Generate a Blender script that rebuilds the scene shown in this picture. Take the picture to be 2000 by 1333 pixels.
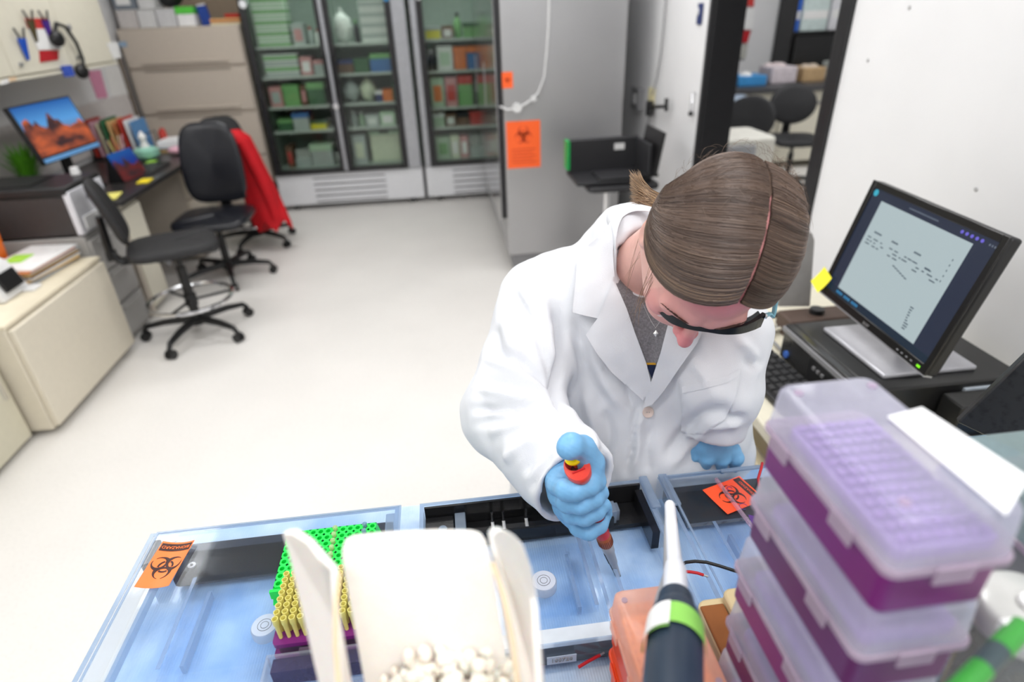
import bpy, bmesh, math, random
import numpy as np
from mathutils import Vector, Matrix, Euler
from mathutils.bvhtree import BVHTree
for o in list(bpy.data.objects): bpy.data.objects.remove(o)
SC = bpy.context.scene
COL = SC.collection
random.seed(7)
PI = math.pi
V3 = Vector
# ---------------------------------------------------------------- camera
FPX = 1167.7                      # focal length in pixels of the 2000 px wide frame
PITCH, ROLL, YAW = 0.50597, -0.03919, 0.10159
CAM = V3((0, 0, 1.63))
cy_, sy_ = math.cos(YAW), math.sin(YAW)
_f = V3((sy_*math.cos(PITCH), cy_*math.cos(PITCH), -math.sin(PITCH)))
_r = V3((cy_, -sy_, 0)); _u = _r.cross(_f)
c_, s_ = math.cos(ROLL), math.sin(ROLL)
CR = c_*_r + s_*_u                # camera right
CU = -s_*_r + c_*_u               # camera up
CF = _f                           # camera forward
cam_d = bpy.data.cameras.new('camera')
cam = bpy.data.objects.new('camera', cam_d); COL.objects.link(cam)
cam_d.sensor_width = 36; cam_d.lens = FPX*36/2000
cam_d.clip_start = 0.02; cam_d.clip_end = 60
cam.matrix_world = Matrix(((CR.x, CU.x, -CF.x, CAM.x), (CR.y, CU.y, -CF.y, CAM.y), (CR.z, CU.z, -CF.z, CAM.z), (0, 0, 0, 1)))
cam_d.dof.use_dof = True
cam_d.dof.focus_distance = 0.80
cam_d.dof.aperture_fstop = 2.7
SC.camera = cam
# ---------------------------------------------------------------- world, lamps, exposure
SC.view_settings.view_transform = 'Standard'
SC.view_settings.look = 'None'
SC.view_settings.exposure = 0.0
SC.view_settings.gamma = 1.0
SC.view_settings.use_curve_mapping = False
SC.cycles.transparent_max_bounces = 40
SC.cycles.max_bounces = 14
W = bpy.data.worlds.new('world'); SC.world = W; W.use_nodes = True
W.node_tree.nodes['Background'].inputs[0].default_value = (0.9, 0.93, 1.0, 1)
W.node_tree.nodes['Background'].inputs[1].default_value = 0.3
def area(name, loc, sx, sy, power, col=(.985, .99, 1)):
    d = bpy.data.lights.new(name, 'AREA'); d.shape = 'RECTANGLE'; d.size = sx; d.size_y = sy
    d.energy = power; d.color = col
    o = bpy.data.objects.new(name, d); COL.objects.link(o); o.location = loc
    return o
LAMPS = [(-1.4, 0.1), (0.45, -0.1), (-1.97, 2.45), (0.25, 1.8), (-1.4, 4.5), (0.6, 3.35), (-0.45, -1.6)]
LP = 13.6
for lx, ly in LAMPS:
    area('ceiling_lamp', (lx, ly, 2.735), 1.15, 0.55, LP)
for lx, ly in ((2.9, 3.4), (3.4, 5.4)):
    area('ceiling_lamp', (lx, ly, 2.735), 1.15, 0.55, LP*1.7)
for lx in (-1.22, -.6, .2):
    area('fridge_fill_light', (lx, 5.99, 1.96), 0.4, 0.04, 1.6, (.95, 1, .97))  # unseen fill lights added to brighten the fridge contents

def at(px, py, zc):               # the point zc metres in front of the lens along a view ray
    return CAM + (CR*((px-1000)/FPX) - CU*((py-666.5)/FPX) + CF)*zc
def on(px, py, **k):              # where a view ray meets an axis-aligned plane of the room
    d = CR*((px-1000)/FPX) - CU*((py-666.5)/FPX) + CF
    (a, v), = k.items(); i = 'xyz'.index(a)
    return CAM + d*((v-CAM[i])/d[i])

# ---------------------------------------------------------------- materials
MATS = {}
def mat(name, col, rough=0.5, metal=0.0, var=0.06, scale=30.0, bump=0.0, bscale=None, trans=0.0, ior=1.45, alpha=1.0, emit=None, estr=0.0, sheen=0.0, coat=0.0, sss=0.0, spec=0.5):
    if name in MATS: return MATS[name]
    m = bpy.data.materials.new(name); m.use_nodes = True; MATS[name] = m
    nt = m.node_tree; b = nt.nodes['Principled BSDF']; L = nt.links.new
    tc = nt.nodes.new('ShaderNodeTexCoord')
    nz = nt.nodes.new('ShaderNodeTexNoise'); nz.inputs['Scale'].default_value = scale; nz.inputs['Detail'].default_value = 3
    L(tc.outputs['Object'], nz.inputs['Vector'])
    mr = nt.nodes.new('ShaderNodeMapRange')
    mr.inputs['From Min'].default_value = .3; mr.inputs['From Max'].default_value = .7
    mr.inputs['To Min'].default_value = 1-var; mr.inputs['To Max'].default_value = 1+var
    L(nz.outputs[0], mr.inputs['Value'])
    mx = nt.nodes.new('ShaderNodeVectorMath'); mx.operation = 'SCALE'
    mx.inputs[0].default_value = col[:3]; L(mr.outputs[0], mx.inputs['Scale'])
    L(mx.outputs[0], b.inputs['Base Color'])
    b.inputs['Roughness'].default_value = rough; b.inputs['Metallic'].default_value = metal
    b.inputs['Transmission Weight'].default_value = trans; b.inputs['IOR'].default_value = ior
    b.inputs['Alpha'].default_value = alpha; b.inputs['Sheen Weight'].default_value = sheen
    b.inputs['Coat Weight'].default_value = coat; b.inputs['Specular IOR Level'].default_value = spec
    if sss:
        b.inputs['Subsurface Weight'].default_value = sss; b.inputs['Subsurface Scale'].default_value = 0.01
        b.inputs['Subsurface Radius'].default_value = (1, .35, .2)
    if emit:
        b.inputs['Emission Color'].default_value = (*emit, 1); b.inputs['Emission Strength'].default_value = estr
    if bump:
        n2 = nt.nodes.new('ShaderNodeTexNoise'); n2.inputs['Scale'].default_value = bscale or scale*4; n2.inputs['Detail'].default_value = 4
        L(tc.outputs['Object'], n2.inputs['Vector'])
        bp = nt.nodes.new('ShaderNodeBump'); bp.inputs['Strength'].default_value = bump; bp.inputs['Distance'].default_value = 0.002
        L(n2.outputs[0], bp.inputs['Height']); L(bp.outputs[0], b.inputs['Normal'])
    return m
def clear(name, tint=(.96, .98, 1), gloss=0.06, milk=0.0, milkcol=(.8, .85, .95), rough=0.05, fres=1.45):
    """thin clear or frosted plastic sheet: light passes, the surface mirrors by its Fresnel share"""
    if name in MATS: return MATS[name]
    m = bpy.data.materials.new(name); m.use_nodes = True; MATS[name] = m
    nt = m.node_tree; L = nt.links.new
    for n in list(nt.nodes):
        if n.type != 'OUTPUT_MATERIAL': nt.nodes.remove(n)
    out = [n for n in nt.nodes if n.type == 'OUTPUT_MATERIAL'][0]
    t = nt.nodes.new('ShaderNodeBsdfTransparent'); t.inputs[0].default_value = (*tint, 1)
    g = nt.nodes.new('ShaderNodeBsdfGlossy'); g.inputs['Roughness'].default_value = rough; g.inputs[0].default_value = (1, 1, 1, 1)
    lw = nt.nodes.new('ShaderNodeLayerWeight'); lw.inputs[0].default_value = .5
    pw = nt.nodes.new('ShaderNodeMath'); pw.operation = 'POWER'; pw.inputs[1].default_value = 5; L(lw.outputs['Facing'], pw.inputs[0])
    r0 = ((fres-1)/(fres+1))**2
    fr = nt.nodes.new('ShaderNodeMath'); fr.operation = 'MULTIPLY_ADD'; fr.inputs[1].default_value = 1-r0; fr.inputs[2].default_value = r0; L(pw.outputs[0], fr.inputs[0])
    m1 = nt.nodes.new('ShaderNodeMixShader'); L(fr.outputs[0], m1.inputs[0]); L(t.outputs[0], m1.inputs[1]); L(g.outputs[0], m1.inputs[2])
    last = m1
    if milk > 0:
        d = nt.nodes.new('ShaderNodeBsdfDiffuse'); d.inputs[0].default_value = (*milkcol, 1)
        tl = nt.nodes.new('ShaderNodeBsdfTranslucent'); tl.inputs[0].default_value = (*milkcol, 1)
        md = nt.nodes.new('ShaderNodeMixShader'); md.inputs[0].default_value = .5; L(d.outputs[0], md.inputs[1]); L(tl.outputs[0], md.inputs[2])
        nz = nt.nodes.new('ShaderNodeTexNoise'); nz.inputs['Scale'].default_value = 60
        tc = nt.nodes.new('ShaderNodeTexCoord'); L(tc.outputs['Object'], nz.inputs['Vector'])
        mr = nt.nodes.new('ShaderNodeMapRange'); mr.inputs['To Min'].default_value = milk*.85; mr.inputs['To Max'].default_value = min(1, milk*1.15)
        L(nz.outputs[0], mr.inputs['Value'])
        m2 = nt.nodes.new('ShaderNodeMixShader'); L(mr.outputs[0], m2.inputs[0]); L(m1.outputs[0], m2.inputs[1]); L(md.outputs[0], m2.inputs[2])
        last = m2
    L(last.outputs[0], out.inputs[0])
    return m
def hexc(r, g, b):                # sRGB 0..255 to linear
    f = lambda c: (c/255/12.92) if c/255 <= .04045 else ((c/255+.055)/1.055)**2.4
    return (f(r), f(g), f(b))

# ---------------------------------------------------------------- mesh builder
class MB:
    def __init__(s): s.v = []; s.f = []; s.m = []
    def add(s, vs, fs, m=0):
        n = len(s.v); s.v += [V3(v) for v in vs]; s.f += [tuple(i+n for i in f) for f in fs]; s.m += [m]*len(fs); return s
    def box(s, x0, y0, z0, x1, y1, z1, m=0, R=None, c=None):
        vs = [V3((x, y, z)) for z in (z0, z1) for y in (y0, y1) for x in (x0, x1)]
        if R is not None:
            c = V3(c) if c is not None else V3(((x0+x1)/2, (y0+y1)/2, (z0+z1)/2))
            vs = [c + R @ (v-c) for v in vs]
        return s.add(vs, [(0, 2, 3, 1), (4, 5, 7, 6), (0, 1, 5, 4), (1, 3, 7, 5), (3, 2, 6, 7), (2, 0, 4, 6)], m)
    def cbox(s, c, sz, m=0, R=None):
        return s.box(c[0]-sz[0]/2, c[1]-sz[1]/2, c[2]-sz[2]/2, c[0]+sz[0]/2, c[1]+sz[1]/2, c[2]+sz[2]/2, m, R)
    def tube(s, pts, r, n=10, m=0, caps=True, flat=None):
        pts = [V3(p) for p in pts]; k = len(pts)
        rs = r if isinstance(r, (list, tuple)) else [r]*k
        up = None; rings = []
        for i, p in enumerate(pts):
            d = (pts[min(i+1, k-1)]-pts[max(i-1, 0)])
            if d.length < 1e-9: d = V3((0, 0, 1))
            d.normalize()
            if up is None:
                a = V3((0, 0, 1)) if abs(d.z) < .9 else V3((1, 0, 0)); up = d.cross(a).normalized()
            else:
                up = (up - d*up.dot(d));
                up = up.normalized() if up.length > 1e-6 else d.orthogonal().normalized()
            w = d.cross(up)
            fl = flat or 1
            rings.append([p + (up*math.cos(2*PI*j/n)*fl + w*math.sin(2*PI*j/n))*rs[i] for j in range(n)])
        vs = [v for rg in rings for v in rg]; fs = []
        for i in range(k-1):
            for j in range(n):
                a = i*n+j; b = i*n+(j+1) % n
                fs.append((a, b, b+n, a+n))
        if caps: fs += [tuple(reversed(range(n))), tuple((k-1)*n+j for j in range(n))]
        return s.add(vs, fs, m)
    def cyl(s, p0, p1, r0, r1=None, n=20, m=0, caps=True):
        return s.tube([p0, p1], [r0, r0 if r1 is None else r1], n, m, caps)
    def lathe(s, prof, c=(0, 0, 0), n=24, m=0, axis=(0, 0, 1)):
        ax = V3(axis).normalized(); a = ax.orthogonal().normalized(); b = ax.cross(a); c = V3(c)
        vs = []; fs = []
        for r, h in prof:
            for j in range(n):
                t = 2*PI*j/n; vs.append(c + ax*h + (a*math.cos(t)+b*math.sin(t))*max(r, 1e-5))
        k = len(prof)
        for i in range(k-1):
            for j in range(n):
                p = i*n+j; q = i*n+(j+1) % n; fs.append((p, q, q+n, p+n))
        if prof[0][0] > 1e-4: fs.append(tuple(reversed(range(n))))
        if prof[-1][0] > 1e-4: fs.append(tuple((k-1)*n+j for j in range(n)))
        return s.add(vs, fs, m)
    def ell(s, c, r, m=0, nu=16, nv=10, R=None):
        c = V3(c); r = (r, r, r) if not hasattr(r, '__len__') else r
        vs = []; fs = []
        for i in range(nv+1):
            p = PI*i/nv - PI/2
            for j in range(nu):
                t = 2*PI*j/nu
                q = V3((math.cos(p)*math.cos(t)*r[0], math.cos(p)*math.sin(t)*r[1], math.sin(p)*r[2]))
                if R is not None: q = R @ q
                vs.append(c+q)
        for i in range(nv):
            for j in range(nu):
                a = i*nu+j; b = i*nu+(j+1) % nu; fs.append((a, b, b+nu, a+nu))
        return s.add(vs, fs, m)
    def extr(s, pts, vec, m=0):    # polygon (3D points) swept along vec
        pts = [V3(p) for p in pts]; vec = V3(vec); n = len(pts)
        vs = pts + [p+vec for p in pts]
        fs = [tuple(reversed(range(n))), tuple(range(n, 2*n))] + [(i, (i+1) % n, n+(i+1) % n, n+i) for i in range(n)]
        return s.add(vs, fs, m)
    def rbox(s, x0, y0, z0, x1, y1, z1, r, m=0, k=5, r2=None):   # box with corners rounded in plan
        pts = []
        for cx, cy, a0 in ((x1-r, y1-r, 0), (x0+r, y1-r, 90), (x0+r, y0+r, 180), (x1-r, y0+r, 270)):
            for i in range(k+1):
                a = math.radians(a0+90*i/k); pts.append((cx+r*math.cos(a), cy+r*math.sin(a), z0))
        return s.extr(pts, (0, 0, z1-z0), m)
    def build(s, name, mats, parent=None, bevel=0.0, smooth=True, seg=2, origin=None, ang=35):
        me = bpy.data.meshes.new(name)
        o0 = V3(origin) if origin is not None else V3((0, 0, 0))
        me.from_pydata([tuple(v-o0) for v in s.v], [], s.f)
        if not isinstance(mats, (list, tuple)): mats = [mats]
        for mm in mats: me.materials.append(mm)
        me.polygons.foreach_set('material_index', s.m)
        bm = bmesh.new(); bm.from_mesh(me); bmesh.ops.recalc_face_normals(bm, faces=bm.faces); bm.to_mesh(me); bm.free()
        if smooth:
            me.polygons.foreach_set('use_smooth', [True]*len(me.polygons)); me.set_sharp_from_angle(angle=math.radians(ang))
        me.update()
        o = bpy.data.objects.new(name, me); COL.objects.link(o)
        if parent: o.parent = parent
        elif origin is not None: o.location = o0
        if bevel:
            b = o.modifiers.new('bevel', 'BEVEL'); b.width = bevel; b.segments = seg; b.limit_method = 'ANGLE'; b.angle_limit = math.radians(40)
            b.use_clamp_overlap = True
        return o
def RZ(a): return Matrix.Rotation(a, 3, 'Z')
def thing(name, label, cat, loc=(0, 0, 0), rz=0.0, group=None):
    o = bpy.data.objects.new(name, None); COL.objects.link(o); o.empty_display_size = .05
    o.location = loc; o.rotation_euler = (0, 0, rz); o['label'] = label; o['category'] = cat
    if group: o['group'] = group
    return o
def tag(o, label, cat, group=None, kind=None):
    o['label'] = label; o['category'] = cat
    if group: o['group'] = group
    if kind: o['kind'] = kind
    return o
def struct(name, b, m, bevel=0, smooth=False):
    o = b.build(name, m, bevel=bevel, smooth=smooth); o['kind'] = 'structure'; return o
def dup(root, loc=None, rz=None, label=None, group=None):
    def cp(o, par):
        c = o.copy(); COL.objects.link(c)
        if par: c.parent = par
        for ch in [x for x in bpy.data.objects if x.parent == o]: cp(ch, c)
        return c
    r = cp(root, None)
    if loc is not None: r.location = loc
    if rz is not None: r.rotation_euler = (0, 0, rz)
    if label: r['label'] = label
    if group: r['group'] = group
    return r
ORD = ['first', 'second', 'third', 'fourth', 'fifth', 'sixth', 'seventh', 'eighth', 'ninth', 'tenth']
# common materials
m_beige = mat('beige_enamel', hexc(222, 214, 196), .45, var=.02)
m_beige2 = mat('taupe_enamel', hexc(196, 186, 172), .5, var=.02)
m_cream = mat('cream_enamel', hexc(226, 221, 204), .45, var=.02)
m_black = mat('black_plastic', (.012, .012, .013), .4)
m_black_soft = mat('black_upholstery', (.02, .02, .022), .62, bump=.3, bscale=300)
m_chrome = mat('chrome', (.8, .8, .82), .12, 1.0)
m_white = mat('white_plastic', (.8, .8, .8), .35, var=.02)
m_paper = mat('white_paper', (.85, .85, .84), .8, var=.03)
m_steel = mat('stainless_steel', (.46, .46, .47), .38, .75, var=.03, scale=3)
m_grey = mat('grey_plastic', (.25, .25, .26), .45)
m_whitesteel = mat('white_enamel', (.78, .79, .82), .3, var=.02)
m_yellow = mat('yellow_paper', hexc(250, 240, 60), .7, var=.02)
# ---------------------------------------------------------------- room
def speckle(name, col, dark, rough):
    m = mat(name, col, rough, var=.03, scale=2.0)
    nt = m.node_tree; b = nt.nodes['Principled BSDF']; L = nt.links.new
    tc = nt.nodes.new('ShaderNodeTexCoord'); n = nt.nodes.new('ShaderNodeTexNoise'); n.inputs['Scale'].default_value = 90; n.inputs['Detail'].default_value = 5
    L(tc.outputs['Object'], n.inputs['Vector'])
    mr = nt.nodes.new('ShaderNodeMapRange'); mr.inputs['From Min'].default_value = .35; mr.inputs['From Max'].default_value = .5; mr.inputs['To Min'].default_value = dark
    L(n.outputs[0], mr.inputs['Value'])
    src = b.inputs['Base Color'].links[0].from_socket
    mx = nt.nodes.new('ShaderNodeVectorMath'); mx.operation = 'SCALE'; L(src, mx.inputs[0]); L(mr.outputs[0], mx.inputs['Scale']); L(mx.outputs[0], b.inputs['Base Color'])
    return m
m_floor = speckle('vinyl_floor', hexc(233, 230, 226), .95, .45)
m_wall = mat('painted_wall', hexc(230, 230, 231), .75, var=.012, scale=6, bump=.1, bscale=200)
m_ceil = mat('ceiling_tile', (.85, .85, .85), .9, bump=.4, bscale=60)
m_tan = mat('tan_wall_paint', hexc(178, 160, 140), .8, var=.02)
WX = 1.38; LX = -2.62; BY = 6.72; CZ = 2.8; NY = -2.6; DY0 = 2.14; DY1 = 3.22; WT = 0.13
struct('floor', MB().box(LX-.1, NY-.1, -.1, 5.6, 8.1, 0), m_floor)
struct('ceiling', MB().box(LX-.1, NY-.1, CZ, 5.6, 8.1, CZ+.1), m_ceil)
struct('wall_left', MB().box(LX-.1, NY, 0, LX, BY, CZ), m_wall)
struct('wall_back', MB().box(LX-.1, BY, 0, WX+WT, BY+.1, CZ), m_tan)
struct('wall_front', MB().box(LX-.1, NY-.1, 0, 5.6, NY, CZ), m_wall)
b = MB().box(WX, NY, 0, WX+WT, DY0, CZ).box(WX, DY1, 0, WX+WT, BY, CZ).box(WX, DY0, 2.15, WX+WT, DY1, CZ)
struct('wall_right', b, m_wall)
struct('wall_far', MB().box(WX+WT, 7.3, 0, 5.6, 7.4, CZ), m_wall)
struct('wall_east', MB().box(5.5, NY, 0, 5.6, 7.3, CZ), m_wall)
m_blacktrim = mat('black_door_frame', (.018, .018, .02), .35)
struct('trim_1', MB().box(WX-.012, DY1-.03, 0, WX+WT+.03, DY1+.008, 2.2).box(WX+.0, DY1-.045, 0, WX+WT+.03, DY1, 2.15), m_blacktrim, bevel=.004)
struct('trim_2', MB().box(WX-.012, DY0-.06, 0, WX+.02, DY0+.004, 2.2).box(WX, DY0-.002, 0, WX+WT+.02, DY0+.03, 2.15), m_blacktrim, bevel=.004)
struct('trim_3', MB().box(WX-.02, DY0-.05, 2.15, WX+WT, DY1+.05, 2.21), m_blacktrim, bevel=.004)
struct('baseboard_left', MB().box(LX, NY, 0, LX+.012, BY, .1), m_grey)
struct('baseboard_right', MB().box(WX-.012, DY1+.05, 0, WX, BY, .1), m_grey)
m_lampglow = mat('lamp_diffuser', (.9, .9, .9), .5, emit=(1, .98, .95), estr=3.0)
for lx, ly in LAMPS + [(2.9, 3.4), (3.4, 5.4)]:
    t = thing('ceiling_light', 'recessed white ceiling light panel above the room', 'ceiling light', (lx, ly, CZ-.02), group='ceiling light panels')
    MB().box(-.6, -.3, -.01, .6, .3, .02).build('light_frame', m_white, t)
    MB().box(-.56, -.26, -.02, .56, .26, -.008).build('diffuser', m_lampglow, t)

# ---------------------------------------------------------------- glass door fridges
FY = 5.88
m_blk = mat('black_door_gasket', (.02, .02, .022), .35)
m_silver = mat('silver_door_trim', (.42, .43, .46), .35, .6)
m_inside = mat('fridge_liner', hexc(190, 205, 195), .5)
m_glass = clear('fridge_door_glass', (.86, .89, .87), rough=.02, fres=1.35)
m_shelf = mat('wire_shelf', hexc(190, 200, 192), .4)
def fridge(name, label, x0, x1, doors, gr0, gr1, shelves, shelf_x):
    t = thing(name, label, 'fridge', ((x0+x1)/2, FY+.4, 0))
    o = V3(((x0+x1)/2, FY+.4, 0))
    B = lambda: MB()
    def P(b, n, m, par=t, bev=0, **k): return b.build(n, m, par, bevel=bev, origin=o, **k)
    b = B().box(x0, FY+.06, .37, x0+.03, FY+.8, 2.02).box(x1-.03, FY+.06, .37, x1, FY+.8, 2.02).box(x0, FY+.77, .37, x1, FY+.8, 2.02)
    b.box(x0, FY+.06, 1.99, x1, FY+.8, 2.02).box(x0, FY+.06, .34, x1, FY+.8, .385)
    P(b, 'cabinet_body', m_inside)
    g = P(B().box(x0, FY, .05, x1, FY+.8, .34), 'grille_panel', m_whitesteel, bev=.006)
    for i in range(4):
        P(B().box(gr0, FY-.012, .085+i*.055, gr1, FY+.002, .115+i*.055), 'vent_louver', m_whitesteel, g, bev=.004)
    for i in range(5): P(B().box(gr0+.01, FY-.004, .069+i*.055, gr1-.01, FY+.001, .081+i*.055), 'vent_gap_shade', m_grey, g)  # dark grey bars paint the shade of the gaps between louvers
    P(B().box(x0, FY, 1.9, x1, FY+.06, 2.02), 'header', m_whitesteel)
    for i in range(4):
        lx = (x0+.12, x1-.12)[i % 2]; ly = (FY+.08, FY+.7)[i//2]
        P(B().cyl((lx, ly, 0), (lx, ly, .055), .03, .02), 'foot', m_black)
    for k, (a, c) in enumerate(doors):
        d = P(B().box(a, FY-.03, .345, a+.052, FY+.05, 1.9).box(c-.05, FY-.03, .345, c, FY+.05, 1.9).box(a+.052, FY-.03, .345, c-.05, FY+.05, .385).box(a+.052, FY-.03, 1.86, c-.05, FY+.05, 1.9), 'door', m_blk, bev=.004)
        P(B().box(a+.052, FY, .385, c-.05, FY+.012, 1.86), 'glass_pane', m_glass, d)
    for z in shelves:
        P(B().box(x0+.035, FY+.07, z-.012, x1-.035, FY+.72, z).box(x0+.035, FY+.06, z-.016, x1-.035, FY+.075, z+.004), 'shelf', m_shelf)
    return t, o
f1, o1 = fridge('glass_door_fridge', 'tall two-door glass-front fridge with white vented base beside the file cabinet', -1.565, -.2, [(-1.555, -.905), (-.893, -.325)], -1.24, -.55, [.72, .93, 1.18, 1.42], None)
MB().box(-.325, FY-.02, .345, -.205, FY+.055, 1.9).build('door_trim_strip', m_silver, f1, bevel=.006, origin=o1)
b = MB().box(-.915, FY-.04, .36, -.887, FY-.028, 1.9).build('center_strip', m_silver, f1, origin=o1)
for hx in (-.93, -.87):
    MB().tube([(hx, FY-.03, 1.0), (hx, FY-.07, 1.0), (hx, FY-.07, 1.35), (hx, FY-.03, 1.35)], .008, 8).build('door_handle', m_black, f1, origin=o1)
MB().cyl((-.9, FY-.045, .93), (-.9, FY-.06, .93), .025).build('lock', m_chrome, f1, origin=o1)
MB().box(-.898, FY+.08, .385, -.885, FY+.7, 1.99).build('divider', m_inside, f1, origin=o1)
f2, o2 = fridge('glass_door_fridge', 'narrower single-door glass-front fridge partly hidden behind the grey steel fridge', -.17, .58, [(-.11, .5)], .08, .5, [.68, .857, 1.167, 1.424], None)
MB().box(-.165, FY-.02, .345, -.11, FY+.055, 1.9).build('door_trim_strip', m_silver, f2, bevel=.006, origin=o2)
m_dot = mat('white_sticker', (.85, .87, .9), .5)
tag(MB().cyl((-1.512, FY-.031, 1.745), (-1.512, FY-.034, 1.745), .03).build('round_sticker', m_dot), 'round white sticker on top left corner of the two-door fridge frame', 'sticker')
m_dotb = mat('blue_sticker', hexc(60, 150, 210), .5)
tag(MB().cyl((-.35, FY-.031, 1.755), (-.35, FY-.034, 1.755), .028).build('round_sticker', m_dotb), 'round blue sticker on the upper right of the two-door fridge', 'sticker')
tag(MB().cyl((-.08, FY-.031, 1.755), (-.08, FY-.034, 1.755), .028).build('round_sticker', m_dot), 'round white sticker at top left of the single-door fridge frame', 'sticker')
# fridge contents
CC = {'green': hexc(122, 176, 112), 'dark green': hexc(62, 104, 70), 'white': hexc(222, 228, 222), 'pale grey': hexc(176, 186, 182), 'pale green': hexc(180, 208, 178),
      'red': hexc(190, 62, 56), 'blue': hexc(70, 120, 180), 'orange': hexc(222, 120, 50), 'yellow': hexc(225, 215, 60), 'brown': hexc(110, 84, 66), 'pink': hexc(205, 150, 150), 'black': hexc(40, 42, 46), 'cream': hexc(214, 222, 196), 'dark blue': hexc(44, 58, 110)}
def cmat(c): return mat('carton_'+c.replace(' ', '_'), CC[c], .6, var=.08, scale=40)
NAMES = {'box': 'storage_box', 'carton': 'carton', 'bottle': 'bottle', 'bag': 'plastic_bag', 'rack': 'tube_rack'}
def fitem(kind, c, x0, w, h, z, where, pos, depth=.2, y=FY+.1, c2=None):
    n = NAMES[kind]; t = thing(n, '%s %s %s from left, %s' % (c, n.split('_')[-1], pos, where), n.split('_')[-1], (x0+w/2, y+depth/2, z), rz=random.uniform(-.03, .03))
    M = cmat(c); M2 = cmat(c2) if c2 else m_paper
    if kind in ('box', 'carton'):
        MB().box(-w/2, -depth/2, 0, w/2, depth/2, h*(.72 if kind == 'box' else 1)).build('box_body', M, t, bevel=.003)
        if kind == 'box': MB().box(-w/2-.003, -depth/2-.003, h*.72, w/2+.003, depth/2+.003, h).build('lid', M2, t, bevel=.003)
        else: MB().box(-w*.32, -depth/2-.0015, h*.2, w*.32, -depth/2, h*.75).build('paper_label', M2, t)
    elif kind == 'bottle':
        r = w*.5
        MB().lathe([(r*.95, 0), (r, .01), (r, h*.62), (r*.45, h*.8), (r*.42, h*.86)], n=14).build('bottle_body', M, t)
        MB().lathe([(r*.5, h*.86), (r*.5, h)], n=12).build('cap', M2, t)
    elif kind == 'bag':
        b = MB(); b.ell((0, 0, h*.45), (w*.5, depth*.4, h*.45), nu=14, nv=10)
        for v in b.v:
            q = 1+.18*math.sin(v.x*90+v.z*60)*math.cos(v.z*110+v.y*50); v.x *= q; v.y *= q
        b.build('bag_body', M, t); MB().tube([(0, 0, h*.85), (.01, 0, h*.93), (-.01, 0, h)], [w*.08, w*.04, w*.1], 8).build('bag_neck', M, t)
    else:
        MB().box(-w/2, -depth/2, 0, w/2, depth/2, h*.5).build('rack_body', M, t, bevel=.002)
        for i in range(4):
            MB().cyl((-w*.36+i*w*.24, -depth*.3, h*.5), (-w*.36+i*w*.24, -depth*.3, h), w*.07, n=8).build('tube', M2, t)
    return t
LD = 'behind left glass door'; MD = 'behind middle glass door'; RD = 'in single-door fridge'
def row(x, z, where, specs, gap=.012):
    for i, (k, c, w, h, *r) in enumerate(specs):
        fitem(k, c, x, w, h, z, where, ORD[i], c2=(r[0] if r else None)); x += w+gap
def stackrow(x, z, where, c, c2, n, w, h, depth=.24):
    for i in range(n):
        t = thing('storage_box', '%s flat box, %s from stack bottom, %s' % (c if i % 2 == 0 else c2, ORD[i], where), 'box', (x+w/2, FY+.1+depth/2, z+i*h))
        MB().box(-w/2, -depth/2, 0, w/2, depth/2, h*.7).build('box_body', cmat(c if i % 2 == 0 else c2), t, bevel=.002)
        MB().box(-w/2-.003, -depth/2-.003, h*.7, w/2+.003, depth/2+.003, h-.001).build('lid', cmat('white'), t, bevel=.002)
# left door
stackrow(-1.49, 1.42, 'top shelf '+LD, 'green', 'pale green', 9, .27, .042)
row(-1.19, 1.42, 'top shelf right half '+LD, [('carton', 'pale grey', .1, .17, 'pink'), ('bottle', 'pale grey', .05, .14, 'red'), ('bottle', 'white', .05, .12, 'red')])
stackrow(-1.48, 1.18, 'second shelf '+LD, 'pale grey', 'green', 4, .29, .045)
row(-1.17, 1.18, 'second shelf right half '+LD, [('carton', 'pink', .1, .15), ('box', 'pale grey', .1, .12, 'pink')])
row(-1.49, .93, 'third shelf '+LD, [('carton', 'pink', .11, .17, 'pale grey'), ('box', 'green', .14, .18, 'green'), ('carton', 'brown', .05, .17, 'pink'), ('box', 'dark green', .15, .19, 'green')])
row(-1.47, .72, 'fourth shelf '+LD, [('box', 'dark green', .13, .1, 'green'), ('box', 'pale grey', .14, .15, 'blue'), ('box', 'yellow', .14, .07, 'dark green')])
row(-1.45, .385, 'bottom shelf '+LD, [('carton', 'brown', .06, .2, 'red'), ('rack', 'pale grey', .14, .16, 'white'), ('box', 'pale grey', .2, .2, 'pale green'), ('bag', 'white', .1, .14)])
# middle door
row(-.85, 1.42, 'top shelf '+MD, [('bag', 'white', .16, .27), ('bottle', 'black', .05, .18, 'green')])
stackrow(-.6, 1.42, 'top shelf '+MD, 'white', 'pale grey', 8, .24, .04)
row(-.86, 1.18, 'second shelf '+MD, [('box', 'brown', .14, .11, 'dark blue'), ('box', 'dark green', .13, .12, 'dark green'), ('box', 'blue', .2, .15, 'green')])
row(-.85, .93, 'third shelf '+MD, [('bag', 'pale grey', .15, .2), ('bag', 'cream', .14, .21), ('box', 'dark blue', .06, .09), ('box', 'orange', .09, .1, 'orange'), ('carton', 'dark green', .07, .17)], .004)
row(-.83, .385, 'bottom shelf '+MD, [('carton', 'pale grey', .12, .26, 'cream')])
t = thing('plastic_container', 'large pale green container with handle on the bottom shelf behind the middle glass door', 'container', (-.53, FY+.28, .385))
MB().box(-.14, -.12, 0, .14, .12, .25).build('container_body', cmat('cream'), t, bevel=.012)
MB().box(-.15, -.13, .25, .15, .13, .28).build('lid', cmat('pale green'), t, bevel=.008)
MB().box(-.045, -.135, .262, .045, -.128, .285).build('handle', cmat('black'), t)
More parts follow.
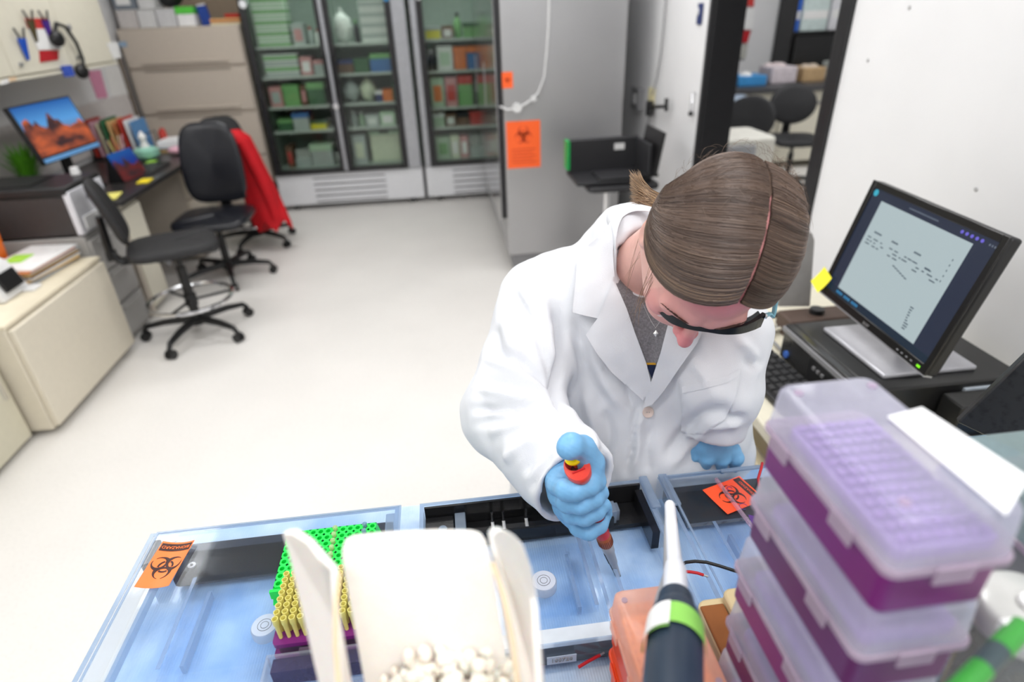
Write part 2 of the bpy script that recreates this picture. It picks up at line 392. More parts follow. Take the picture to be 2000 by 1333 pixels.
row(-.82, .72, 'fourth shelf '+MD, [('bottle', 'pale grey', .06, .13, 'white'), ('bottle', 'pale green', .06, .12, 'white'), ('carton', 'pale grey', .12, .1, 'white'), ('carton', 'pale green', .14, .12)])
# single fridge
row(-.05, 1.424, 'top shelf '+RD, [('box', 'yellow', .13, .1, 'pale grey'), ('carton', 'brown', .1, .1), ('bottle', 'green', .07, .2, 'black'), ('box', 'green', .12, .12, 'dark green')])
row(-.05, 1.167, 'second shelf '+RD, [('bottle', 'black', .07, .17), ('carton', 'white', .14, .2, 'pale green'), ('box', 'orange', .11, .19, 'orange'), ('box', 'blue', .11, .19, 'orange')])
row(-.05, .857, 'third shelf '+RD, [('carton', 'pale green', .12, .25, 'orange'), ('carton', 'pink', .11, .25, 'red'), ('box', 'green', .13, .26, 'red'), ('bottle', 'pale grey', .05, .2)])
row(-.05, .68, 'fourth shelf '+RD, [('box', 'pale green', .1, .12, 'white'), ('carton', 'brown', .1, .11, 'white'), ('box', 'brown', .11, .11, 'black'), ('box', 'red', .1, .12, 'red')])
row(-.05, .385, 'bottom shelf '+RD, [('carton', 'pale green', .13, .2, 'green'), ('carton', 'cream', .08, .21), ('carton', 'pink', .08, .2), ('rack', 'pale grey', .13, .2, 'white')])

# ---------------------------------------------------------------- grey steel fridge side
GX0, GX1, GY0, GY1 = .40, 1.165, 3.91, 5.80
t = thing('steel_fridge', 'large grey stainless steel fridge seen from its side with orange hazard stickers', 'fridge', (.77, 4.85, 0)); og = V3((.77, 4.85, 0))
MB().box(GX0, GY0, .13, GX1, GY1, 2.1).build('cabinet_body', m_steel, t, bevel=.012, origin=og)
MB().box(GX0+.03, GY0+.03, .03, GX1-.03, GY1-.03, .13).build('base', m_grey, t, origin=og)
for k in range(2):
    y0 = GY0+.005+k*.945
    MB().box(GX0-.032, y0, .4, GX0-.002, y0+.93, 2.08).build('door_gasket', m_blk, t, origin=og)
    d = MB().box(GX0-.04, y0, .36, GX0-.032, y0+.93, 2.09).build('door', mat('polished_steel', (.5, .5, .51), .14, .95, var=.02), t, bevel=.006, origin=og)
    MB().box(GX0-.042, y0+.85, 1.0, GX0-.04, y0+.9, 1.3).build('pull_recess', m_steel, d, origin=og)
for k in range(4): MB().cyl(((GX0+.08, GX1-.08)[k % 2], (GY0+.1, GY1-.1)[k//2], 0), ((GX0+.08, GX1-.08)[k % 2], (GY0+.1, GY1-.1)[k//2], .04), .03).build('foot', m_black, t, origin=og)
m_orange = mat('fluorescent_orange_label', hexc(255, 104, 44), .5, var=.02)
m_orange_ink = mat('dark_orange_print', hexc(196, 62, 30), .5)
gs = GY0
p = [on(988, 238, y=gs), on(1055, 238, y=gs), on(1056, 326, y=gs), on(991, 329, y=gs)]
xa, xb, za, zb = p[0].x, p[1].x, p[2].z, p[0].z
t = thing('hazard_sign', 'large orange biohazard sheet stuck on the grey fridge side', 'sign', ((xa+xb)/2, gs-.001, za)); oo = V3(((xa+xb)/2, gs-.001, za))
MB().rbox(xa-oo.x, 0, 0, xb-oo.x, .001, zb-za, .0004).build('sheet', m_orange, t)
h = zb-za; w = xb-xa
def bio_polys(R, n=48):
    """pieces of the trefoil hazard mark, radius R, as small flat polygons"""
    out = []; dirs = [V3((math.cos(PI/2+k*2*PI/3), math.sin(PI/2+k*2*PI/3), 0)) for k in range(3)]
    r0, d0, r1, d1 = R*.577, R*.423, R*.404, R*.577
    for k, d in enumerate(dirs):
        e = V3((-d.y, d.x, 0)); c0 = d*d0; c1 = d*d1; th = 2.88; rad = 5
        def P(i, j):
            t_ = PI-th+2*th*i/n; u = d*math.cos(t_)+e*math.sin(t_); return (c0+u*r0).lerp(c1+u*r1, j/rad)
        for i in range(n):
            for j in range(rad):
                q = [P(i, j), P(i+1, j), P(i+1, j+1), P(i, j+1)]; c = (q[0]+q[1]+q[2]+q[3])/4
                if c.length < R*.07 or any((c-dirs[m]*d1).length < r1 for m in range(3) if m != k): continue
                out.append(q)
        a = math.atan2(d.y, d.x); m = 26; ra, rb = R*.385, R*.50
        for i in range(m):
            t0 = a-1.0+2.0*i/m; t1 = a-1.0+2.0*(i+1)/m; w = lambda t_, r_: V3((math.cos(t_), math.sin(t_), 0))*r_
            q = [w(t0, ra), w(t1, ra), w(t1, rb), w(t0, rb)]; c = (q[0]+q[1]+q[2]+q[3])/4
            if (c-c1).length < r1-R*.07: out.append(q)
    return out
def bio_mesh(R, fn, thick, m=0):
    b = MB()
    for q in bio_polys(R):
        P4 = [fn(p.x, p.y, 0) for p in q]; Q4 = [fn(p.x, p.y, thick) for p in q]
        b.add(P4+Q4, [(0, 1, 2, 3), (7, 6, 5, 4), (0, 1, 5, 4), (1, 2, 6, 5), (2, 3, 7, 6), (3, 0, 4, 7)], m)
    return b
bio_mesh(w*.27, lambda x, y, t_: (x, -.0005-t_, h*.7+y), .0006).build('hazard_mark', m_orange_ink, t)
for i in range(5): MB().box(-w*.36, -.0012, h*(.12+.07*i), w*(.36-.1*(i % 2)), -.0003, h*(.135+.07*i)).build('print_line', m_orange_ink, t)
a, c = on(980, 141, y=gs), on(1002, 172, y=gs)
t = thing('hazard_sign', 'small orange hazard sticker above the large sheet on grey fridge', 'sign', ((a.x+c.x)/2, gs-.001, c.z))
MB().box(-(c.x-a.x)/2, 0, 0, (c.x-a.x)/2, .001, a.z-c.z).build('sheet', m_orange, t)
bio_mesh((c.x-a.x)*.3, lambda x, y, t_: (x, -.0005-t_, (a.z-c.z)*.5+y), .0006).build('hazard_mark', m_orange_ink, t)
# white tubing with discs
m_tube = mat('white_tubing', (.7, .7, .7), .4)
t = thing('white_cable', 'thin white sensor tube with round discs hanging down the grey fridge side', 'cable', on(1010, 210, y=gs-.01)); oo = t.location.copy()
pts = [on(x, y, y=gs-.008) for x, y in ((1071, -20), (1072, 0), (1071, 50), (1068, 100), (1063, 150), (1052, 180), (1041, 193), (1025, 204), (1009, 211), (992, 215), (976, 208))]
MB().tube(pts, .006, 8).build('tube', m_tube, t, origin=oo)
for x, y, r in ((1010, 211, .028), (1042, 193, .016)):
    c = on(x, y, y=gs-.012); MB().cyl(c+V3((0, .012, 0)), c+V3((0, -.008, 0)), r).build('disc', m_tube, t, origin=oo)

# ---------------------------------------------------------------- computer cart by the grey fridge
t = thing('computer_cart', 'black equipment cart on a chrome pole in front of the grey fridge', 'cart', (.96, 3.45, 0)); oo = V3((.96, 3.45, 0))
m_cart = mat('cart_black', (.022, .022, .025), .5)
MB().rbox(.79, 3.22, .72, 1.2, 3.62, .75, .05).build('tray', m_cart, t, bevel=.008, origin=oo)
MB().cyl((.945, 3.42, .52), (.945, 3.42, .72), .018).build('pole', m_chrome, t, origin=oo)
MB().cyl((.945, 3.42, .06), (.945, 3.42, .53), .035).build('column', m_cart, t, origin=oo)
for k in range(5):
    a = 2*PI*k/5+.3; p1 = V3((.945+.2*math.cos(a), 3.42+.2*math.sin(a), .05))
    l = MB().tube([(.945, 3.42, .11), p1+V3((0, 0, .02))], [.025, .015], 8).build('leg', m_cart, t, origin=oo)
    MB().cyl(p1+V3((-.012, 0, -.025)), p1+V3((.012, 0, -.025)), .025, n=12).build('caster', m_black, l, origin=oo)
t = thing('equipment_case', 'black open case with a green end panel on top of the cart', 'case', (.94, 3.44, .752)); oo = t.location.copy()
MB().box(.73, 3.5, .755, 1.15, 3.56, .96).box(.73, 3.26, .755, 1.15, 3.56, .775).box(1.13, 3.26, .755, 1.15, 3.56, .96).build('case_body', m_cart, t, bevel=.004, origin=oo)
MB().box(.715, 3.47, .80, .732, 3.56, .96).build('end_panel', mat('green_panel', hexc(20, 160, 80), .4), t, origin=oo)
MB().box(1.0, 3.497, .895, 1.06, 3.5, .93).build('white_tag', m_white, t, origin=oo)
t = thing('laptop', 'dark open laptop lying on the cart tray with its screen raised by the wall', 'laptop', (1.02, 3.33, .777)); oo = t.location.copy()
MB().box(.86, 3.27, .778, 1.11, 3.47, .79).build('keyboard_base', m_cart, t, bevel=.003, origin=oo)
MB().box(1.165, 3.2, .80, 1.18, 3.5, 1.03, R=Matrix.Rotation(.15, 3, 'Y')).build('screen', m_black, t, bevel=.003, origin=oo)
MB().box(1.10, 3.25, .785, 1.19, 3.45, .80).build('hinge', m_black, t, origin=oo)
# ---------------------------------------------------------------- left side: cabinets, printer, desk
m_lam = mat('wood_laminate', hexc(232, 222, 198), .5, var=.06, scale=8)
def world_thing(name, label, cat, loc, group=None):
    t = thing(name, label, cat, loc, group=group); return t, V3(loc)
t, oo = world_thing('low_cabinet', 'low beige metal cabinet on casters carrying papers and an orange bin', 'cabinet', (-2.2, 2.83, 0))
MB().box(-2.6, 2.425, .03, -1.86, 3.235, .545).build('cabinet_body', m_beige, t, bevel=.006, origin=oo)
MB().box(-1.86, 2.43, .045, -1.832, 3.23, .535).build('door', m_beige, t, bevel=.006, origin=oo)
MB().box(-2.6, 2.42, .545, -1.85, 3.24, .562).build('top_panel', m_lam, t, bevel=.003, origin=oo)
for x in (-1.9, -2.5):
    for y in (2.5, 3.17): MB().cyl((x-.012, y, .017), (x+.012, y, .017), .017, n=12).build('caster', m_black, t, origin=oo)
t, oo = world_thing('low_cabinet', 'low greenish beige metal cabinet at the left edge nearest the camera', 'cabinet', (-2.3, 1.9, 0))
m_gb = mat('greenish_beige_enamel', hexc(210, 205, 184), .45, var=.02)
MB().box(-2.6, 1.4, .015, -1.96, 2.405, .545).build('cabinet_body', m_gb, t, bevel=.006, origin=oo)
for y0, y1 in ((1.41, 1.9), (1.91, 2.4)):
    d = MB().box(-1.96, y0, .03, -1.94, y1, .535).build('door', m_gb, t, bevel=.004, origin=oo)
    MB().box(-1.94, y1-.05, .25, -1.925, y1-.035, .36).build('door_handle', m_chrome, d, origin=oo)
MB().box(-2.6, 1.38, .545, -1.93, 2.41, .562).build('top_panel', m_lam, t, bevel=.003, origin=oo)
# things on the low cabinet
t, oo = world_thing('storage_bin', 'orange upright bin with a pale rim on the low beige cabinet', 'bin', (-2.34, 3.02, .563))
m_bin = mat('orange_plastic', hexc(245, 120, 40), .4, var=.03)
b = MB(); p0 = [(-.16, -.11), (.13, -.11), (.13, .13), (-.16, .13)]
def frustum(b, x0, y0, x1, y1, z0, z1, fl, m=0):
    return b.add([(x0, y0, z0), (x1, y0, z0), (x1, y1, z0), (x0, y1, z0), (x0-fl, y0-fl, z1), (x1+fl, y0-fl, z1), (x1+fl, y1+fl, z1), (x0-fl, y1+fl, z1)], [(3, 2, 1, 0), (4, 5, 6, 7), (0, 1, 5, 4), (1, 2, 6, 5), (2, 3, 7, 6), (3, 0, 4, 7)], m)
frustum(MB(), -.15, -.1, .12, .12, 0, .27, .012).build('bin_body', m_bin, t, bevel=.012)
frustum(MB(), -.168, -.118, .138, .138, .255, .275, .003).build('rim', mat('pale_orange', hexc(240, 205, 190), .5), t, bevel=.004)
MB().ell((-.03, .02, .275), (.12, .09, .03)).build('bin_liner', m_bin, t)
for i in range(4): MB().box(-.115+.06*i, -.104-.006, .03, -.095+.06*i, -.098, .24).build('rib', m_bin, t, bevel=.003)
def paper_stack(name, label, cat, c, w, d, cols, rz, th=.012, grp=None):
    t = thing(name, label, cat, c, rz, grp); z = 0
    for i, (col, k) in enumerate(cols):
        dx, dy, a = random.uniform(-.012, .012), random.uniform(-.012, .012), random.uniform(-.06, .06)
        MB().box(-w/2+dx, -d/2+dy, z, w/2+dx, d/2+dy, z+th*k, R=RZ(a), c=(dx, dy, z)).build('sheet_pile', mat('paper_'+col, CCP[col], .7, var=.05), t); z += th*k+.0005
    return t, z
CCP = {'white': (.85, .85, .85), 'manila': hexc(226, 190, 130), 'orange': hexc(205, 128, 78), 'grey': hexc(170, 175, 180), 'brown': hexc(120, 95, 75), 'pink': hexc(225, 175, 190), 'yellow': hexc(250, 240, 130), 'blue': hexc(90, 140, 190), 'red': hexc(190, 60, 50), 'green': hexc(60, 120, 80), 'lime': hexc(170, 225, 80), 'cream': hexc(225, 215, 185)}
t, z = paper_stack('paper_pile', 'slanting pile of papers and folders on the low beige cabinet', 'papers', (-2.07, 3.05, .563), .24, .36, [('grey', 1), ('manila', 1.2), ('white', 1), ('brown', .5), ('manila', .8), ('grey', .5), ('orange', .5), ('white', .6)], -.12)
o = MB().box(-2.16, 2.99, .563+z, -2.07, 3.1, .563+z+.004).build('sticky_pad', mat('paper_lime', CCP['lime'], .6)); tag(o, 'lime green sticky pad on the slanting paper pile', 'sticky pad')
o = MB().rbox(-1.99, 2.79, .5625, -1.93, 2.86, .575, .01).build('white_eraser', m_white, bevel=.003); tag(o, 'small white block on cabinet top in front of the paper pile', 'block')
t, oo = world_thing('display_stand', 'white angled device with a small black screen at the left frame edge', 'device', (-2.12, 2.66, .563))
b = MB().extr([(-2.3, 2.66, .563), (-1.98, 2.66, .563), (-2.03, 2.66, .70), (-2.2, 2.66, .82), (-2.3, 2.66, .82)], (0, .2, 0)); b.build('housing', m_white, t, bevel=.012, origin=oo)
MB().box(-2.0, 2.70, .60, -1.985, 2.82, .68, R=Matrix.Rotation(-.3, 3, 'Y')).build('screen', m_black, t, origin=oo)
# printer stand and printer
t, oo = world_thing('file_pedestal', 'grey steel drawer pedestal under the printer', 'cabinet', (-2.2, 3.42, 0))
m_gs = mat('grey_steel_paint', hexc(168, 166, 163), .5, var=.03)
MB().box(-2.55, 3.265, .02, -1.905, 3.60, .66).build('pedestal_body', m_gs, t, bevel=.004, origin=oo)
for i in range(3):
    d = MB().box(-1.905, 3.275, .05+i*.2, -1.888, 3.59, .235+i*.2).build('drawer', m_gs, t, bevel=.003, origin=oo)
    MB().box(-1.888, 3.34, .2+i*.2, -1.876, 3.53, .215+i*.2).build('drawer_pull', m_gs, d, origin=oo)
t, oo = world_thing('printer', 'black and white laser printer on the grey pedestal', 'printer', (-2.2, 3.43, .66))
m_pr = mat('printer_charcoal', hexc(62, 58, 58), .5)
MB().box(-2.56, 3.27, .672, -1.93, 3.6, .88).build('printer_body', m_pr, t, bevel=.008, origin=oo)
f = MB().box(-1.93, 3.262, .672, -1.895, 3.605, .9).build('front_cover', mat('printer_white', hexc(222, 222, 228), .4), t, bevel=.006, origin=oo)
MB().box(-1.895, 3.30, .69, -1.885, 3.57, .76).build('paper_drawer', m_white, f, bevel=.003, origin=oo)
MB().box(-1.893, 3.44, .73, -1.88, 3.55, .745).build('drawer_slot', m_black, f, origin=oo)
MB().box(-1.894, 3.4, .83, -1.888, 3.44, .85).build('badge', m_grey, f, origin=oo)
MB().box(-2.57, 3.26, .88, -1.9, 3.61, .925).build('top_cover', m_black, t, bevel=.01, origin=oo)
MB().box(-2.4, 3.32, .926, -2.1, 3.55, .93).build('output_tray', m_black, t, origin=oo)
o = MB().cyl((-1.99, 3.56, .925), (-1.99, 3.56, .965), .025, .02).build('white_cap', m_white, bevel=.003); tag(o, 'small white cap standing on the printer near the desk', 'cup')  # a loose white cap
# plant
t, oo = world_thing('grass_plant', 'bright green artificial grass tuft in a pot behind the printer', 'plant', (-2.45, 3.92, .751))
MB().lathe([(.05, 0), (.065, .1), (.06, .1), (.055, .02)], n=18).build('pot', m_white, t)
b = MB(); rr = random.Random(3)
for i in range(170):
    a = rr.uniform(0, 2*PI); r = rr.uniform(0, .05); l = rr.uniform(.14, .26); th = rr.uniform(.05, .75)
    p = V3((r*math.cos(a), r*math.sin(a), .1)); d = V3((math.cos(a)*math.sin(th), math.sin(a)*math.sin(th), math.cos(th)))
    e = d.cross(V3((0, 0, 1))).normalized()*.004 if d.cross(V3((0, 0, 1))).length > .01 else V3((.004, 0, 0))
    q = p+d*l*.6; tip = p+d*l-V3((0, 0, l*.12))
    b.add([p-e, p+e, q+e*.8, q-e*.8, tip], [(0, 1, 2, 3), (3, 2, 4)])
b.build('grass_blades', mat('grass_green', hexc(96, 170, 40), .5, var=.25), t, smooth=False)
# desk
t, oo = world_thing('desk', 'black topped office desk with beige end panels along the left wall', 'desk', (-2.2, 4.4, 0))
MB().box(-2.6, 3.63, .72, -1.84, 5.35, .75).build('desktop', mat('desk_black_laminate', (.03, .028, .028), .28), t, bevel=.004, origin=oo)
MB().box(-2.58, 3.66, 0, -1.9, 3.69, .72).build('end_panel', m_beige2, t, origin=oo)
MB().box(-2.58, 3.9, 0, -2.55, 5.33, .72).build('back_panel', mat('desk_grey_panel', hexc(120, 110, 100), .6), t, origin=oo)
p = MB().box(-2.55, 4.66, .03, -1.92, 5.2, .7).build('drawer_unit', m_beige2, t, bevel=.004, origin=oo)
for i in range(3): MB().box(-1.92, 4.67, .06+i*.21, -1.9, 5.19, .25+i*.21).build('drawer', m_beige, p, bevel=.003, origin=oo)
p = MB().box(-2.55, 3.7, .03, -1.92, 3.95, .7).build('drawer_unit', m_cream, t, bevel=.004, origin=oo)
for i in range(2): MB().box(-1.92, 3.71, .06+i*.32, -1.9, 3.94, .35+i*.32).build('drawer', m_cream, p, bevel=.003, origin=oo)
# things on the desk
def picture_mat(name, kind):
    m = bpy.data.materials.new(name); m.use_nodes = True; nt = m.node_tree; b_ = nt.nodes['Principled BSDF']; L = nt.links.new
    tc = nt.nodes.new('ShaderNodeTexCoord'); sp = nt.nodes.new('ShaderNodeSeparateXYZ'); L(tc.outputs['Generated'], sp.inputs[0])
    cr = nt.nodes.new('ShaderNodeValToRGB'); e = cr.color_ramp.elements
    L(sp.outputs['Z'], cr.inputs[0])
    e[0].position = 0; e[0].color = (*hexc(110, 105, 110), 1); e[1].position = 1; e[1].color = (*hexc(28, 92, 170), 1)
    x = e.new(.35); x.color = (*hexc(110, 130, 160), 1); x = e.new(.6); x.color = (*hexc(90, 160, 225), 1)
    nz = nt.nodes.new('ShaderNodeTexNoise'); nz.inputs['Scale'].default_value = 3.4; nz.inputs['Detail'].default_value = 3; L(tc.outputs['Generated'], nz.inputs['Vector'])
    # rock towers: a ridge height that varies along the picture
    n2 = nt.nodes.new('ShaderNodeTexNoise'); n2.noise_dimensions = '1D'; n2.inputs['Scale'].default_value = 3.2; n2.inputs['Detail'].default_value = 2; L(sp.outputs['Y'], n2.inputs['W'])
    ad = nt.nodes.new('ShaderNodeMath'); ad.operation = 'MULTIPLY_ADD'; ad.inputs[1].default_value = 1.5; ad.inputs[2].default_value = -.22; L(n2.outputs[0], ad.inputs[0])
    lt = nt.nodes.new('ShaderNodeMath'); lt.operation = 'LESS_THAN'; L(sp.outputs['Z'], lt.inputs[0]); L(ad.outputs[0], lt.inputs[1])
    c2 = nt.nodes.new('ShaderNodeValToRGB'); L(nz.outputs[0], c2.inputs[0]); e2 = c2.color_ramp.elements
    e2[0].position = .35; e2[0].color = (*hexc(60, 40, 45), 1); e2[1].position = .65; e2[1].color = (*hexc(205, 100, 60), 1)
    if kind: e2[1].color = (*hexc(120, 40, 40), 1); e[1].color = (*hexc(20, 50, 140), 1); x.color = (*hexc(30, 60, 150), 1)
    mx = nt.nodes.new('ShaderNodeMix'); mx.data_type = 'RGBA'; L(lt.outputs[0], mx.inputs[0]); L(cr.outputs[0], mx.inputs[6]); L(c2.outputs[0], mx.inputs[7])
    L(mx.outputs[2], b_.inputs['Base Color']); b_.inputs['Roughness'].default_value = .4
    if not kind:
        L(mx.outputs[2], b_.inputs['Emission Color']); b_.inputs['Emission Strength'].default_value = .12
    return m
TY = Matrix.Rotation(-.28, 3, 'Y')
t = thing('computer_monitor', 'desk monitor showing a blue sky and orange rock picture', 'monitor', (-2.22, 3.98, .751), rz=-.1)
MB().box(-.08, -.1, 0, .1, .1, .012).build('stand_base', m_black, t, bevel=.003)
MB().box(-.05, -.03, .01, -.02, .03, .26).build('stand_neck', m_black, t)
MB().box(-.02, -.27, .2, .005, .27, .52, R=TY, c=(0, 0, .3)).build('housing', m_black, t, bevel=.004)
MB().box(.005, -.255, .24, .007, .255, .51, R=TY, c=(0, 0, .3)).build('screen', picture_mat('screen_desert_picture', 0), t)
MB().box(.004, -.26, .205, .009, .26, .228, R=TY, c=(0, 0, .3)).build('lower_bezel', mat('pale_blue_plastic', hexc(110, 165, 220), .4), t)
t = thing('desk_calendar', 'small dark blue picture calendar under the rock picture monitor', 'calendar', (-2.05, 4.22, .751), rz=-.15)
MB().add([(-.05, -.13, 0), (.05, -.13, 0), (-.01, -.13, .17), (-.05, .13, 0), (.05, .13, 0), (-.01, .13, .17)], [(0, 1, 2), (3, 5, 4), (0, 3, 4, 1), (1, 4, 5, 2), (0, 2, 5, 3)]).build('easel', m_black, t, smooth=False)
MB().add([(.052, -.125, .004), (.052, .125, .004), (-.008, .125, .172), (-.008, -.125, .172), (.054, -.125, .004), (.054, .125, .004), (-.006, .125, .172), (-.006, -.125, .172)], [(0, 1, 2, 3), (7, 6, 5, 4), (0, 1, 5, 4), (1, 2, 6, 5), (2, 3, 7, 6), (3, 0, 4, 7)]).build('picture', picture_mat('calendar_picture', 1), t, smooth=False)
# folders standing in a rack
fo = [('red', 'rust red'), ('pink', 'pale pink'), ('cream', 'cream'), ('green', 'dark green'), ('manila', 'bright orange yellow'), ('orange', 'brown orange'), ('red', 'deep red edged'), ('white', 'white'), ('blue', 'blue')]
t, oo = world_thing('file_sorter', 'black wire file sorter at the far end of the desk', 'file sorter', (-2.4, 5.05, .751))
MB().box(-2.58, 4.9, .7515, -2.2, 5.2, .765).build('sorter_base', m_black, t, origin=oo)
for i in range(4): MB().tube([(-2.575+.12*i, 4.91, .76), (-2.575+.12*i, 4.91, .9), (-2.575+.12*i, 5.19, .9), (-2.575+.12*i, 5.19, .76)], .004, 6).build('divider', m_black, t, origin=oo)
for i, (c, l) in enumerate(fo):
    x = -2.56+i*.04
    o = MB().box(-.007, -.12, 0, .007, .12, .26-.012*(i % 3), R=Matrix.Rotation(-.07, 3, 'Y'), c=(0, 0, 0)).build('file_folder', mat('paper_'+c+str(i), CCP[c], .6, var=.05), bevel=.002)
    o.location = (x, 5.05, .768); tag(o, '%s folder, %s from left in the black wire file sorter' % (l, ORD[i]), 'folder', 'folders in the sorter')
t, oo = world_thing('pen_cup', 'cup crowded with pens and pink trinkets on the desk', 'cup', (-2.25, 4.62, .751))
MB().lathe([(.035, 0), (.04, .1), (.036, .1), (.032, .01)], n=18).build('cup_body', m_grey, t)
for i in range(9):
    a = 2.4*i; l = .15+.03*(i % 3)
    MB().tube([(.012*math.cos(a), .012*math.sin(a), .02), (.05*math.cos(a), .05*math.sin(a), l)], .005, 6).build('pen', mat('pen_'+str(i % 4), [CCP['pink'], CCP['cream'], CCP['red'], CCP['yellow']][i % 4], .4), t)
t, oo = world_thing('tissue_bowl', 'mint green round bowl with white tissue peaking out on the desk', 'bowl', (-2.16, 4.83, .751))
m_mint = mat('mint_plastic', hexc(150, 205, 185), .35)
MB().lathe([(.05, 0), (.085, .03), (.088, .07), (.06, .085), (.04, .09)], n=24).build('bowl_body', m_mint, t)
MB().lathe([(.035, .085), (.02, .13), (.03, .16), (.005, .2)], n=9).build('tissue', m_paper, t)
o = MB().ell((0, 0, .03), (.07, .05, .03)).build('soft_pouch', mat('paper_pink', CCP['pink'], .8)); o.location = (-2.0, 4.97, .751); tag(o, 'pale pink soft pouch lying on the far desk corner', 'pouch')
o = MB().tube([(0, 0, 0), (0, 0, .12), (.01, 0, .15)], [.03, .03, .012], 12).build('red_bottle', mat('paper_red', CCP['red'], .4)); o.location = (-2.2, 5.28, .752); tag(o, 'small red bottle at the far desk end by the file cabinet', 'bottle')
paper_stack('paper_pile', 'white and blue edged papers stacked flat at the far desk end', 'papers', (-2.02, 5.2, .751), .3, .22, [('manila', 1.5), ('blue', 1), ('white', 2.5), ('white', 1.5)], 0)
t, oo = world_thing('keyboard', 'dark grey desktop keyboard on the black desk', 'keyboard', (-2.0, 4.2, .751))
MB().box(-2.08, 4.3, .7515, -1.93, 4.62, .765).build('case', mat('dark_grey_plastic', (.05, .05, .052), .5), t, bevel=.003, origin=oo)
for r in range(4): MB().box(-2.07+r*.035, 4.31, .765, -2.043+r*.035, 4.61, .769).build('key_row', m_black, t, origin=oo)
for x, y, w, d, c, l, rz in ((-1.95, 3.74, .09, .17, 'yellow', 'pale yellow note sheet on the near corner of the desk', .2), (-1.9, 4.1, .07, .12, 'yellow', 'bright yellow sticky note by the front edge of the desk', .1), (-2.1, 4.72, .06, .08, 'lime', 'small olive yellow note in front of the mint bowl', 0)):
    o = MB().box(-w/2, -d/2, 0, w/2, d/2, .004).build('sticky_note', mat('note_'+c+l[:4], CCP[c] if l[0] != 'b' else hexc(250, 225, 40), .6)); o.location = (x, y, .7515); o.rotation_euler.z = rz; tag(o, l, 'note')
o = MB().box(-.06, -.08, 0, .06, .08, .003).build('paper_slip', mat('paper_grey', CCP['grey'], .6)); o.location = (-2.2, 4.42, .7515); o.rotation_euler.z = .4; tag(o, 'grey paper slip lying behind the keyboard on the desk', 'paper')
o = MB().rbox(-.03, -.05, 0, .03, .05, .025, .02).build('computer_mouse', m_white, bevel=.006); o.location = (-2.15, 3.72, .7515); tag(o, 'white mouse shaped item between plant and printer', 'mouse')
# wall cupboards
t, oo = world_thing('wall_cupboard', 'cream overhead wall cupboard with notes and clips at top left', 'cupboard', (-2.43, 4.2, 1.38))
MB().box(-2.615, 3.2, 1.40, -2.27, 5.03, 2.1).build('cupboard_body', m_cream, t, bevel=.004, origin=oo)
MB().box(-2.6, 3.2, 1.385, -2.25, 5.03, 1.402).build('bottom_rail', m_cream, t, origin=oo)
for y0, y1 in ((3.2, 3.81), (3.815, 4.42), (4.425, 5.03)):
    d = MB().box(-2.27, y0, 1.41, -2.25, y1, 2.09).build('door', m_cream, t, bevel=.003, origin=oo)
    MB().cyl((-2.25, y0+.08, 1.46), (-2.235, y0+.08, 1.46), .012).build('lock', m_steel, d, origin=oo)
cx = -2.249
def wallbox(n, l, c, pts, m, th=.004, grp=None):
    ps = [on(x, y, x=cx) for x, y in pts]; o = MB().extr(ps, (th, 0, 0)).build(n, m, origin=ps[0], smooth=False); return tag(o, l, c, grp)
wallbox('red_notice', 'red header notice clipped to the wall cupboard', 'notice', ((48, 36), (90, 36), (95, 56), (55, 56)), mat('notice_red', hexc(205, 60, 55), .5))
wallbox('paper_sheet', 'white sheet hanging under the red notice on wall cupboard', 'paper', ((54, 57), (96, 56), (120, 95), (74, 98)), m_paper, .006)
wallbox('red_notice', 'dark red notice below the white sheet on wall cupboard', 'notice', ((76, 99), (113, 98), (113, 117), (78, 122)), mat('notice_dark_red', hexc(185, 30, 40), .5))
wallbox('paper_sheet', 'small white label at the far end of the wall cupboard', 'paper', ((208, 84), (228, 82), (236, 112), (222, 116)), m_paper)
wallbox('paper_sheet', 'white strip label on the near lower cupboard rail', 'paper', ((2, 157), (16, 154), (16, 162), (2, 166)), m_paper)
wallbox('paper_sheet', 'tan strip label beside the white one on cupboard rail', 'paper', ((17, 152), (30, 150), (31, 157), (17, 160)), mat('paper_tan', hexc(235, 205, 170), .7))
for x, y, c, l in ((36, 75, hexc(20, 80, 190), 'bright blue binder clip with black grips, lowest on the cupboard'), (53, 40, hexc(80, 70, 40), 'olive binder clip over the left corner of the red notice'), (83, 40, hexc(70, 30, 140), 'purple binder clip over the right corner of the red notice')):
    p = on(x, y, x=cx); t = thing('binder_clip', l, 'clip', p+V3((.008, 0, 0)), group='binder clips on the cupboard')
    MB().add([(0, -.03, .0), (0, .03, .0), (0, .012, -.11), (0, -.012, -.11), (.02, -.02, .0), (.02, .02, .0), (.006, .01, -.1), (.006, -.01, -.1)], [(0, 1, 2, 3), (7, 6, 5, 4), (0, 4, 5, 1), (1, 5, 6, 2), (2, 6, 7, 3), (3, 7, 4, 0)]).build('clip_body', mat('clip_%d' % x, c, .3), t, smooth=False)
    for s in (-1, 1): MB().tube([(.01, s*.02, 0), (.012, s*.045, .05)], .006, 6).build('grip', m_black, t)
p = on(124, 100, x=cx)
t = thing('headphones', 'black headphones hanging on the front of the wall cupboard', 'headphones', p+V3((.03, 0, 0)))
MB().tube([(0, -.1+.02, .1), (0, -.03, .15), (0, .06, .13), (0, .12, .04), (0, .13, -.05), (0, .1, -.11)], .011, 8).build('headband', m_black, t)
for y, z in ((-.08, .07), (.07, -.12)):
    MB().ell((0, y, z), (.035, .055, .045)).build('ear_cup', m_black, t)
p = on(134, 53, x=cx); o = MB().ell((0, 0, 0), (.008, .018, .018)).build('cupboard_magnet', m_grey); o.location = p+V3((.005, 0, 0)); tag(o, 'small dark magnet above the headphones on the cupboard', 'magnet')
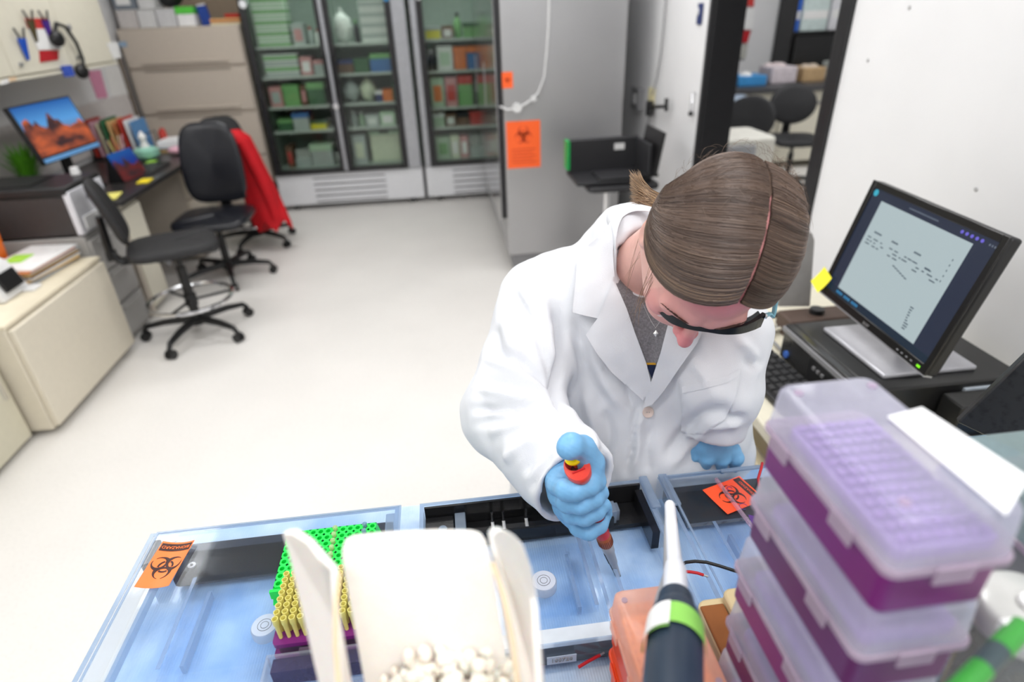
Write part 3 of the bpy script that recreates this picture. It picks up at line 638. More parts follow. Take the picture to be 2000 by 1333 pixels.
p = on(128, 139, x=cx); o = MB().box(-.005, -.04, -.03, .02, .04, .03).build('blue_tape', mat('blue_tape', hexc(60, 90, 190), .5)); o.location = p+V3((.006, 0, 0)); tag(o, 'small blue block under the headphones on cupboard rail', 'tape')
# papers pinned on the left wall
cx = LX+.003
wallbox('paper_sheet', 'pink sheet pinned to the left wall under the cupboard end', 'paper', ((170, 139), (195, 137), (210, 190), (190, 193)), mat('sheet_pink', hexc(222, 150, 180), .7))
wallbox('paper_sheet', 'tall white sheet right of the pink sheet on the left wall', 'paper', ((203, 134), (234, 130), (252, 185), (218, 188)), m_paper)
wallbox('paper_sheet', 'white sheet pinned low on the wall above the folders', 'paper', ((205, 196), (240, 194), (250, 222), (213, 226)), m_paper)
wallbox('paper_sheet', 'white speckled sheet beside the file cabinet above the blue folder', 'paper', ((243, 196), (259, 194), (268, 232), (252, 236)), mat('sheet_grey', hexc(214, 208, 208), .7))
o = MB().box(LX+.001, 5.845, .0, LX+.03, 5.88, 1.4).build('corner_strip', mat('taupe_strip', hexc(120, 110, 100), .6)); tag(o, 'dark taupe vertical strip between wall papers and file cabinet', 'strip')
o = MB().box(LX+.001, 3.3, .78, LX+.02, 5.8, 1.12).build('wall_panel', mat('pale_grey_panel', hexc(215, 210, 208), .7)); tag(o, 'pale grey backing panel behind the monitor and folders', 'panel')
# lateral file cabinet
t, oo = world_thing('file_cabinet', 'tall taupe lateral file cabinet beside the glass door fridge', 'cabinet', (-2.09, 6.2, 0))
m_fc = mat('file_cabinet_taupe', hexc(196, 185, 172), .5, var=.02)
MB().box(-2.585, 5.93, .03, -1.60, 6.5, 1.6).build('cabinet_body', m_fc, t, bevel=.006, origin=oo)
MB().box(-2.57, 5.95, .0, -1.62, 6.48, .03).build('base', m_grey, t, origin=oo)
for z0, z1 in ((.08, .53), (.545, .915), (.93, 1.285), (1.3, 1.59)):
    d = MB().box(-2.575, 5.905, z0, -1.61, 5.93, z1).build('drawer', m_fc, t, bevel=.006, origin=oo)
    MB().box(-2.45, 5.885, z0-.002+.03, -1.74, 5.905, z0+.05).build('drawer_pull', m_fc, d, bevel=.006, origin=oo)
    if z1 < 1.5: MB().box(-2.45, 5.9, z1-.02, -1.74, 5.906, z1-.006).build('groove_shade', mat('groove_shade_taupe', hexc(150, 140, 128), .6), d, origin=oo)  # darker taupe strip paints groove shade near the drawer top; nothing is cut
# on top of the file cabinet
xs = (-2.56, -2.40, -2.25, -2.09)
for i, (x, w) in enumerate(zip(xs, (.15, .14, .15, .14))):
    t = thing('storage_box', ['plain white box at the left end on the file cabinet top', 'white box second from left on file cabinet top', 'white box third from left on the file cabinet top', 'white tub with a bright green lid on file cabinet'][i], 'box', (x+w/2, 6.06, 1.601))
    MB().box(-w/2, -.1, 0, w/2, .1, .13 if i < 3 else .09).build('box_body', mat('box_white_%d' % i, [hexc(205, 200, 198), hexc(214, 214, 214), hexc(206, 206, 208), hexc(240, 240, 240)][i], .6), t, bevel=.004)
    MB().box(-w/2-.004, -.104, .132 if i < 3 else .092, w/2+.004, .104, .138 if i < 3 else .145).build('lid', m_paper if i < 3 else mat('green_lid', hexc(90, 205, 70), .4), t, bevel=.004)
t = thing('storage_box', 'grey framed box on top of the left white box', 'box', (-2.48, 6.08, 1.742)); MB().box(-.09, -.1, 0, .09, .1, .16).build('box_body', mat('box_grey', hexc(120, 128, 138), .5), t, bevel=.004); MB().box(-.06, -.104, .03, .05, -.1, .15).build('label_window', m_paper, t)
t = thing('storage_box', 'white box beside the grey framed box, upper layer', 'box', (-2.31, 6.08, 1.742)); MB().box(-.065, -.1, 0, .065, .1, .16).build('box_body', mat('box_white_1', hexc(214, 214, 214), .6), t, bevel=.004); MB().box(-.067, -.102, .162, .067, .102, .175).build('lid', m_paper, t)
t = thing('black_bag', 'crumpled black bag behind the boxes on the file cabinet', 'bag', (-2.17, 6.14, 1.742)); b = MB().ell((0, 0, .08), (.1, .09, .08))
for v in b.v: v *= 1+.1*math.sin(v.x*60+v.z*40)
b.build('bag_body', m_black, t)
t = thing('spray_can', 'dark blue leaning box with pale ends on the file cabinet', 'box', (-1.885, 6.05, 1.601), rz=.1)
MB().box(-.04, -.02, 0, .04, .02, .15, R=Matrix.Rotation(-.12, 3, 'Y'), c=(0, 0, 0)).build('box_body', mat('deep_blue', hexc(10, 60, 150), .5), t, bevel=.004)
MB().box(-.03, -.018, .15, .03, .018, .162, R=Matrix.Rotation(-.12, 3, 'Y'), c=(0, 0, 0)).build('cap', m_white, t)
paper_stack('folder_pile', 'orange and yellow folders stacked flat on the file cabinet top', 'folders', (-1.73, 6.1, 1.601), .24, .26, [('cream', 1.2), ('manila', 1), ('orange', 1), ('manila', .8)], .05)
o = MB().rbox(-.06, -.05, 0, .06, .05, .03, .02).build('red_pouch', mat('red_plastic', hexc(190, 40, 25), .5), bevel=.006); o.location = (-1.68, 6.1, 1.653); tag(o, 'small red pouch on top of the yellow folders', 'pouch')
o = MB().box(-.03, -.004, -.02, .03, 0, .02).build('blue_label', mat('pale_blue_label', hexc(150, 175, 200), .6)); o.location = (-2.555, 5.904, 1.49); tag(o, 'pale blue label on the upper left drawer corner', 'label')

# ---------------------------------------------------------------- chairs
def swivel_chair(name, label, loc, rz, seat_h, seat=(.42, .42), ring=None, back=(.38, .5), back_z=.08, leather=False, arms=False, base_r=.3, chrome_ring=True, round_back=False, grp=None):
    """built facing local +x; the backrest stands at local -x"""
    t = thing(name, label, 'chair', loc, rz, grp); M = mat('black_leather', (.012, .013, .018), .28) if leather else m_black_soft
    hub = MB().cyl((0, 0, .07), (0, 0, .13), .04, .035).build('hub', m_black, t)
    for k in range(5):
        a = 2*PI*k/5+.35; c, s = math.cos(a), math.sin(a)
        l = MB().tube([(.03*c, .03*s, .105), (base_r*.6*c, base_r*.6*s, .10), (base_r*.93*c, base_r*.93*s, .085), (base_r*c, base_r*s, .06)], [.024, .02, .016, .013], 8).build('base_leg', m_black, t)
        wc = V3((base_r*c, base_r*s, .027)); e = V3((-s, c, 0))
        MB().cyl(wc-e*.022, wc-e*.006, .027, n=14).cyl(wc+e*.006, wc+e*.022, .027, n=14).cyl(wc+V3((0, 0, .005)), wc+V3((0, 0, .04)), .011, n=8).build('caster', m_black, l)
    MB().cyl((0, 0, .12), (0, 0, seat_h-.16), .026).cyl((0, 0, seat_h-.2), (0, 0, seat_h-.07), .016).build('gas_column', m_black, t)
    if ring:
        R0 = .225; n = 36
        rg = MB().tube([(R0*math.cos(2*PI*i/n), R0*math.sin(2*PI*i/n), ring) for i in range(n+1)], .012, 8, caps=False).build('foot_ring', m_chrome, t)
        for k in range(3):
            a = 2*PI*k/3; MB().tube([(0, 0, ring-.01), (R0*math.cos(a), R0*math.sin(a), ring)], .008, 6).build('spoke', m_black, rg)
        MB().cyl((0, 0, ring-.04), (0, 0, ring+.03), .034).build('ring_clamp', m_black, t)
    MB().box(-.1, -.08, seat_h-.09, .1, .08, seat_h-.06).tube([(.05, .05, seat_h-.08), (.08, .2, seat_h-.085)], .007, 6).build('seat_mechanism', m_black, t)
    sx, sy = seat; b = MB(); nu, nv = 20, 8; vs = []; fs = []
    for j in range(nv+1):
        v = -PI/2+PI*j/nv
        for i in range(nu):
            u = 2*PI*i/nu; cu, su = math.cos(u), math.sin(u)
            q = lambda w, e=.45: math.copysign(abs(w)**e, w)
            r = max(math.cos(v), 0)**.25 if 0 < j < nv else .0
            vs.append(V3((sx/2*q(cu)*r, sy/2*q(su)*r, seat_h-.03+.03*q(math.sin(v), .6)+(-.012 if cu > .7 else 0))))
    for j in range(nv):
        for i in range(nu): fs.append((j*nu+i, j*nu+(i+1) % nu, (j+1)*nu+(i+1) % nu, (j+1)*nu+i))
    MB().add(vs, fs).build('seat', M, t, ang=60)
    bw, bh = back; b0 = seat_h+back_z; xb = -sx/2-.02
    b = MB(); vs = []; fs = []
    for j in range(nv+1):
        v = -PI/2+PI*j/nv
        for i in range(28):
            u = 2*PI*i/28; cu, su = math.cos(u), math.sin(u); e = 1.0 if round_back else .5
            q = lambda w, e_=e: math.copysign(abs(w)**e_, w)
            r = max(math.cos(v), 0)**.3 if 0 < j < nv else 0
            y = bw/2*q(cu)*r; z = bh/2*q(su)*r
            if not round_back: y *= 1-.12*max(0, z/(bh/2))
            vs.append(V3((xb - .04*(z/(bh/2)) + .35*y*y/bw + .026*math.sin(v), y, b0+bh/2+z)))
    for j in range(nv):
        for i in range(28): fs.append((j*28+i, j*28+(i+1) % 28, (j+1)*28+(i+1) % 28, (j+1)*28+i))
    MB().add(vs, fs).build('backrest', M, t, ang=60)
    MB().tube([(-.05, 0, seat_h-.075), (-sx/2-.03, 0, seat_h-.07), (-sx/2-.07, 0, seat_h-.02), (-sx/2-.06, 0, b0+bh*.45)], [.02, .022, .022, .018], 8, flat=1.8).build('back_bar', m_black, t)
    if not leather: MB().cyl((-sx/2-.09, 0, seat_h-.03), (-sx/2-.04, 0, seat_h-.03), .03, n=10).build('adjust_knob', m_black, t)
    if arms:
        for s in (-1, 1):
            a = MB().tube([(.02, s*sy*.5, seat_h-.06), (.02, s*(sy*.5+.05), seat_h), (-.02, s*(sy*.5+.06), seat_h+.2)], .014, 8).build('arm_support', m_black, t)
            MB().rbox(-.15, s*(sy*.5+.06)-.035, seat_h+.2, .12, s*(sy*.5+.06)+.035, seat_h+.225, .03).build('arm_pad', m_black, a, bevel=.006)
    return t
swivel_chair('drafting_stool', 'black drafting stool with chrome foot ring in front of the low cabinet', (-1.52, 3.36, 0), .38, .585, seat=(.46, .40), ring=.23, back=(.30, .34), back_z=.03)
swivel_chair('office_chair', 'black leather high-back office chair facing the camera by the desk', (-1.6, 4.26, 0), -PI/2+.02, .47, seat=(.48, .50), back=(.42, .54), back_z=.02, leather=True)
c = swivel_chair('drafting_stool', 'black stool with chrome ring behind the leather chair holding a red jacket', (-1.57, 4.98, 0), -.9, .5, seat=(.44, .42), ring=.2, back=(.36, .4), back_z=.08, arms=False)
t, oo = world_thing('jacket', 'bright red jacket draped over the chair behind the leather chair', 'jacket', (-1.42, 4.75, .3))
m_red = mat('red_cloth', hexc(205, 16, 30), .75, var=.1, scale=12, bump=.3, bscale=40)
b = MB(); vs = []; fs = []; n = 24; k = 14
for j in range(k+1):
    v = j/k; z = .93-v*.72
    for i in range(n):
        u = 2*PI*i/n; rx = (.08+.065*v**.8)*(1+.09*math.sin(5*u+3*v)); ry = (.06+.02*v)*(1+.12*math.sin(4*u+2*v))
        if j == 0: rx *= .5; ry *= .4
        vs.append(V3((-1.50+.12*v+rx*math.cos(u), 4.80+ry*math.sin(u), z+(.0 if j < k else .05*math.sin(6*u)))))
for j in range(k):
    for i in range(n): fs.append((j*n+i, j*n+(i+1) % n, (j+1)*n+(i+1) % n, (j+1)*n+i))
fs.append(tuple(range(n))); fs.append(tuple(reversed(range(k*n, k*n+n))))
MB().add(vs, fs).build('jacket_body', m_red, t, origin=oo, ang=80)
MB().tube([(-1.44, 4.72, .86), (-1.36, 4.72, .6), (-1.33, 4.74, .36), (-1.34, 4.75, .26)], [.04, .05, .045, .035], 12).build('sleeve', m_red, t, origin=oo, ang=80)
t, oo = world_thing('plastic_bag_hook', 'pale translucent bag hanging beneath the desk end', 'bag', (-1.85, 3.9, .2)); MB().ell((-1.86, 3.97, .3), (.025, .05, .08)).build('bag_body', m_grey, t, origin=oo); MB().cyl((-1.86, 3.97, .36), (-1.875, 3.97, .44), .004).build('hook', m_black, t, origin=oo)

# ---------------------------------------------------------------- right wall fittings
t, oo = world_thing('wall_outlet', 'steel wall outlet box in the gap beside the grey fridge', 'outlet', (WX-.001, 4.25, 1.07)); MB().box(WX-.04, 4.17, 1.0, WX-.002, 4.33, 1.14).build('box', m_grey, t, bevel=.004, origin=oo); MB().box(WX-.045, 4.22, 1.04, WX-.04, 4.28, 1.1).build('socket', m_white, t, origin=oo)
t, oo = world_thing('wall_outlet', 'cream outlet plate with plugged cords on the white wall', 'outlet', (WX-.001, 4.0, 1.09)); MB().box(WX-.012, 3.95, 1.04, WX-.002, 4.05, 1.16).build('plate', mat('cream_plate', hexc(236, 226, 180), .5), t, origin=oo)
MB().box(WX-.05, 3.93, 1.0, WX-.012, 3.97, 1.09).build('plug', m_black, t, bevel=.004, origin=oo)
t, oo = world_thing('extension_cord', 'thin grey power cord running down the white wall to the outlet', 'cord', (WX-.02, 3.95, 1.1))
MB().tube([on(x, y, x=WX-.02) for x, y in ((1301, -30), (1300, 0), (1296, 50), (1291, 100), (1283, 150), (1274, 185))], .005, 8).build('cord', m_grey, t, origin=oo)
t, oo = world_thing('wall_bracket', 'black metal arm bracket screwed to the white wall', 'bracket', on(1290, 210, x=WX-.03))
a, b_, c, d = [on(x, y, x=WX-.04) for x, y in ((1270, 225), (1271, 197), (1301, 218), (1302, 192))]
MB().tube([a, b_], .016, 8).build('left_bar', m_black, t, origin=oo); MB().tube([c, d], .012, 8).build('right_bar', m_black, t, origin=oo); MB().tube([(a*.3+b_*.7)*.5+(a*.6+b_*.4)*.5, c*.6+d*.4], .01, 8).build('arm', m_black, t, origin=oo)
MB().tube([a, a+V3((-.02, 0, -.1)), on(1267, 250, x=WX-.04), on(1262, 300, x=WX-.1)], .004, 6).build('hanging_wire', m_black, t, origin=oo)
a, b_ = on(1366, 6, x=WX-.003), on(1366, 48, x=WX-.003)
t, oo = world_thing('badge_holder', 'dark blue key card with white circle on the wall by the doorway', 'card', b_)
MB().box(WX-.008, b_.y-.03, b_.z, WX-.003, b_.y+.035, a.z).build('card', mat('navy', hexc(40, 55, 105), .4), t, bevel=.004, origin=oo); MB().cyl((WX-.008, a.y, a.z-.04), (WX-.014, a.y, a.z-.04), .02).build('button', m_white, t, origin=oo)
a, b_ = on(1352, 183, x=WX-.02), on(1349, 222, x=WX-.02)
t, oo = world_thing('pull_handle', 'slim pull handle on the white wall beside black door frame', 'handle', b_)
MB().tube([a+V3((.018, 0, 0)), a, b_, b_+V3((.018, 0, 0))], .007, 8).build('bar', m_chrome, t, origin=oo); MB().ell(b_, (.014, .014, .014)).build('end_cap', m_black, t, origin=oo)

# ---------------------------------------------------------------- next room seen through the doorway
t, oo = world_thing('lab_counter', 'grey topped counter along the far wall of the next room', 'counter', (3.8, 6.9, 0))
MB().box(2.9, 6.2, .8, 5.45, 7.28, .85).build('countertop', mat('counter_grey', (.07, .07, .075), .4), t, origin=oo)
for k in range(4): 
    d = MB().box(2.92+.64*k, 6.26, .08, 3.54+.64*k, 7.25, .79).build('cabinet_front', m_cream, t, bevel=.004, origin=oo); MB().box(3.1+.64*k, 6.245, .66, 3.35+.64*k, 6.26, .68).build('pull', m_grey, d, origin=oo)
bl_ = on(1468, 228, z=.76); br_ = on(1545, 200, z=.76); sr_ = on(1548, 268, z=.48); dr_ = (sr_-br_); dr_.z = 0; dr_.normalize(); ar_ = math.atan2(dr_.y, dr_.x)
al_ = -2.35; cl_ = bl_+V3((math.cos(al_), math.sin(al_), 0))*.27; cr_ = br_+dr_*.27
for (cx0, cy0, sy_h, h_, l) in ((cl_.x, cl_.y, .5, .44, 'black lab chair with oval back, left one beyond the doorway'), (cr_.x, cr_.y, .5, .44, 'black lab chair with oval back and empty seat, right one beyond the doorway')):
    swivel_chair('lab_chair', l, (cx0, cy0, 0), (ar_ if 'right' in l else al_), .5, seat=(.44, .46), back=(.44, .36), back_z=.07, round_back=True)
p = on(1455, 250, x=1.98)
t, oo = world_thing('centrifuge', 'off-white floor device with a red tag just inside the next room', 'device', (1.85, 3.85, 0))
MB().rbox(1.62, 3.66, .02, 2.1, 4.05, .88, .05).build('housing', mat('offwhite_enamel', hexc(226, 224, 214), .4), t, bevel=.02, origin=oo)
MB().box(1.68, 3.64, .55, 1.95, 3.66, .84).build('front_panel', mat('panel_grey', hexc(170, 172, 176), .4), t, bevel=.004, origin=oo)
MB().box(1.66, 3.63, .76, 1.72, 3.64, .83).build('red_tag', mat('tag_red', hexc(255, 80, 50), .5), t, origin=oo)
MB().cyl((1.67, 3.7, 0), (1.67, 3.7, .03), .02).build('foot', m_black, t, origin=oo)
def farbox(n, l, c, pts, y, m, th=.02):
    ps = [on(x, yy, y=y) for x, yy in pts]; return tag(MB().extr(ps, (0, th, 0)).build(n, m, origin=ps[0], smooth=False), l, c)
fy = 7.27
farbox('wall_notice', 'red topped notice high on the next room wall', 'notice', ((1443, -30), (1476, -30), (1472, 13), (1440, 10)), fy, mat('notice_red', hexc(205, 60, 55), .5))
farbox('wall_notice', 'white notice sheet between two red ones in the next room', 'notice', ((1439, 14), (1474, 16), (1470, 58), (1436, 56)), fy, m_paper)
farbox('wall_notice', 'dark red pocket below the white notice in next room', 'notice', ((1434, 58), (1467, 60), (1460, 84), (1432, 84)), fy, mat('notice_dark_red', hexc(185, 30, 40), .5))
farbox('wall_notice', 'pale grey plate under the dark red wall pocket', 'notice', ((1432, 87), (1461, 86), (1456, 114), (1430, 114)), fy, mat('plate_grey', hexc(190, 190, 182), .5))
a, b_ = on(1548, 0, y=6.95), on(1600, 118, y=6.95)
t, oo = world_thing('shelf_unit', 'black shelf unit holding bins above the far counter', 'shelf', (4.2, 7.0, .851))
MB().box(3.9, 7.24, .852, 4.75, 7.26, 2.1).box(3.9, 6.9, .852, 3.92, 7.26, 2.1).box(4.73, 6.9, .852, 4.75, 7.26, 2.1).build('frame', m_black, t, origin=oo)
for z in (1.28, 1.68): MB().box(3.92, 6.9, z, 4.73, 7.24, z+.03).build('shelf_board', m_black, t, origin=oo)
t, oo = world_thing('computer_monitor', 'black monitor back under the shelf in the next room', 'monitor', (4.15, 6.8, .851)); MB().box(3.9, 6.78, .92, 4.45, 6.81, 1.27).build('screen', m_black, t, origin=oo); MB().box(4.1, 6.76, .852, 4.3, 6.86, .92).build('stand', m_black, t, origin=oo)
for i, (x, w, c, l) in enumerate(((3.93, .05, hexc(40, 100, 200), 'bright blue binder at the left end of the black shelf'), (4.0, .3, hexc(205, 220, 218), 'pale translucent bin in the middle of the black shelf'), (4.33, .2, hexc(225, 225, 230), 'white bagged supplies at right end of the black shelf'))):
    t = thing('supply_bin', l, 'bin', (x+w/2, 7.05, 1.311)); MB().box(-w/2, -.12, 0, w/2, .12, .34).build('bin_body', mat('bin_%d' % i, c, .5, var=.1), t, bevel=.01); MB().box(-w/2+.01, -.123, .12, w/2-.01, -.12, .2).build('label', m_paper, t)
for i, (x, y, w, d, h, c, l) in enumerate(((3.1, 6.5, .3, .3, .1, hexc(60, 140, 200), 'bright blue tray heaped with supplies on the far counter'), (3.5, 6.6, .28, .3, .16, hexc(210, 200, 205), 'mixed pale packages next to the blue tray'), (3.85, 6.6, .25, .3, .14, hexc(190, 160, 120), 'tan package on the far counter beside pale box'), (4.25, 6.6, .4, .4, .17, hexc(200, 205, 200), 'pale grey instrument box at the right of the far counter'), (2.97, 6.75, .2, .3, .3, hexc(165, 180, 195), 'translucent blue-grey tub at the left end of far counter'))):
    t = thing('supply_box', l, 'box', (x+w/2, y, .851)); MB().box(-w/2, -d/2, 0, w/2, d/2, h).build('box_body', mat('supply_%d' % i, c, .5, var=.15), t, bevel=.01)
    b = MB()
    for q in range(5): b.ell((random.uniform(-w*.3, w*.3), random.uniform(-d*.3, d*.3), h), (.05, .05, .03), nu=8, nv=6)
    b.build('contents', mat('contents_%d' % i, [(.75, .75, .75), (.7, .6, .6), (.6, .5, .4), (.6, .65, .62), (.6, .65, .7)][i], .6), t)
o = MB().cyl((0, 0, 0), (0, 0, .1), .04).build('orange_bottle', m_bin); o.location = (4.55, 6.5, .851); tag(o, 'small orange bottle near right jamb on the far counter', 'bottle')
m_wst = clear('smoky_tub', (.8, .85, .9), milk=.5, milkcol=hexc(150, 165, 180)); 
t, oo = world_thing('storage_tub', 'blue-grey tall tub on the floor stand by the counter', 'tub', (2.85, 5.9, 0)); MB().rbox(2.7, 5.75, .35, 3.0, 6.05, .82, .03).build('tub_body', mat('tub_bluegrey', hexc(160, 175, 192), .4), t, bevel=.01, origin=oo); MB().box(2.68, 5.73, .0, 3.02, 6.07, .35).build('stand', m_beige2, t, bevel=.01, origin=oo)
# ---------------------------------------------------------------- right counter with computer
RC = .76
t, oo = world_thing('side_counter', 'cream topped side counter along the right wall', 'counter', (1.0, .9, 0))
MB().box(.69, -.6, RC-.035, WX-.003, 1.75, RC).build('countertop', mat('cream_laminate', hexc(226, 220, 200), .4, var=.02), t, bevel=.006, origin=oo)
MB().box(.725, -.55, RC-.12, WX-.02, 1.72, RC-.035).build('apron', mat('olive_apron', hexc(140, 126, 96), .6), t, origin=oo)
MB().box(.70, -.55, RC-.20, .735, 1.7, RC-.13).build('front_rail', mat('rail_cream', hexc(228, 216, 184), .45), t, bevel=.006, origin=oo)
for y in (-.5, 1.66):
    MB().box(.76, y-.03, 0, .82, y+.03, RC-.12).box(1.28, y-.03, 0, 1.34, y+.03, RC-.12).build('leg', m_beige2, t, origin=oo)
MB().box(1.3, -.5, .1, 1.33, 1.66, RC-.12).build('back_panel', mat('dark_olive_panel', hexc(110, 98, 76), .6), t, origin=oo)
# keyboard
kc = [on(x, y, z=RC+.02) for x, y in ((1503, 680), (1475, 697), (1505, 775), (1580, 748))]
t = thing('keyboard', 'black desktop keyboard on the cream counter beside the person', 'keyboard', (.81, 1.17, RC), rz=PI/2+.06)
MB().box(-.21, -.065, .001, .21, .065, .018).build('case', m_black, t, bevel=.004)
kb = None; key_me = None; m_key = mat('key_black', (.035, .035, .037), .45)
for r in range(5):
    for c in range(15):
        x = -.196+c*.028; y = -.05+r*.0235
        if key_me is None:
            o = MB().add([(-.0115, -.0095, 0), (.0115, -.0095, 0), (.0115, .0095, 0), (-.0115, .0095, 0), (-.009, -.007, .007), (.009, -.007, .007), (.009, .007, .007), (-.009, .007, .007)], [(3, 2, 1, 0), (4, 5, 6, 7), (0, 1, 5, 4), (1, 2, 6, 5), (2, 3, 7, 6), (3, 0, 4, 7)]).build('key', m_key, t, smooth=False); key_me = o.data
        else:
            o = bpy.data.objects.new('key', key_me); COL.objects.link(o); o.parent = t
        o.location = (x, y, .018)
# small form factor computer lying flat
t, oo = world_thing('desktop_computer', 'black desktop computer lying flat under the monitor', 'computer', (1.06, 1.2, RC)); PCT = RC+.105
m_pc = mat('computer_black', (.018, .018, .018), .32, var=.1)
MB().box(.90, 1.0, RC+.006, 1.27, 1.335, PCT).build('case', m_pc, t, bevel=.005, origin=oo)
f = MB().box(.878, 1.0, RC+.006, .90, 1.335, PCT).build('front_bezel', mat('bezel_black', (.03, .03, .03), .22), t, bevel=.004, origin=oo)
MB().box(.872, 1.0, PCT-.018, .88, 1.335, PCT-.006).build('silver_line', m_grey, f, origin=oo)
MB().cyl((.877, 1.30, RC+.03), (.872, 1.30, RC+.03), .01).build('blue_badge', mat('badge_blue', hexc(70, 110, 190), .4), f, origin=oo)
MB().box(.872, 1.02, RC+.02, .878, 1.2, RC+.085).build('port_panel', m_black, f, bevel=.002, origin=oo)
for k in range(4): MB().box(.868, 1.04+k*.022, RC+.03, .872, 1.053+k*.022, RC+.037).build('usb_port', m_grey, f, origin=oo)
for k in range(3): MB().box(.868, 1.13+k*.018, RC+.06, .872, 1.14+k*.018, RC+.068).build('audio_port', m_steel, f, origin=oo)
MB().box(1.12, .994, RC+.02, 1.19, 1.0, RC+.09).build('spec_label', mat('label_pale', hexc(205, 215, 225), .5), t, origin=oo)
for x in (.93, 1.24):
    for y in (1.03, 1.31): MB().cyl((x, y, RC), (x, y, RC+.008), .012).build('foot', m_black, t, origin=oo)
# black box behind it
# monitor (fitted pose)
yaw = -.068; tilt = .24; MC = V3((1.019, 1.173, 1.076)); MW, MH = .44, .309
n_ = V3((-math.cos(yaw), -math.sin(yaw), 0)); r_ = V3((math.sin(yaw), -math.cos(yaw), 0)); u_ = V3((0, 0, 1))*math.cos(tilt)-n_*math.sin(tilt); nf = (n_*math.cos(tilt)+V3((0, 0, 1))*math.sin(tilt))
MR = Matrix((( r_.x, nf.x, u_.x), (r_.y, nf.y, u_.y), (r_.z, nf.z, u_.z)))   # columns: right, out of screen, up
def ml(b): # local (right, out, up) -> world
    b.v = [MC + MR @ v for v in b.v]; return b
t, oo = world_thing('computer_monitor', 'black widescreen monitor tilted back, showing a typed document page', 'monitor', (1.0, 1.14, PCT))
MB_ = lambda: MB()
ml(MB_().box(-MW/2, -.03, -MH/2, MW/2, -.004, MH/2)).build('housing', m_black, t, bevel=.006, origin=oo)
ml(MB_().box(-MW/2, -.004, -MH/2, -MW/2+.016, .002, MH/2).box(MW/2-.016, -.004, -MH/2, MW/2, .002, MH/2).box(-MW/2+.016, -.004, MH/2-.016, MW/2-.016, .002, MH/2).box(-MW/2+.016, -.004, -MH/2, MW/2-.016, .002, -MH/2+.02)).build('bezel', mat('bezel_gloss', (.012, .012, .012), .2), t, bevel=.0015, origin=oo)
def glow(name, col, s): return mat(name, (.01, .01, .01), .25, emit=col, estr=s, var=0)
x0, x1, z0, z1 = -MW/2+.016, MW/2-.016, -MH/2+.02, MH/2-.016
sc_ = ml(MB_().box(x0, -.004, z0, x1, -.002, z1)).build('screen', glow('screen_navy', hexc(34, 44, 66), .9), t, origin=oo)
ml(MB_().box(x0+.045, -.002, z0+.018, x1-.055, -.0012, z1-.022)).build('document_page', glow('screen_page', hexc(176, 192, 196), .95), sc_, origin=oo)
ml(MB_().box(x0, -.002, z0, x1, -.0012, z0+.016)).build('task_bar', glow('screen_bar', hexc(20, 42, 62), .8), sc_, origin=oo)
ml(MB_().cyl((x0+.012, -.002, z1-.01), (x0+.012, -.001, z1-.01), .008)).build('start_icon', glow('screen_teal', hexc(60, 180, 205), .9), sc_, origin=oo)
b = MB(); rr = random.Random(5)
for i in range(16): b.box(x0+.04+.007*i, -.0018, z0+.005, x0+.044+.007*i, -.0009, z0+.011) if i % 5 else None
ml(b).build('task_icons', glow('screen_cyan', hexc(60, 160, 220), .8), sc_, origin=oo)
b = MB()
for i in range(5): b.cyl((x1-.095+.014*i, -.002, z1-.01), (x1-.095+.014*i, -.0009, z1-.01), .0038, n=8)
ml(b).build('toolbar_icons', glow('screen_violet', hexc(120, 110, 230), .8), sc_, origin=oo)
b = MB(); 
for i in range(22): b.box(-.06+i*.0045, -.0018, z1-.012, -.0575+i*.0045, -.0009, z1-.009)
ml(b).build('title_text', glow('screen_grey_text', hexc(110, 120, 135), .8), sc_, origin=oo)
b = MB()
for k in range(3): b.box(x1-.02+.007*k, -.0018, z1-.013, x1-.017+.007*k, -.0009, z1-.009)
ml(b).build('window_buttons', glow('screen_grey_text', hexc(110, 120, 135), .8), sc_, origin=oo)
b = MB()
for (lx, lz, n, sp) in ((-.13, .045, 5, 1), (-.06, .045, 4, 1), (.02, .048, 4, 1), (.07, .03, 3, 1)):
    for i in range(n): b.box(lx+i*.006, -.0012, lz, lx+.004+i*.006, -.0005, lz+.004)
for rw in range(3):
    x = -.145
    while x < .118:
        w = rr.uniform(.006, .018)
        if rr.random() < .8: b.box(x, -.0012, .03-rw*.008, x+w, -.0005, .0325-rw*.008)
        x += w+rr.uniform(.003, .012)
for i in range(6): b.box(-.02+.02*i*.5, -.0012, .0-.002*i, -.012+.01*i, -.0005, .0025-.002*i)
for k in range(9): b.box(.09+.001*k, -.0012, -.085-.006*k+.03, .0935+.001*k+rr.uniform(0, .01), -.0005, -.0825-.006*k+.03)
for k in range(5): b.box(.125, -.0012, .07-.012*k, .127, -.0005, .074-.012*k)
ml(b).build('document_text', glow('screen_ink', hexc(70, 88, 104), .7), sc_, origin=oo)
def text_mesh(name, s, size, mfn, mat_, parent, origin, thick=.0005):
    cu = bpy.data.curves.new('txt', 'FONT'); cu.body = s; cu.size = size; cu.align_x = 'CENTER'; cu.align_y = 'CENTER'; cu.extrude = thick; cu.resolution_u = 3
    to = bpy.data.objects.new('txt', cu); COL.objects.link(to); dg = bpy.context.evaluated_depsgraph_get(); dg.update()
    me = bpy.data.meshes.new_from_object(to.evaluated_get(dg)); bpy.data.objects.remove(to)
    for v in me.vertices: v.co = V3(mfn(v.co)) - V3(origin)
    me.materials.clear(); me.materials.append(mat_); o = bpy.data.objects.new(name, me); COL.objects.link(o)
    if parent: o.parent = parent
    return o
text_mesh('brand_letters', 'acer', .014, lambda c: MC+MR @ V3((c.x, .003+c.z, c.y-MH/2+.009)), m_steel, t, oo)
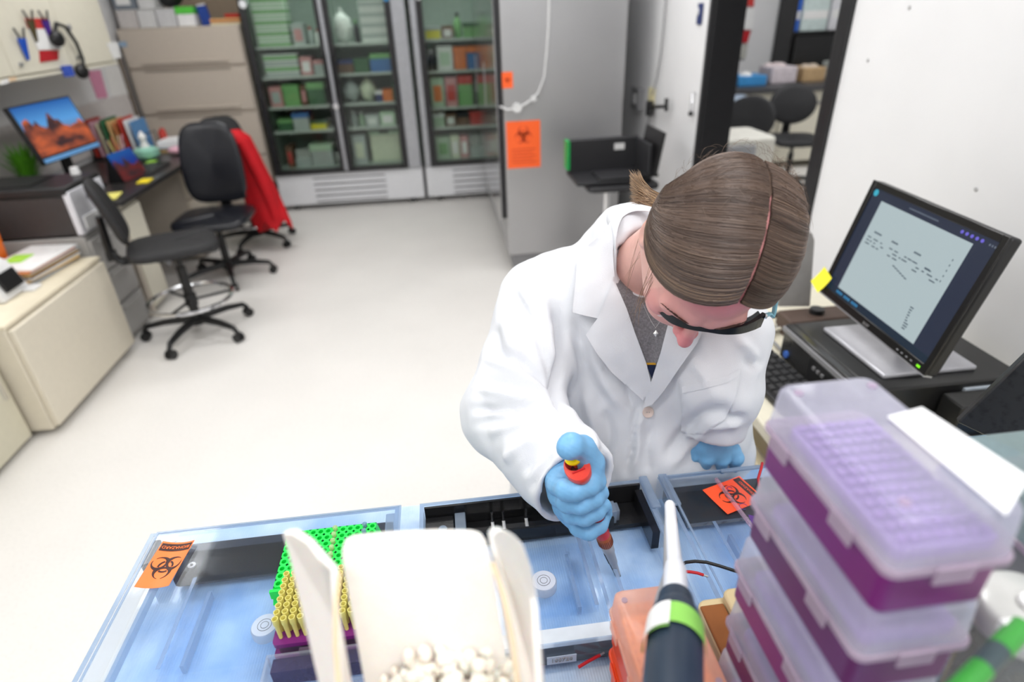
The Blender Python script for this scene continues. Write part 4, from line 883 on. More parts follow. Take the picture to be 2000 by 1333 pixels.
ml(MB_().box(MW/2-.03, .002, -MH/2+.006, MW/2-.02, .003, -MH/2+.011)).build('power_led', glow('led_green', hexc(120, 230, 20), 1.5), t, origin=oo)
b = MB()
for k in range(4): b.box(MW/2-.1+.016*k, .002, -MH/2+.007, MW/2-.094+.016*k, .003, -MH/2+.01)
ml(b).build('menu_buttons', m_grey, t, origin=oo)
ml(MB_().box(-MW/2+.002, -.02, -MH/2-.004, MW/2-.002, .0, -MH/2)).build('lower_trim', m_silver, t, origin=oo)
fp = [on(x, y, z=PCT+.002) for x, y in ((1640, 622), (1728, 668), (1768, 733), (1700, 722))]
foot = MB().box(.95, 1.04, PCT, 1.18, 1.28, PCT+.012).build('stand_foot', mat('silver_plastic', hexc(190, 190, 196), .3, .3), t, bevel=.004, origin=oo)
MB().tube([(1.12, 1.16, PCT+.01), (1.10, 1.165, 1.0), (1.045, 1.17, 1.09)], [.035, .03, .03], 10, flat=.5).build('stand_neck', m_silver, t, origin=oo)
# sticky note on lower left bezel
p = MC+MR @ V3((-MW/2+.012, .006, -MH/2+.028))
t, oo = world_thing('sticky_note', 'square bright yellow sticky note on the lower left monitor corner', 'note', p)
b = MB(); s = .026; nn = 6; vs = []; fs = []
for i in range(nn+1):
    for j in range(nn+1):
        x = -s+2*s*i/nn; z = -s+2*s*j/nn; bow = .10*((j/nn)-1)**2*.1
        R_ = Matrix.Rotation(.25, 3, 'Y'); q = R_ @ V3((x-.012, bow, z)); vs.append(p+MR @ q)
m0 = len(vs); vs += [v+MR @ V3((0, .0006, 0)) for v in vs]
for i in range(nn):
    for j in range(nn): a = i*(nn+1)+j; fs += [(a, a+1, a+nn+2, a+nn+1), (m0+a, m0+a+nn+1, m0+a+nn+2, m0+a+1)]
MB().add(vs, fs).build('note_sheet', m_yellow, t, origin=oo)
# small dark case beside: back section
t, oo = world_thing('power_adapter', 'flat black box between the computer and the right wall', 'box', (1.2, .97, RC)); 
MB().box(1.06, .93, RC+.001, 1.3, .99, RC+.09).build('box_body', m_pc, t, bevel=.004, origin=oo)
MB().tube([(1.30, .96, RC+.05), (1.34, .94, RC+.04), (1.34, .9, RC+.006), (1.28, .84, RC+.006), (1.2, .78, RC+.006)], .005, 8).build('cable', m_black, t, origin=oo)
MB().tube([(1.3, .98, RC+.07), (1.35, .93, RC+.05), (1.35, .8, RC+.006)], .004, 8).build('cable', m_black, t, origin=oo)
o = MB().rbox(-.05, -.035, 0, .05, .035, .012, .02).build('blue_cloth', mat('paper_blue', CCP['blue'], .6), bevel=.004); o.location = (1.12, .89, RC+.001); tag(o, 'small bright blue pad on the counter below the computer', 'pad')
# grey speaker / panel behind the head
t, oo = world_thing('speaker', 'grey rounded speaker panel standing on counter behind the head', 'speaker', (1.08, 1.57, RC))
a, b_, c, d = [on(x, y, y=1.56) for x, y in ((1535, 455), (1590, 457), (1583, 600), (1520, 600))]
MB().rbox(a.x-.03, -.008, 0, b_.x, .008, .01, .003).build('foot_plate', m_black, t, origin=V3((1.08, 0, 0)))
pts = []; 
for px_, py_ in ((1520, 600), (1583, 600), (1592, 470), (1588, 457), (1578, 453), (1530, 452)): pts.append(on(px_, py_, y=1.55))
MB().extr(pts, (0, .03, 0)).build('panel', mat('speaker_grey', hexc(150, 148, 146), .5), t, bevel=.004, origin=oo)
t, oo = world_thing('brown_box', 'dark brown case on the counter behind the person', 'case', (1.12, 1.45, RC))
MB().box(.95, 1.42, RC, 1.2, 1.5, RC+.06).build('case_body', mat('dark_brown', hexc(82, 66, 58), .6), t, bevel=.006, origin=oo); MB().cyl((1.05, 1.46, RC+.06), (1.05, 1.46, RC+.075), .02).build('knob', m_black, t, origin=oo)
m_cab = mat('cream_cable', hexc(205, 200, 185), .5)
t, oo = world_thing('cable_bundle', 'cream and grey cables curling behind the computer', 'cables', (1.0, 1.37, RC))
for k, (m_, pts) in enumerate(((m_cab, ((1500, 650), (1530, 640), (1570, 632), (1610, 625), (1650, 612))), (m_cab, ((1505, 640), (1530, 630), (1560, 628), (1600, 618), (1640, 600))), (m_grey, ((1500, 660), (1515, 672), (1530, 690), (1545, 700))), (m_grey, ((1560, 640), (1540, 632), (1520, 636), (1505, 660))))):
    MB().tube([on(x, y, z=RC+.012+.02*(k < 2)*i/4) for i, (x, y) in enumerate(pts)], .006 if k < 2 else .004, 8).build('cable', m_, t, origin=oo)
for k, (x, y) in enumerate(((1776, 15), (1906, 370), (1695, 118))):
    p = on(x, y, x=WX-.001); o = MB().ell((0, 0, 0), (.002, .006, .006)).build('wall_mark', mat('mark_grey', (.45, .45, .45), .7)); o.location = p; tag(o, ['small grey pinhole mark high on the right wall', 'small grey pinhole mark low on wall above the monitor', 'faint small mark on the wall by door frame'][k], 'mark')
# black panel at the right edge
p0, p1, p2 = at(1870, 826, .95), at(2080, 622, .86), at(2080, 925, .90)
nrm = (p1-p0).cross(p2-p0).normalized()
t, oo = world_thing('flat_screen', 'large tilted black speckled panel cut off by the right edge', 'screen', p0)
m_sp = speckle('black_speckle', (.02, .021, .023), .5, .3)
MB().extr([p0, p1, p1+V3((.05, -.1, 0)), p2], nrm*(.02 if nrm.dot(CF) > 0 else -.02)).build('panel_body', m_sp, t, bevel=.003, origin=oo)
MB().tube([p2+nrm*0, V3((p2.x, p2.y, RC))], .012).build('support_leg', m_black, t, origin=oo)
# ---------------------------------------------------------------- lab bench, pad, gel tanks
BZ = .915
t, oo = world_thing('lab_bench', 'lab bench under the blue pad and the clear gel tanks', 'bench', (.1, .2, 0))
MB().box(-.465, -.45, BZ-.04, .655, .752, BZ-.004).build('benchtop', mat('bench_black_resin', (.04, .04, .042), .35), t, bevel=.006, origin=oo)
MB().box(-.44, -.4, .08, .63, .70, BZ-.04).build('cabinet_body', m_cream, t, bevel=.006, origin=oo)
MB().box(-.42, -.38, 0, .61, .64, .08).build('plinth', m_grey, t, origin=oo)
for k in range(2):
    d = MB().box(-.43+.53*k, .70, .1, .09+.53*k, .715, BZ-.06).build('door', m_cream, t, bevel=.003, origin=oo)
    MB().box(-.0+.13*k, .715, .5, .012+.13*k, .73, .62).build('door_handle', m_chrome, d, origin=oo)
# blue absorbent pad
m_pad = bpy.data.materials.new('blue_absorbent_pad'); m_pad.use_nodes = True
nt = m_pad.node_tree; b_ = nt.nodes['Principled BSDF']; L = nt.links.new
tc = nt.nodes.new('ShaderNodeTexCoord'); n1 = nt.nodes.new('ShaderNodeTexNoise'); n1.inputs['Scale'].default_value = 11; n1.inputs['Detail'].default_value = 6; L(tc.outputs['Object'], n1.inputs['Vector'])
cr = nt.nodes.new('ShaderNodeValToRGB'); L(n1.outputs[0], cr.inputs[0]); e = cr.color_ramp.elements
e[0].position = .36; e[0].color = (*hexc(156, 187, 224), 1); e[1].position = .64; e[1].color = (*hexc(203, 221, 240), 1)
wv = nt.nodes.new('ShaderNodeTexWave'); wv.inputs['Scale'].default_value = 90; wv.bands_direction = 'X'; L(tc.outputs['Object'], wv.inputs['Vector'])
bp = nt.nodes.new('ShaderNodeBump'); bp.inputs['Strength'].default_value = .25; bp.inputs['Distance'].default_value = .001; L(wv.outputs[0], bp.inputs['Height']); L(bp.outputs[0], b_.inputs['Normal'])
L(cr.outputs[0], b_.inputs['Base Color']); b_.inputs['Roughness'].default_value = .85
b = MB(); nn = 24; vs = []; fs = []
for i in range(nn+1):
    for j in range(nn+1):
        x = -.472+1.13*i/nn; y = -.40+1.157*j/nn
        vs.append(V3((x, y, BZ+.0025+.0012*math.sin(x*31)*math.sin(y*27)+(-.006 if j == nn else 0))))
for i in range(nn):
    for j in range(nn): a = i*(nn+1)+j; fs.append((a, a+nn+1, a+nn+2, a+1))
m0 = len(vs); vs += [v-V3((0, 0, .004)) for v in vs]; fs += [tuple(q+m0 for q in reversed(f)) for f in fs]
o = MB().add(vs, fs).build('absorbent_pad', m_pad, ang=80); tag(o, 'pale blue absorbent pad covering the bench under the tanks', 'pad')
PZ = BZ+.0045
m_acr = clear('clear_acrylic', (.95, .975, 1), rough=.03, fres=1.35)
m_edge = clear('acrylic_edge', (.75, .82, .9), milk=.45, milkcol=hexc(200, 215, 232), rough=.1)
m_acr2 = clear('clear_acrylic_lid', (.95, .97, .99), milk=.02, milkcol=(.9, .93, 1), rough=.05, fres=1.25)
m_film = mat('black_dam_plastic', (.012, .012, .013), .15, bump=.15, bscale=500)
m_smoke = clear('smoky_grey_plate', (.22, .23, .26), milk=.04, milkcol=(.25, .25, .27), rough=.15, fres=1.3)
TZ = .968
def plate(name, x0, y0, z0, x1, y1, z1, par, oo, rim=True):
    b = MB().box(x0, y0, z0, x1, y1, z1)
    if rim: b.box(x0, y0, z1, x1, y1, z1+.0006, 1)
    return b.build(name, [m_acr, m_edge], par, origin=oo, smooth=False)
def tank(label, x0, x1, y0, y1, band, plat, zt=TZ):
    t, oo = world_thing('gel_tank', label, 'tank', ((x0+x1)/2, (y0+y1)/2, PZ))
    w = .006
    plate('side_wall', x0, y0, PZ, x0+w, y1, zt, t, oo); plate('side_wall', x1-w, y0, PZ, x1, y1, zt, t, oo)
    plate('end_wall', x0+w, y1-w, PZ, x1-w, y1, zt, t, oo); plate('end_wall', x0+w, y0, PZ, x1-w, y0+w, zt, t, oo)
    plate('tank_floor', x0+w, y0+w, PZ+.001, x1-w, y1-w, PZ+.005, t, oo, rim=False)
    px0, px1 = plat
    p = plate('gel_platform', px0, y0+.06, PZ+.02, px1, band[0]-.005, PZ+.024, t, oo, rim=False)
    for x in (px0, px1-.005): plate('platform_ridge', x, y0+.06, PZ+.024, x+.005, band[0]-.005, PZ+.034, p, oo)
    for x in (px0+.02, px1-.025): MB().box(x, y0+.07, PZ+.005, x+.005, band[0]-.02, PZ+.02).build('support', m_edge, p, origin=oo)
    return t, oo
A0 = on(290, 1053, z=TZ); A1 = on(780, 987, z=TZ); B0 = on(820, 985, z=TZ); B1 = on(1252, 932, z=TZ); C0 = on(1282, 930, z=TZ)
YT = (A0.y+A1.y+B0.y+B1.y)/4; YN = on(1110, 1262, z=TZ).y
tA, oA = tank('left clear gel tank with its lid on and an orange sticker', A0.x, A1.x, YN-.01, YT, (.625, .69), (-.395, -.15))
tB, oB = tank('middle open gel tank the person is pipetting into', B0.x, B1.x, YN, YT, (.615, .69), (-.03, .15))
tC, oC = tank('right clear gel tank with its lid on beside the gloved hand', C0.x, C0.x+.34, YN, YT, (.615, .69), (C0.x+.055, C0.x+.29))
YI = YT-.0065
# end chamber dams
MB().box(A0.x+.05, YI-.065, PZ+.012, A1.x-.012, YI, PZ+.026).build('dark_end_block', m_smoke, tA, bevel=.001, origin=oA)
MB().box(A0.x+.05, YI-.06, PZ+.0055, A1.x-.012, YI-.002, PZ+.012).build('dark_end_plate', m_film, tA, origin=oA)
p = MB().cyl((A0.x+.07, YI-.045, PZ+.027), (A0.x+.07, YI-.045, PZ+.030), .0055).build('screw', m_steel, tA, origin=oA)
MB().cyl((A0.x+.07, YI-.045, PZ+.030), (A0.x+.07, YI-.045, PZ+.0305), .002).build('screw_socket', m_black, p, origin=oA)
MB().box(A0.x+.0065, YI-.05, PZ+.02, A0.x+.018, YI-.005, TZ-.002).build('black_clip', m_film, tA, bevel=.001, origin=oA)
MB().box(A1.x-.02, YI-.035, PZ+.02, A1.x-.0065, YI-.002, TZ-.004).build('clear_post', m_edge, tA, bevel=.001, origin=oA)
# middle tank back
MB().box(B0.x+.0065, YI-.004, PZ+.006, B1.x-.0065, YI, TZ-.001).build('black_back_wall', m_film, tB, origin=oB)
MB().box(B0.x+.0065, YI-.05, PZ+.0055, B1.x-.0065, YI-.005, PZ+.010).build('black_trough', m_film, tB, origin=oB)
MB().box(B0.x+.0065, YI-.06, PZ+.0105, B0.x+.05, YI-.006, PZ+.03).build('black_corner_block', m_film, tB, bevel=.001, origin=oB)
MB().lathe([(.006, 0), (.0065, .0006), (.005, .0008)], (B0.x+.033, YI-.032, PZ+.0302), n=18).build('round_mark', m_edge, tB, origin=oB)
MB().box(B0.x+.052, YI-.055, PZ+.0105, B0.x+.068, YI-.008, PZ+.036).build('clear_block', m_edge, tB, bevel=.001, origin=oB)
MB().box(B0.x+.07, YI-.05, PZ+.0105, B1.x-.06, YI-.046, PZ+.03).build('trough_lip', m_film, tB, origin=oB)
MB().box(B0.x+.07, YI-.045, PZ+.0105, B1.x-.06, YI-.02, PZ+.012).build('metal_strip', m_chrome, tB, origin=oB)
for px_ in (960, 982, 1027):
    x = on(px_, 1000, z=.95).x
    e_ = MB().cyl((x, YI-.016, PZ+.012), (x, YI-.016, PZ+.036), .0022, n=8).build('electrode_post', m_film, tB, origin=oB)
    MB().cyl((x, YI-.04, PZ+.013), (x, YI-.016, PZ+.016), .0024, n=8).build('post_tip', m_white, e_, origin=oB)
x = on(1192, 985, z=.95).x
MB().box(x-.012, YI-.04, PZ+.0105, x+.010, YI-.022, PZ+.034).box(x-.004, YI-.045, PZ+.0105, x+.004, YI-.0215, PZ+.038).build('clear_block', m_edge, tB, bevel=.001, origin=oB)
MB().box(B1.x-.06, YI-.05, PZ+.0105, B1.x-.0065, YI-.005, PZ+.014).build('black_tray_end', m_film, tB, origin=oB)
MB().box(B1.x-.018, YI-.10, PZ+.012, B1.x-.0068, YI-.012, TZ-.003).build('dark_dam_plate', m_smoke, tB, origin=oB)
for x in (.163, .187): plate('inner_divider', x, YN+.03, PZ+.006, x+.005, YI-.07, PZ+.02, tB, oB)
MB().box(B0.x+.01, YN+.008, PZ+.006, B1.x-.01, YN+.05, PZ+.012).build('white_gate', mat('gate_white', (.75, .8, .85), .2), tB, origin=oB)
text_mesh('serial_label_text', '100720', .009, lambda c: V3((on(1098, 1292, z=.945).x-c.x*1, YN-.001-c.z, .945-c.y*1)) if False else V3((on(1098, 1292, z=.945).x+c.x, YN-.0012-c.z, .944+c.y)), m_grey, tB, oB)
lx = on(1098, 1292, z=.945).x
MB().box(lx-.018, YN-.0008, .937, lx+.018, YN-.0001, .951).build('serial_label', mat('label_greyblue', hexc(176, 190, 206), .5), tB, origin=oB)
MB().box(B0.x+.01, YN+.007, PZ+.006, B1.x-.01, YN+.011, TZ-.01).build('grey_front_dam', m_smoke, tB, origin=oB)
# right tank end
MB().box(C0.x+.025, YI-.07, PZ+.02, C0.x+.33, YI, PZ+.030).build('dark_end_block', m_smoke, tC, bevel=.001, origin=oC)
m_scuff = speckle('scuffed_black', (.16, .16, .165), .2, .3)
MB().box(C0.x+.025, YI-.068, PZ+.0105, C0.x+.33, YI-.002, PZ+.019).build('scuffed_plate', m_scuff, tC, origin=oC)
MB().box(C0.x+.008, YI-.06, PZ+.01, C0.x+.012, YI-.004, TZ-.002).build('dark_side_dam', m_smoke, tC, origin=oC)
# lids
def lid(label, x0, x1, y0, y1, z):
    t, oo = world_thing('tank_lid', label, 'lid', ((x0+x1)/2, (y0+y1)/2, z))
    MB().box(x0, y0, z, x1, y1, z+.004).build('lid_plate', m_acr2, t, origin=oo, smooth=False)
    for a in ((x0, y0, x0+.003, y1), (x1-.003, y0, x1, y1), (x0+.003, y1-.003, x1-.003, y1), (x0+.003, y0, x1-.003, y0+.003)):
        MB().box(a[0], a[1], z+.0041, a[2], a[3], z+.0055).build('lid_rim', m_edge, t, origin=oo)
    return t, oo
LZ = TZ+.001
lA, olA = lid('clear lid lying on the left gel tank', A0.x+.012, A1.x+.004, YN-.01, YT-.004, LZ)
MB().box(A0.x+.038, YN, LZ-.012, A0.x+.043, YT-.02, LZ-.0005).build('lid_ridge', m_edge, lA, origin=olA)
lC, olC = lid('clear lid lying on the right gel tank', C0.x+.008, C0.x+.335, YN, YT-.004, LZ)
for x in (B1.x-.006, C0.x+.001):
    MB().box(x, YI-.06, TZ+.001, x+.014, YT+.002, TZ+.006).build('lid_clip', m_edge, tB if x < C0.x else tC, bevel=.002, origin=oB if x < C0.x else oC)
MB().box(C0.x+.10, YI-.008, LZ+.006, C0.x+.165, YI-.001, LZ+.010).build('tape_strip', m_edge, lC, bevel=.001, origin=olC)
# orange stickers with the hazard mark
m_os = mat('orange_hazard_sticker', hexc(250, 128, 62), .45, var=.03)
m_os2 = mat('bright_orange_sticker', hexc(255, 92, 48), .45, var=.03)
m_ink = mat('dark_brown_ink', hexc(58, 28, 28), .5)
def sticker(name, label, c, ax, ay, w, h, m, curl, word, text_top=True, R=.0245):
    """flat label with centre c, spanned by unit vectors ax (reading direction) and ay (reading up)"""
    t, oo = world_thing(name, label, 'sticker', c); nz_ = ax.cross(ay)
    f = lambda x, y, z=0: c + ax*x + ay*y + nz_*(z + curl*((x/(w/2))**2))
    vs = []; fs = []; n, k = 14, 8
    for i in range(n+1):
        for j in range(k+1): vs.append(f(-w/2+w*i/n, -h/2+h*j/k))
    for i in range(n):
        for j in range(k): a = i*(k+1)+j; fs.append((a, a+k+1, a+k+2, a+1))
    m0 = len(vs); vs += [v+nz_*.0003 for v in vs]; fs += [tuple(q+m0 for q in reversed(g)) for g in fs]
    MB().add(vs, fs).build('sticker_sheet', m, t, origin=oo, ang=80)
    bio_mesh(R, lambda x, y, t_: f(x*1.05, y+h*.05, .0004+t_), .0004).build('hazard_mark', m_ink, t, origin=oo).data.transform(Matrix.Identity(4))
    bw = MB()
    for i in range(12): 
        x0 = -w*.46+w*.92*i/12; x1 = -w*.46+w*.92*(i+1)/12; y0, y1 = -h*.455, -h*.29
        q = [f(x0, y0, .0004), f(x1, y0, .0004), f(x1, y1, .0004), f(x0, y1, .0004)]; q2 = [v+nz_*.0003 for v in q]
        bw.add(q+q2, [(0, 1, 2, 3), (7, 6, 5, 4), (0, 4, 5, 1), (2, 6, 7, 3)])
    bw.build('word_band', m_ink, t, origin=oo)
    text_mesh('band_word', word, h*.088, lambda q: f(q.x, q.y-h*.37, .0010+q.z), m, t, oo, .0002)
    return t
cs = on(325, 1102, z=LZ+.0075)
sticker('biohazard_sticker', 'curled orange biohazard sticker on the lid of the left tank', V3((cs.x, cs.y, LZ+.0062)), V3((-1, .10, 0)).normalized(), V3((-.10, -1, 0)).normalized(), .046, .078, m_os, .004, 'BIOHAZARD', R=.0205)
cs = on(1438, 966, z=LZ+.006)
sticker('biohazard_sticker', 'bright orange biohazard sticker on the right tank lid beside purple boxes', V3((cs.x-.004, cs.y, LZ+.0056)), V3((-.30, 1, 0)).normalized(), V3((-1, -.30, 0)).normalized(), .056, .072, m_os2, .0005, 'BIOHAZARD', R=.0205)
t, oo = world_thing('acrylic_strip', 'pink-tinted clear strip lying across the right orange sticker', 'strip', (cs.x, cs.y, LZ+.008))
p0, p1 = on(1400, 938, z=LZ+.009), on(1500, 1070, z=LZ+.009); d = (p1-p0).normalized(); e = V3((d.y, -d.x, 0))
m_pk = clear('pink_clear', (.98, .88, .92), milk=.3, milkcol=hexc(235, 205, 220))
MB().extr([p0, p1, p1+e*.004, p0+e*.004], (0, 0, .005)).build('edge_bar', m_pk, t, origin=oo)
p2 = on(1445, 930, z=LZ+.009); MB().extr([p0, p0+V3((0, 0, 0))+ (p2-p0), p2+(p1-p0), p1], (0, 0, .0015)).build('strip_sheet', clear('clear_sheet', (.97, .95, .98), fres=1.3), t, origin=oo)
m_pen = mat('purple_ink', hexc(90, 40, 140), .5)
b = MB()
for (x, y, r) in ((1452, 990, .006), (1425, 955, .004)):
    c = on(x, y, z=LZ+.0062); b.tube([c+V3((r*math.cos(q*.6), r*math.sin(q*.6), 0)) for q in range(9)], .0005, 5)
tri = [on(x, y, z=LZ+.0062) for x, y in ((1461, 1006), (1480, 1010), (1472, 1030))]; b.extr(tri, (0, 0, .0003))
o = b.build('pen_marks', m_pen, origin=cs); tag(o, 'purple pen doodles on the right tank lid near the sticker', 'marks')
# bubble levels on the platforms
def level(label, px_, py_, z):
    c = on(px_, py_, z=z); t = thing('bubble_level', label, 'level', V3((c.x, c.y, z-.014)), group='bubble levels in the tanks')
    MB().lathe([(.0165, 0), (.0175, .001), (.0175, .012), (.0165, .014)], n=40).build('level_body', clear('level_clear', (.93, .95, .97), milk=.45, milkcol=(.82, .84, .88), rough=.08), t, ang=50)
    MB().lathe([(.0158, .0142), (.0158, .0148)], n=40).build('level_face', mat('level_white', hexc(205, 210, 222), .4), t)
    for r in (.0085, .0048):
        n = 40; MB().tube([(r*math.cos(2*PI*i/n), r*math.sin(2*PI*i/n), .0149) for i in range(n+1)], .00028, 5, caps=False).build('printed_ring', m_black, t)
    return t
level('round bubble level in the left tank beside the yellow tips', 517, 1222, PZ+.040)
level('round bubble level in the middle tank near the bucket', 1062, 1135, PZ+.040)
# green tube rack
RZ0 = LZ+.0042
gtl, gtr, gbl = on(566, 1040, z=1.0), on(735, 1022, z=1.0), on(539, 1148, z=1.0)
gx0, gx1, gy0, gy1 = (gtl.x+gbl.x)/2-.003, gtr.x, gbl.y, gtl.y
t, oo = world_thing('tube_rack', 'neon green tube rack standing on the left tank lid', 'rack', ((gx0+gx1)/2, (gy0+gy1)/2, RZ0))
m_gr = mat('neon_green_plastic', hexc(20, 225, 80), .35, var=.03, emit=None)
mh = 1.0
b = MB(); nx, ny = 12, 8; dx = (gx1-gx0)/nx; dy = (gy1-gy0)/ny
# top plate with round holes, cell by cell
for i in range(nx):
    for j in range(ny):
        cx_, cy_2 = gx0+dx*(i+.5), gy0+dy*(j+.5); r = .0033; n = 12
        vs = []
        for q in range(n):
            a = 2*PI*q/n; c, s = math.cos(a), math.sin(a); k = 1/max(abs(c), abs(s)); vs.append((cx_+c*k*dx/2, cy_2+s*k*dy/2, mh))
        for q in range(n): a = 2*PI*q/n; vs.append((cx_+r*math.cos(a), cy_2+r*math.sin(a), mh))
        for q in range(n): a = 2*PI*q/n; vs.append((cx_+r*math.cos(a), cy_2+r*math.sin(a), mh-.012))
        fs = []
        for q in range(n): w = (q+1) % n; fs += [(q, w, n+w, n+q), (n+q, n+w, 2*n+w, 2*n+q)]
        fs.append(tuple(range(2*n, 3*n)))
        b.add(vs, fs)
b.add([(gx0, gy0, mh), (gx1, gy0, mh), (gx1, gy1, mh), (gx0, gy1, mh), (gx0-.004, gy0-.006, RZ0+.001), (gx1+.004, gy0-.006, RZ0+.001), (gx1+.004, gy1+.004, RZ0+.001), (gx0-.004, gy1+.004, RZ0+.001)], [(0, 1, 5, 4), (1, 2, 6, 5), (2, 3, 7, 6), (3, 0, 4, 7)])
o = b.build('rack_body', m_gr, t, origin=oo, smooth=False)
MB().box(gx0-.003, gy0-.0075, mh-.012, gx1+.003, gy0-.0035, mh+.001).build('front_rail', m_gr, t, origin=oo)
def strip(label, col, c2, i, j0, j1):
    t, oo = world_thing('tube_strip', label, 'tubes', (gx0+dx*(i+.5), gy0+dy*4, mh))
    for j in range(j0, j1):
        x, y = gx0+dx*(i+.5), gy0+dy*(j+.5)
        tb = MB().lathe([(.0010, -.010), (.0029, -.001), (.0030, .0045), (.0036, .0046), (.0036, .0058), (.0028, .0058), (.0027, .0005)], (x, y, mh), n=12).build('tube', c2, t, origin=oo)
        MB().lathe([(.0022, .0045), (.0026, .0066), (.0020, .0070), (.0008, .0062)], (x, y, mh), n=12).build('cap', col, tb, origin=oo)
m_tc = clear('tube_clear', (.9, .95, .8), milk=.35, milkcol=(.85, .9, .7)); m_tb = clear('tube_bluegrey', (.75, .85, .95), milk=.35, milkcol=(.5, .62, .75))
strip('row of clear yellowish tubes in the middle of the green rack', m_tc, m_tc, 6, 0, 8)
strip('row of bluish tubes at the right end of the green rack', m_tb, m_tb, 10, 3, 8)
strip('short row of clear tubes at the left of the green rack', m_tc, m_tc, 1, 6, 8)
# purple tip box with yellow tips
tx0 = on(540, 1240, z=1.005).x; ty0 = on(545, 1262, z=1.005).y
bx0, bx1, by0, by1 = tx0-.002, tx0+.118, ty0, ty0+.082
m_pur = mat('purple_plastic', hexc(112, 28, 108), .35, var=.05)
m_pur_d = mat('deep_purple_plastic', hexc(92, 30, 90), .35, var=.05)
t, oo = world_thing('pipette_tip_box', 'open purple tip box holding yellow tips behind the ice bucket', 'box', ((bx0+bx1)/2, (by0+by1)/2, RZ0))
m_mauve = clear('mauve_clear', (.75, .68, .78), milk=.5, milkcol=hexc(150, 130, 150))
MB().rbox(bx0+.003, by0+.003, RZ0, bx1-.003, by1-.003, 1.0, .006).build('box_body', m_mauve, t, origin=oo)
MB().rbox(bx0-.002, by0-.002, RZ0+.006, bx1+.002, by1+.002, RZ0+.012, .006).build('lower_rim', m_pur, t, origin=oo)
MB().rbox(bx0, by0, 1.0, bx1, by1, 1.006, .006).build('tip_tray', m_pur, t, origin=oo)
MB().box(bx0+.03, by0-.006, RZ0+.005, bx0+.055, by0-.002, 1.0).build('latch', m_mauve, t, origin=oo)
m_tip = mat('yellow_tip_plastic', hexc(232, 222, 128), .35, var=.03, sss=.1)
proto = None; tdx = (bx1-bx0-.008)/12
for i in range(12):
    for j in range(8):
        x = bx0+.004+tdx*(i+.5); y = by0+.005+.009*(j+.5)
        if proto is None:
            proto = MB().lathe([(.0022, 0), (.0030, .022), (.0036, .024), (.0036, .033), (.0030, .033), (.0024, .02)], n=12).build('pipette_tip', m_tip)
            o = proto
        else: o = bpy.data.objects.new('pipette_tip', proto.data); COL.objects.link(o)
        o.location = (x, y, 1.0062); tag(o, 'yellow pipette tip standing in the open purple tip box', 'pipette tip', 'yellow tips in the purple box')
t, oo = world_thing('plastic_box', 'clear hinged box in front of the purple tip box', 'box', (bx0+.05, by0-.04, PZ))
m_cb = clear('clear_box_plastic', (.9, .93, .96), milk=.25, milkcol=(.75, .8, .88))
zb = LZ+.0045
for a in ((bx0-.004, by0-.07, zb, bx1, by0-.067, zb+.03), (bx0-.004, by0-.012, zb, bx1, by0-.009, zb+.03), (bx0-.004, by0-.067, zb, bx0-.001, by0-.012, zb+.03), (bx1-.003, by0-.067, zb, bx1, by0-.012, zb+.03)):
    MB().box(*a).build('side', m_cb, t, origin=oo)
MB().box(bx0-.001, by0-.067, zb, bx1-.003, by0-.012, zb+.002).build('base', m_cb, t, origin=oo)
MB().box(bx0+.004, by0-.03, zb+.005, bx1-.006, by0-.014, zb+.028).build('violet_insert', clear('violet_tint', (.5, .45, .6), milk=.5, milkcol=hexc(110, 105, 135)), t, origin=oo)
# wires
m_wr = mat('red_wire', hexc(190, 30, 40), .4)
def wire(name, label, m, pts, z, r):
    P = [on(x, y, z=zz) for (x, y), zz in zip(pts, z if isinstance(z, (list, tuple)) else [z]*len(pts))]
    t, oo = world_thing(name, label, 'wire', P[0]); MB().tube(P, r, 8).build('insulation', m, t, origin=oo, ang=80); MB().cyl(P[-1], P[-1]+(P[-1]-P[-2]).normalized()*.006, r*.7, n=8).build('bare_end', m_steel, t, origin=oo)
wire('lead_wire', 'thick black lead wire curving over the right tank toward the purple boxes', m_black, ((1330, 1104), (1340, 1099), (1358, 1097), (1380, 1099), (1405, 1106), (1430, 1114), (1455, 1122)), [.975, .985, .99, .99, .99, .99, .985], .0022)
wire('lead_wire', 'short red lead wire above the orange tip box', m_wr, ((1335, 1117), (1350, 1118), (1362, 1120), (1374, 1124)), [.975, .978, .978, .976], .002)
wire('lead_wire', 'red lead wire entering under the left side of the orange box', m_wr, ((1130, 1304), (1150, 1292), (1172, 1280)), PZ+.02, .002)
wire('lead_wire', 'red lead wire at the far right corner of the right tank', m_wr, ((1489, 905), (1486, 918), (1481, 935), (1484, 955)), LZ+.012, .0022)
# ---------------------------------------------------------------- foreground
SHZ = 1.10
t, oo = world_thing('reagent_shelf', 'raised bench shelf just below the frame carrying the ice bucket', 'shelf', (-.05, .05, BZ))
MB().box(-.35, -.2, SHZ-.02, .19, .245, SHZ).build('shelf_board', m_grey, t, bevel=.003, origin=oo)
for x in (-.33, .15): MB().box(x, -.18, PZ, x+.02, .0, SHZ-.02).build('shelf_support', m_grey, t, origin=oo)
# ice bucket: foam tub with tall corner flaps
m_foam = mat('white_foam', hexc(250, 244, 238), .6, var=.02, scale=80, sss=.25)
t, oo = world_thing('ice_bucket', 'blurred white foam ice bucket with tall corner flaps in the foreground', 'bucket', (-.035, .17, SHZ))
def wall(pts, vec, name): MB().extr(pts, vec).build(name, m_foam, t, bevel=.002, origin=oo, smooth=True, seg=3)
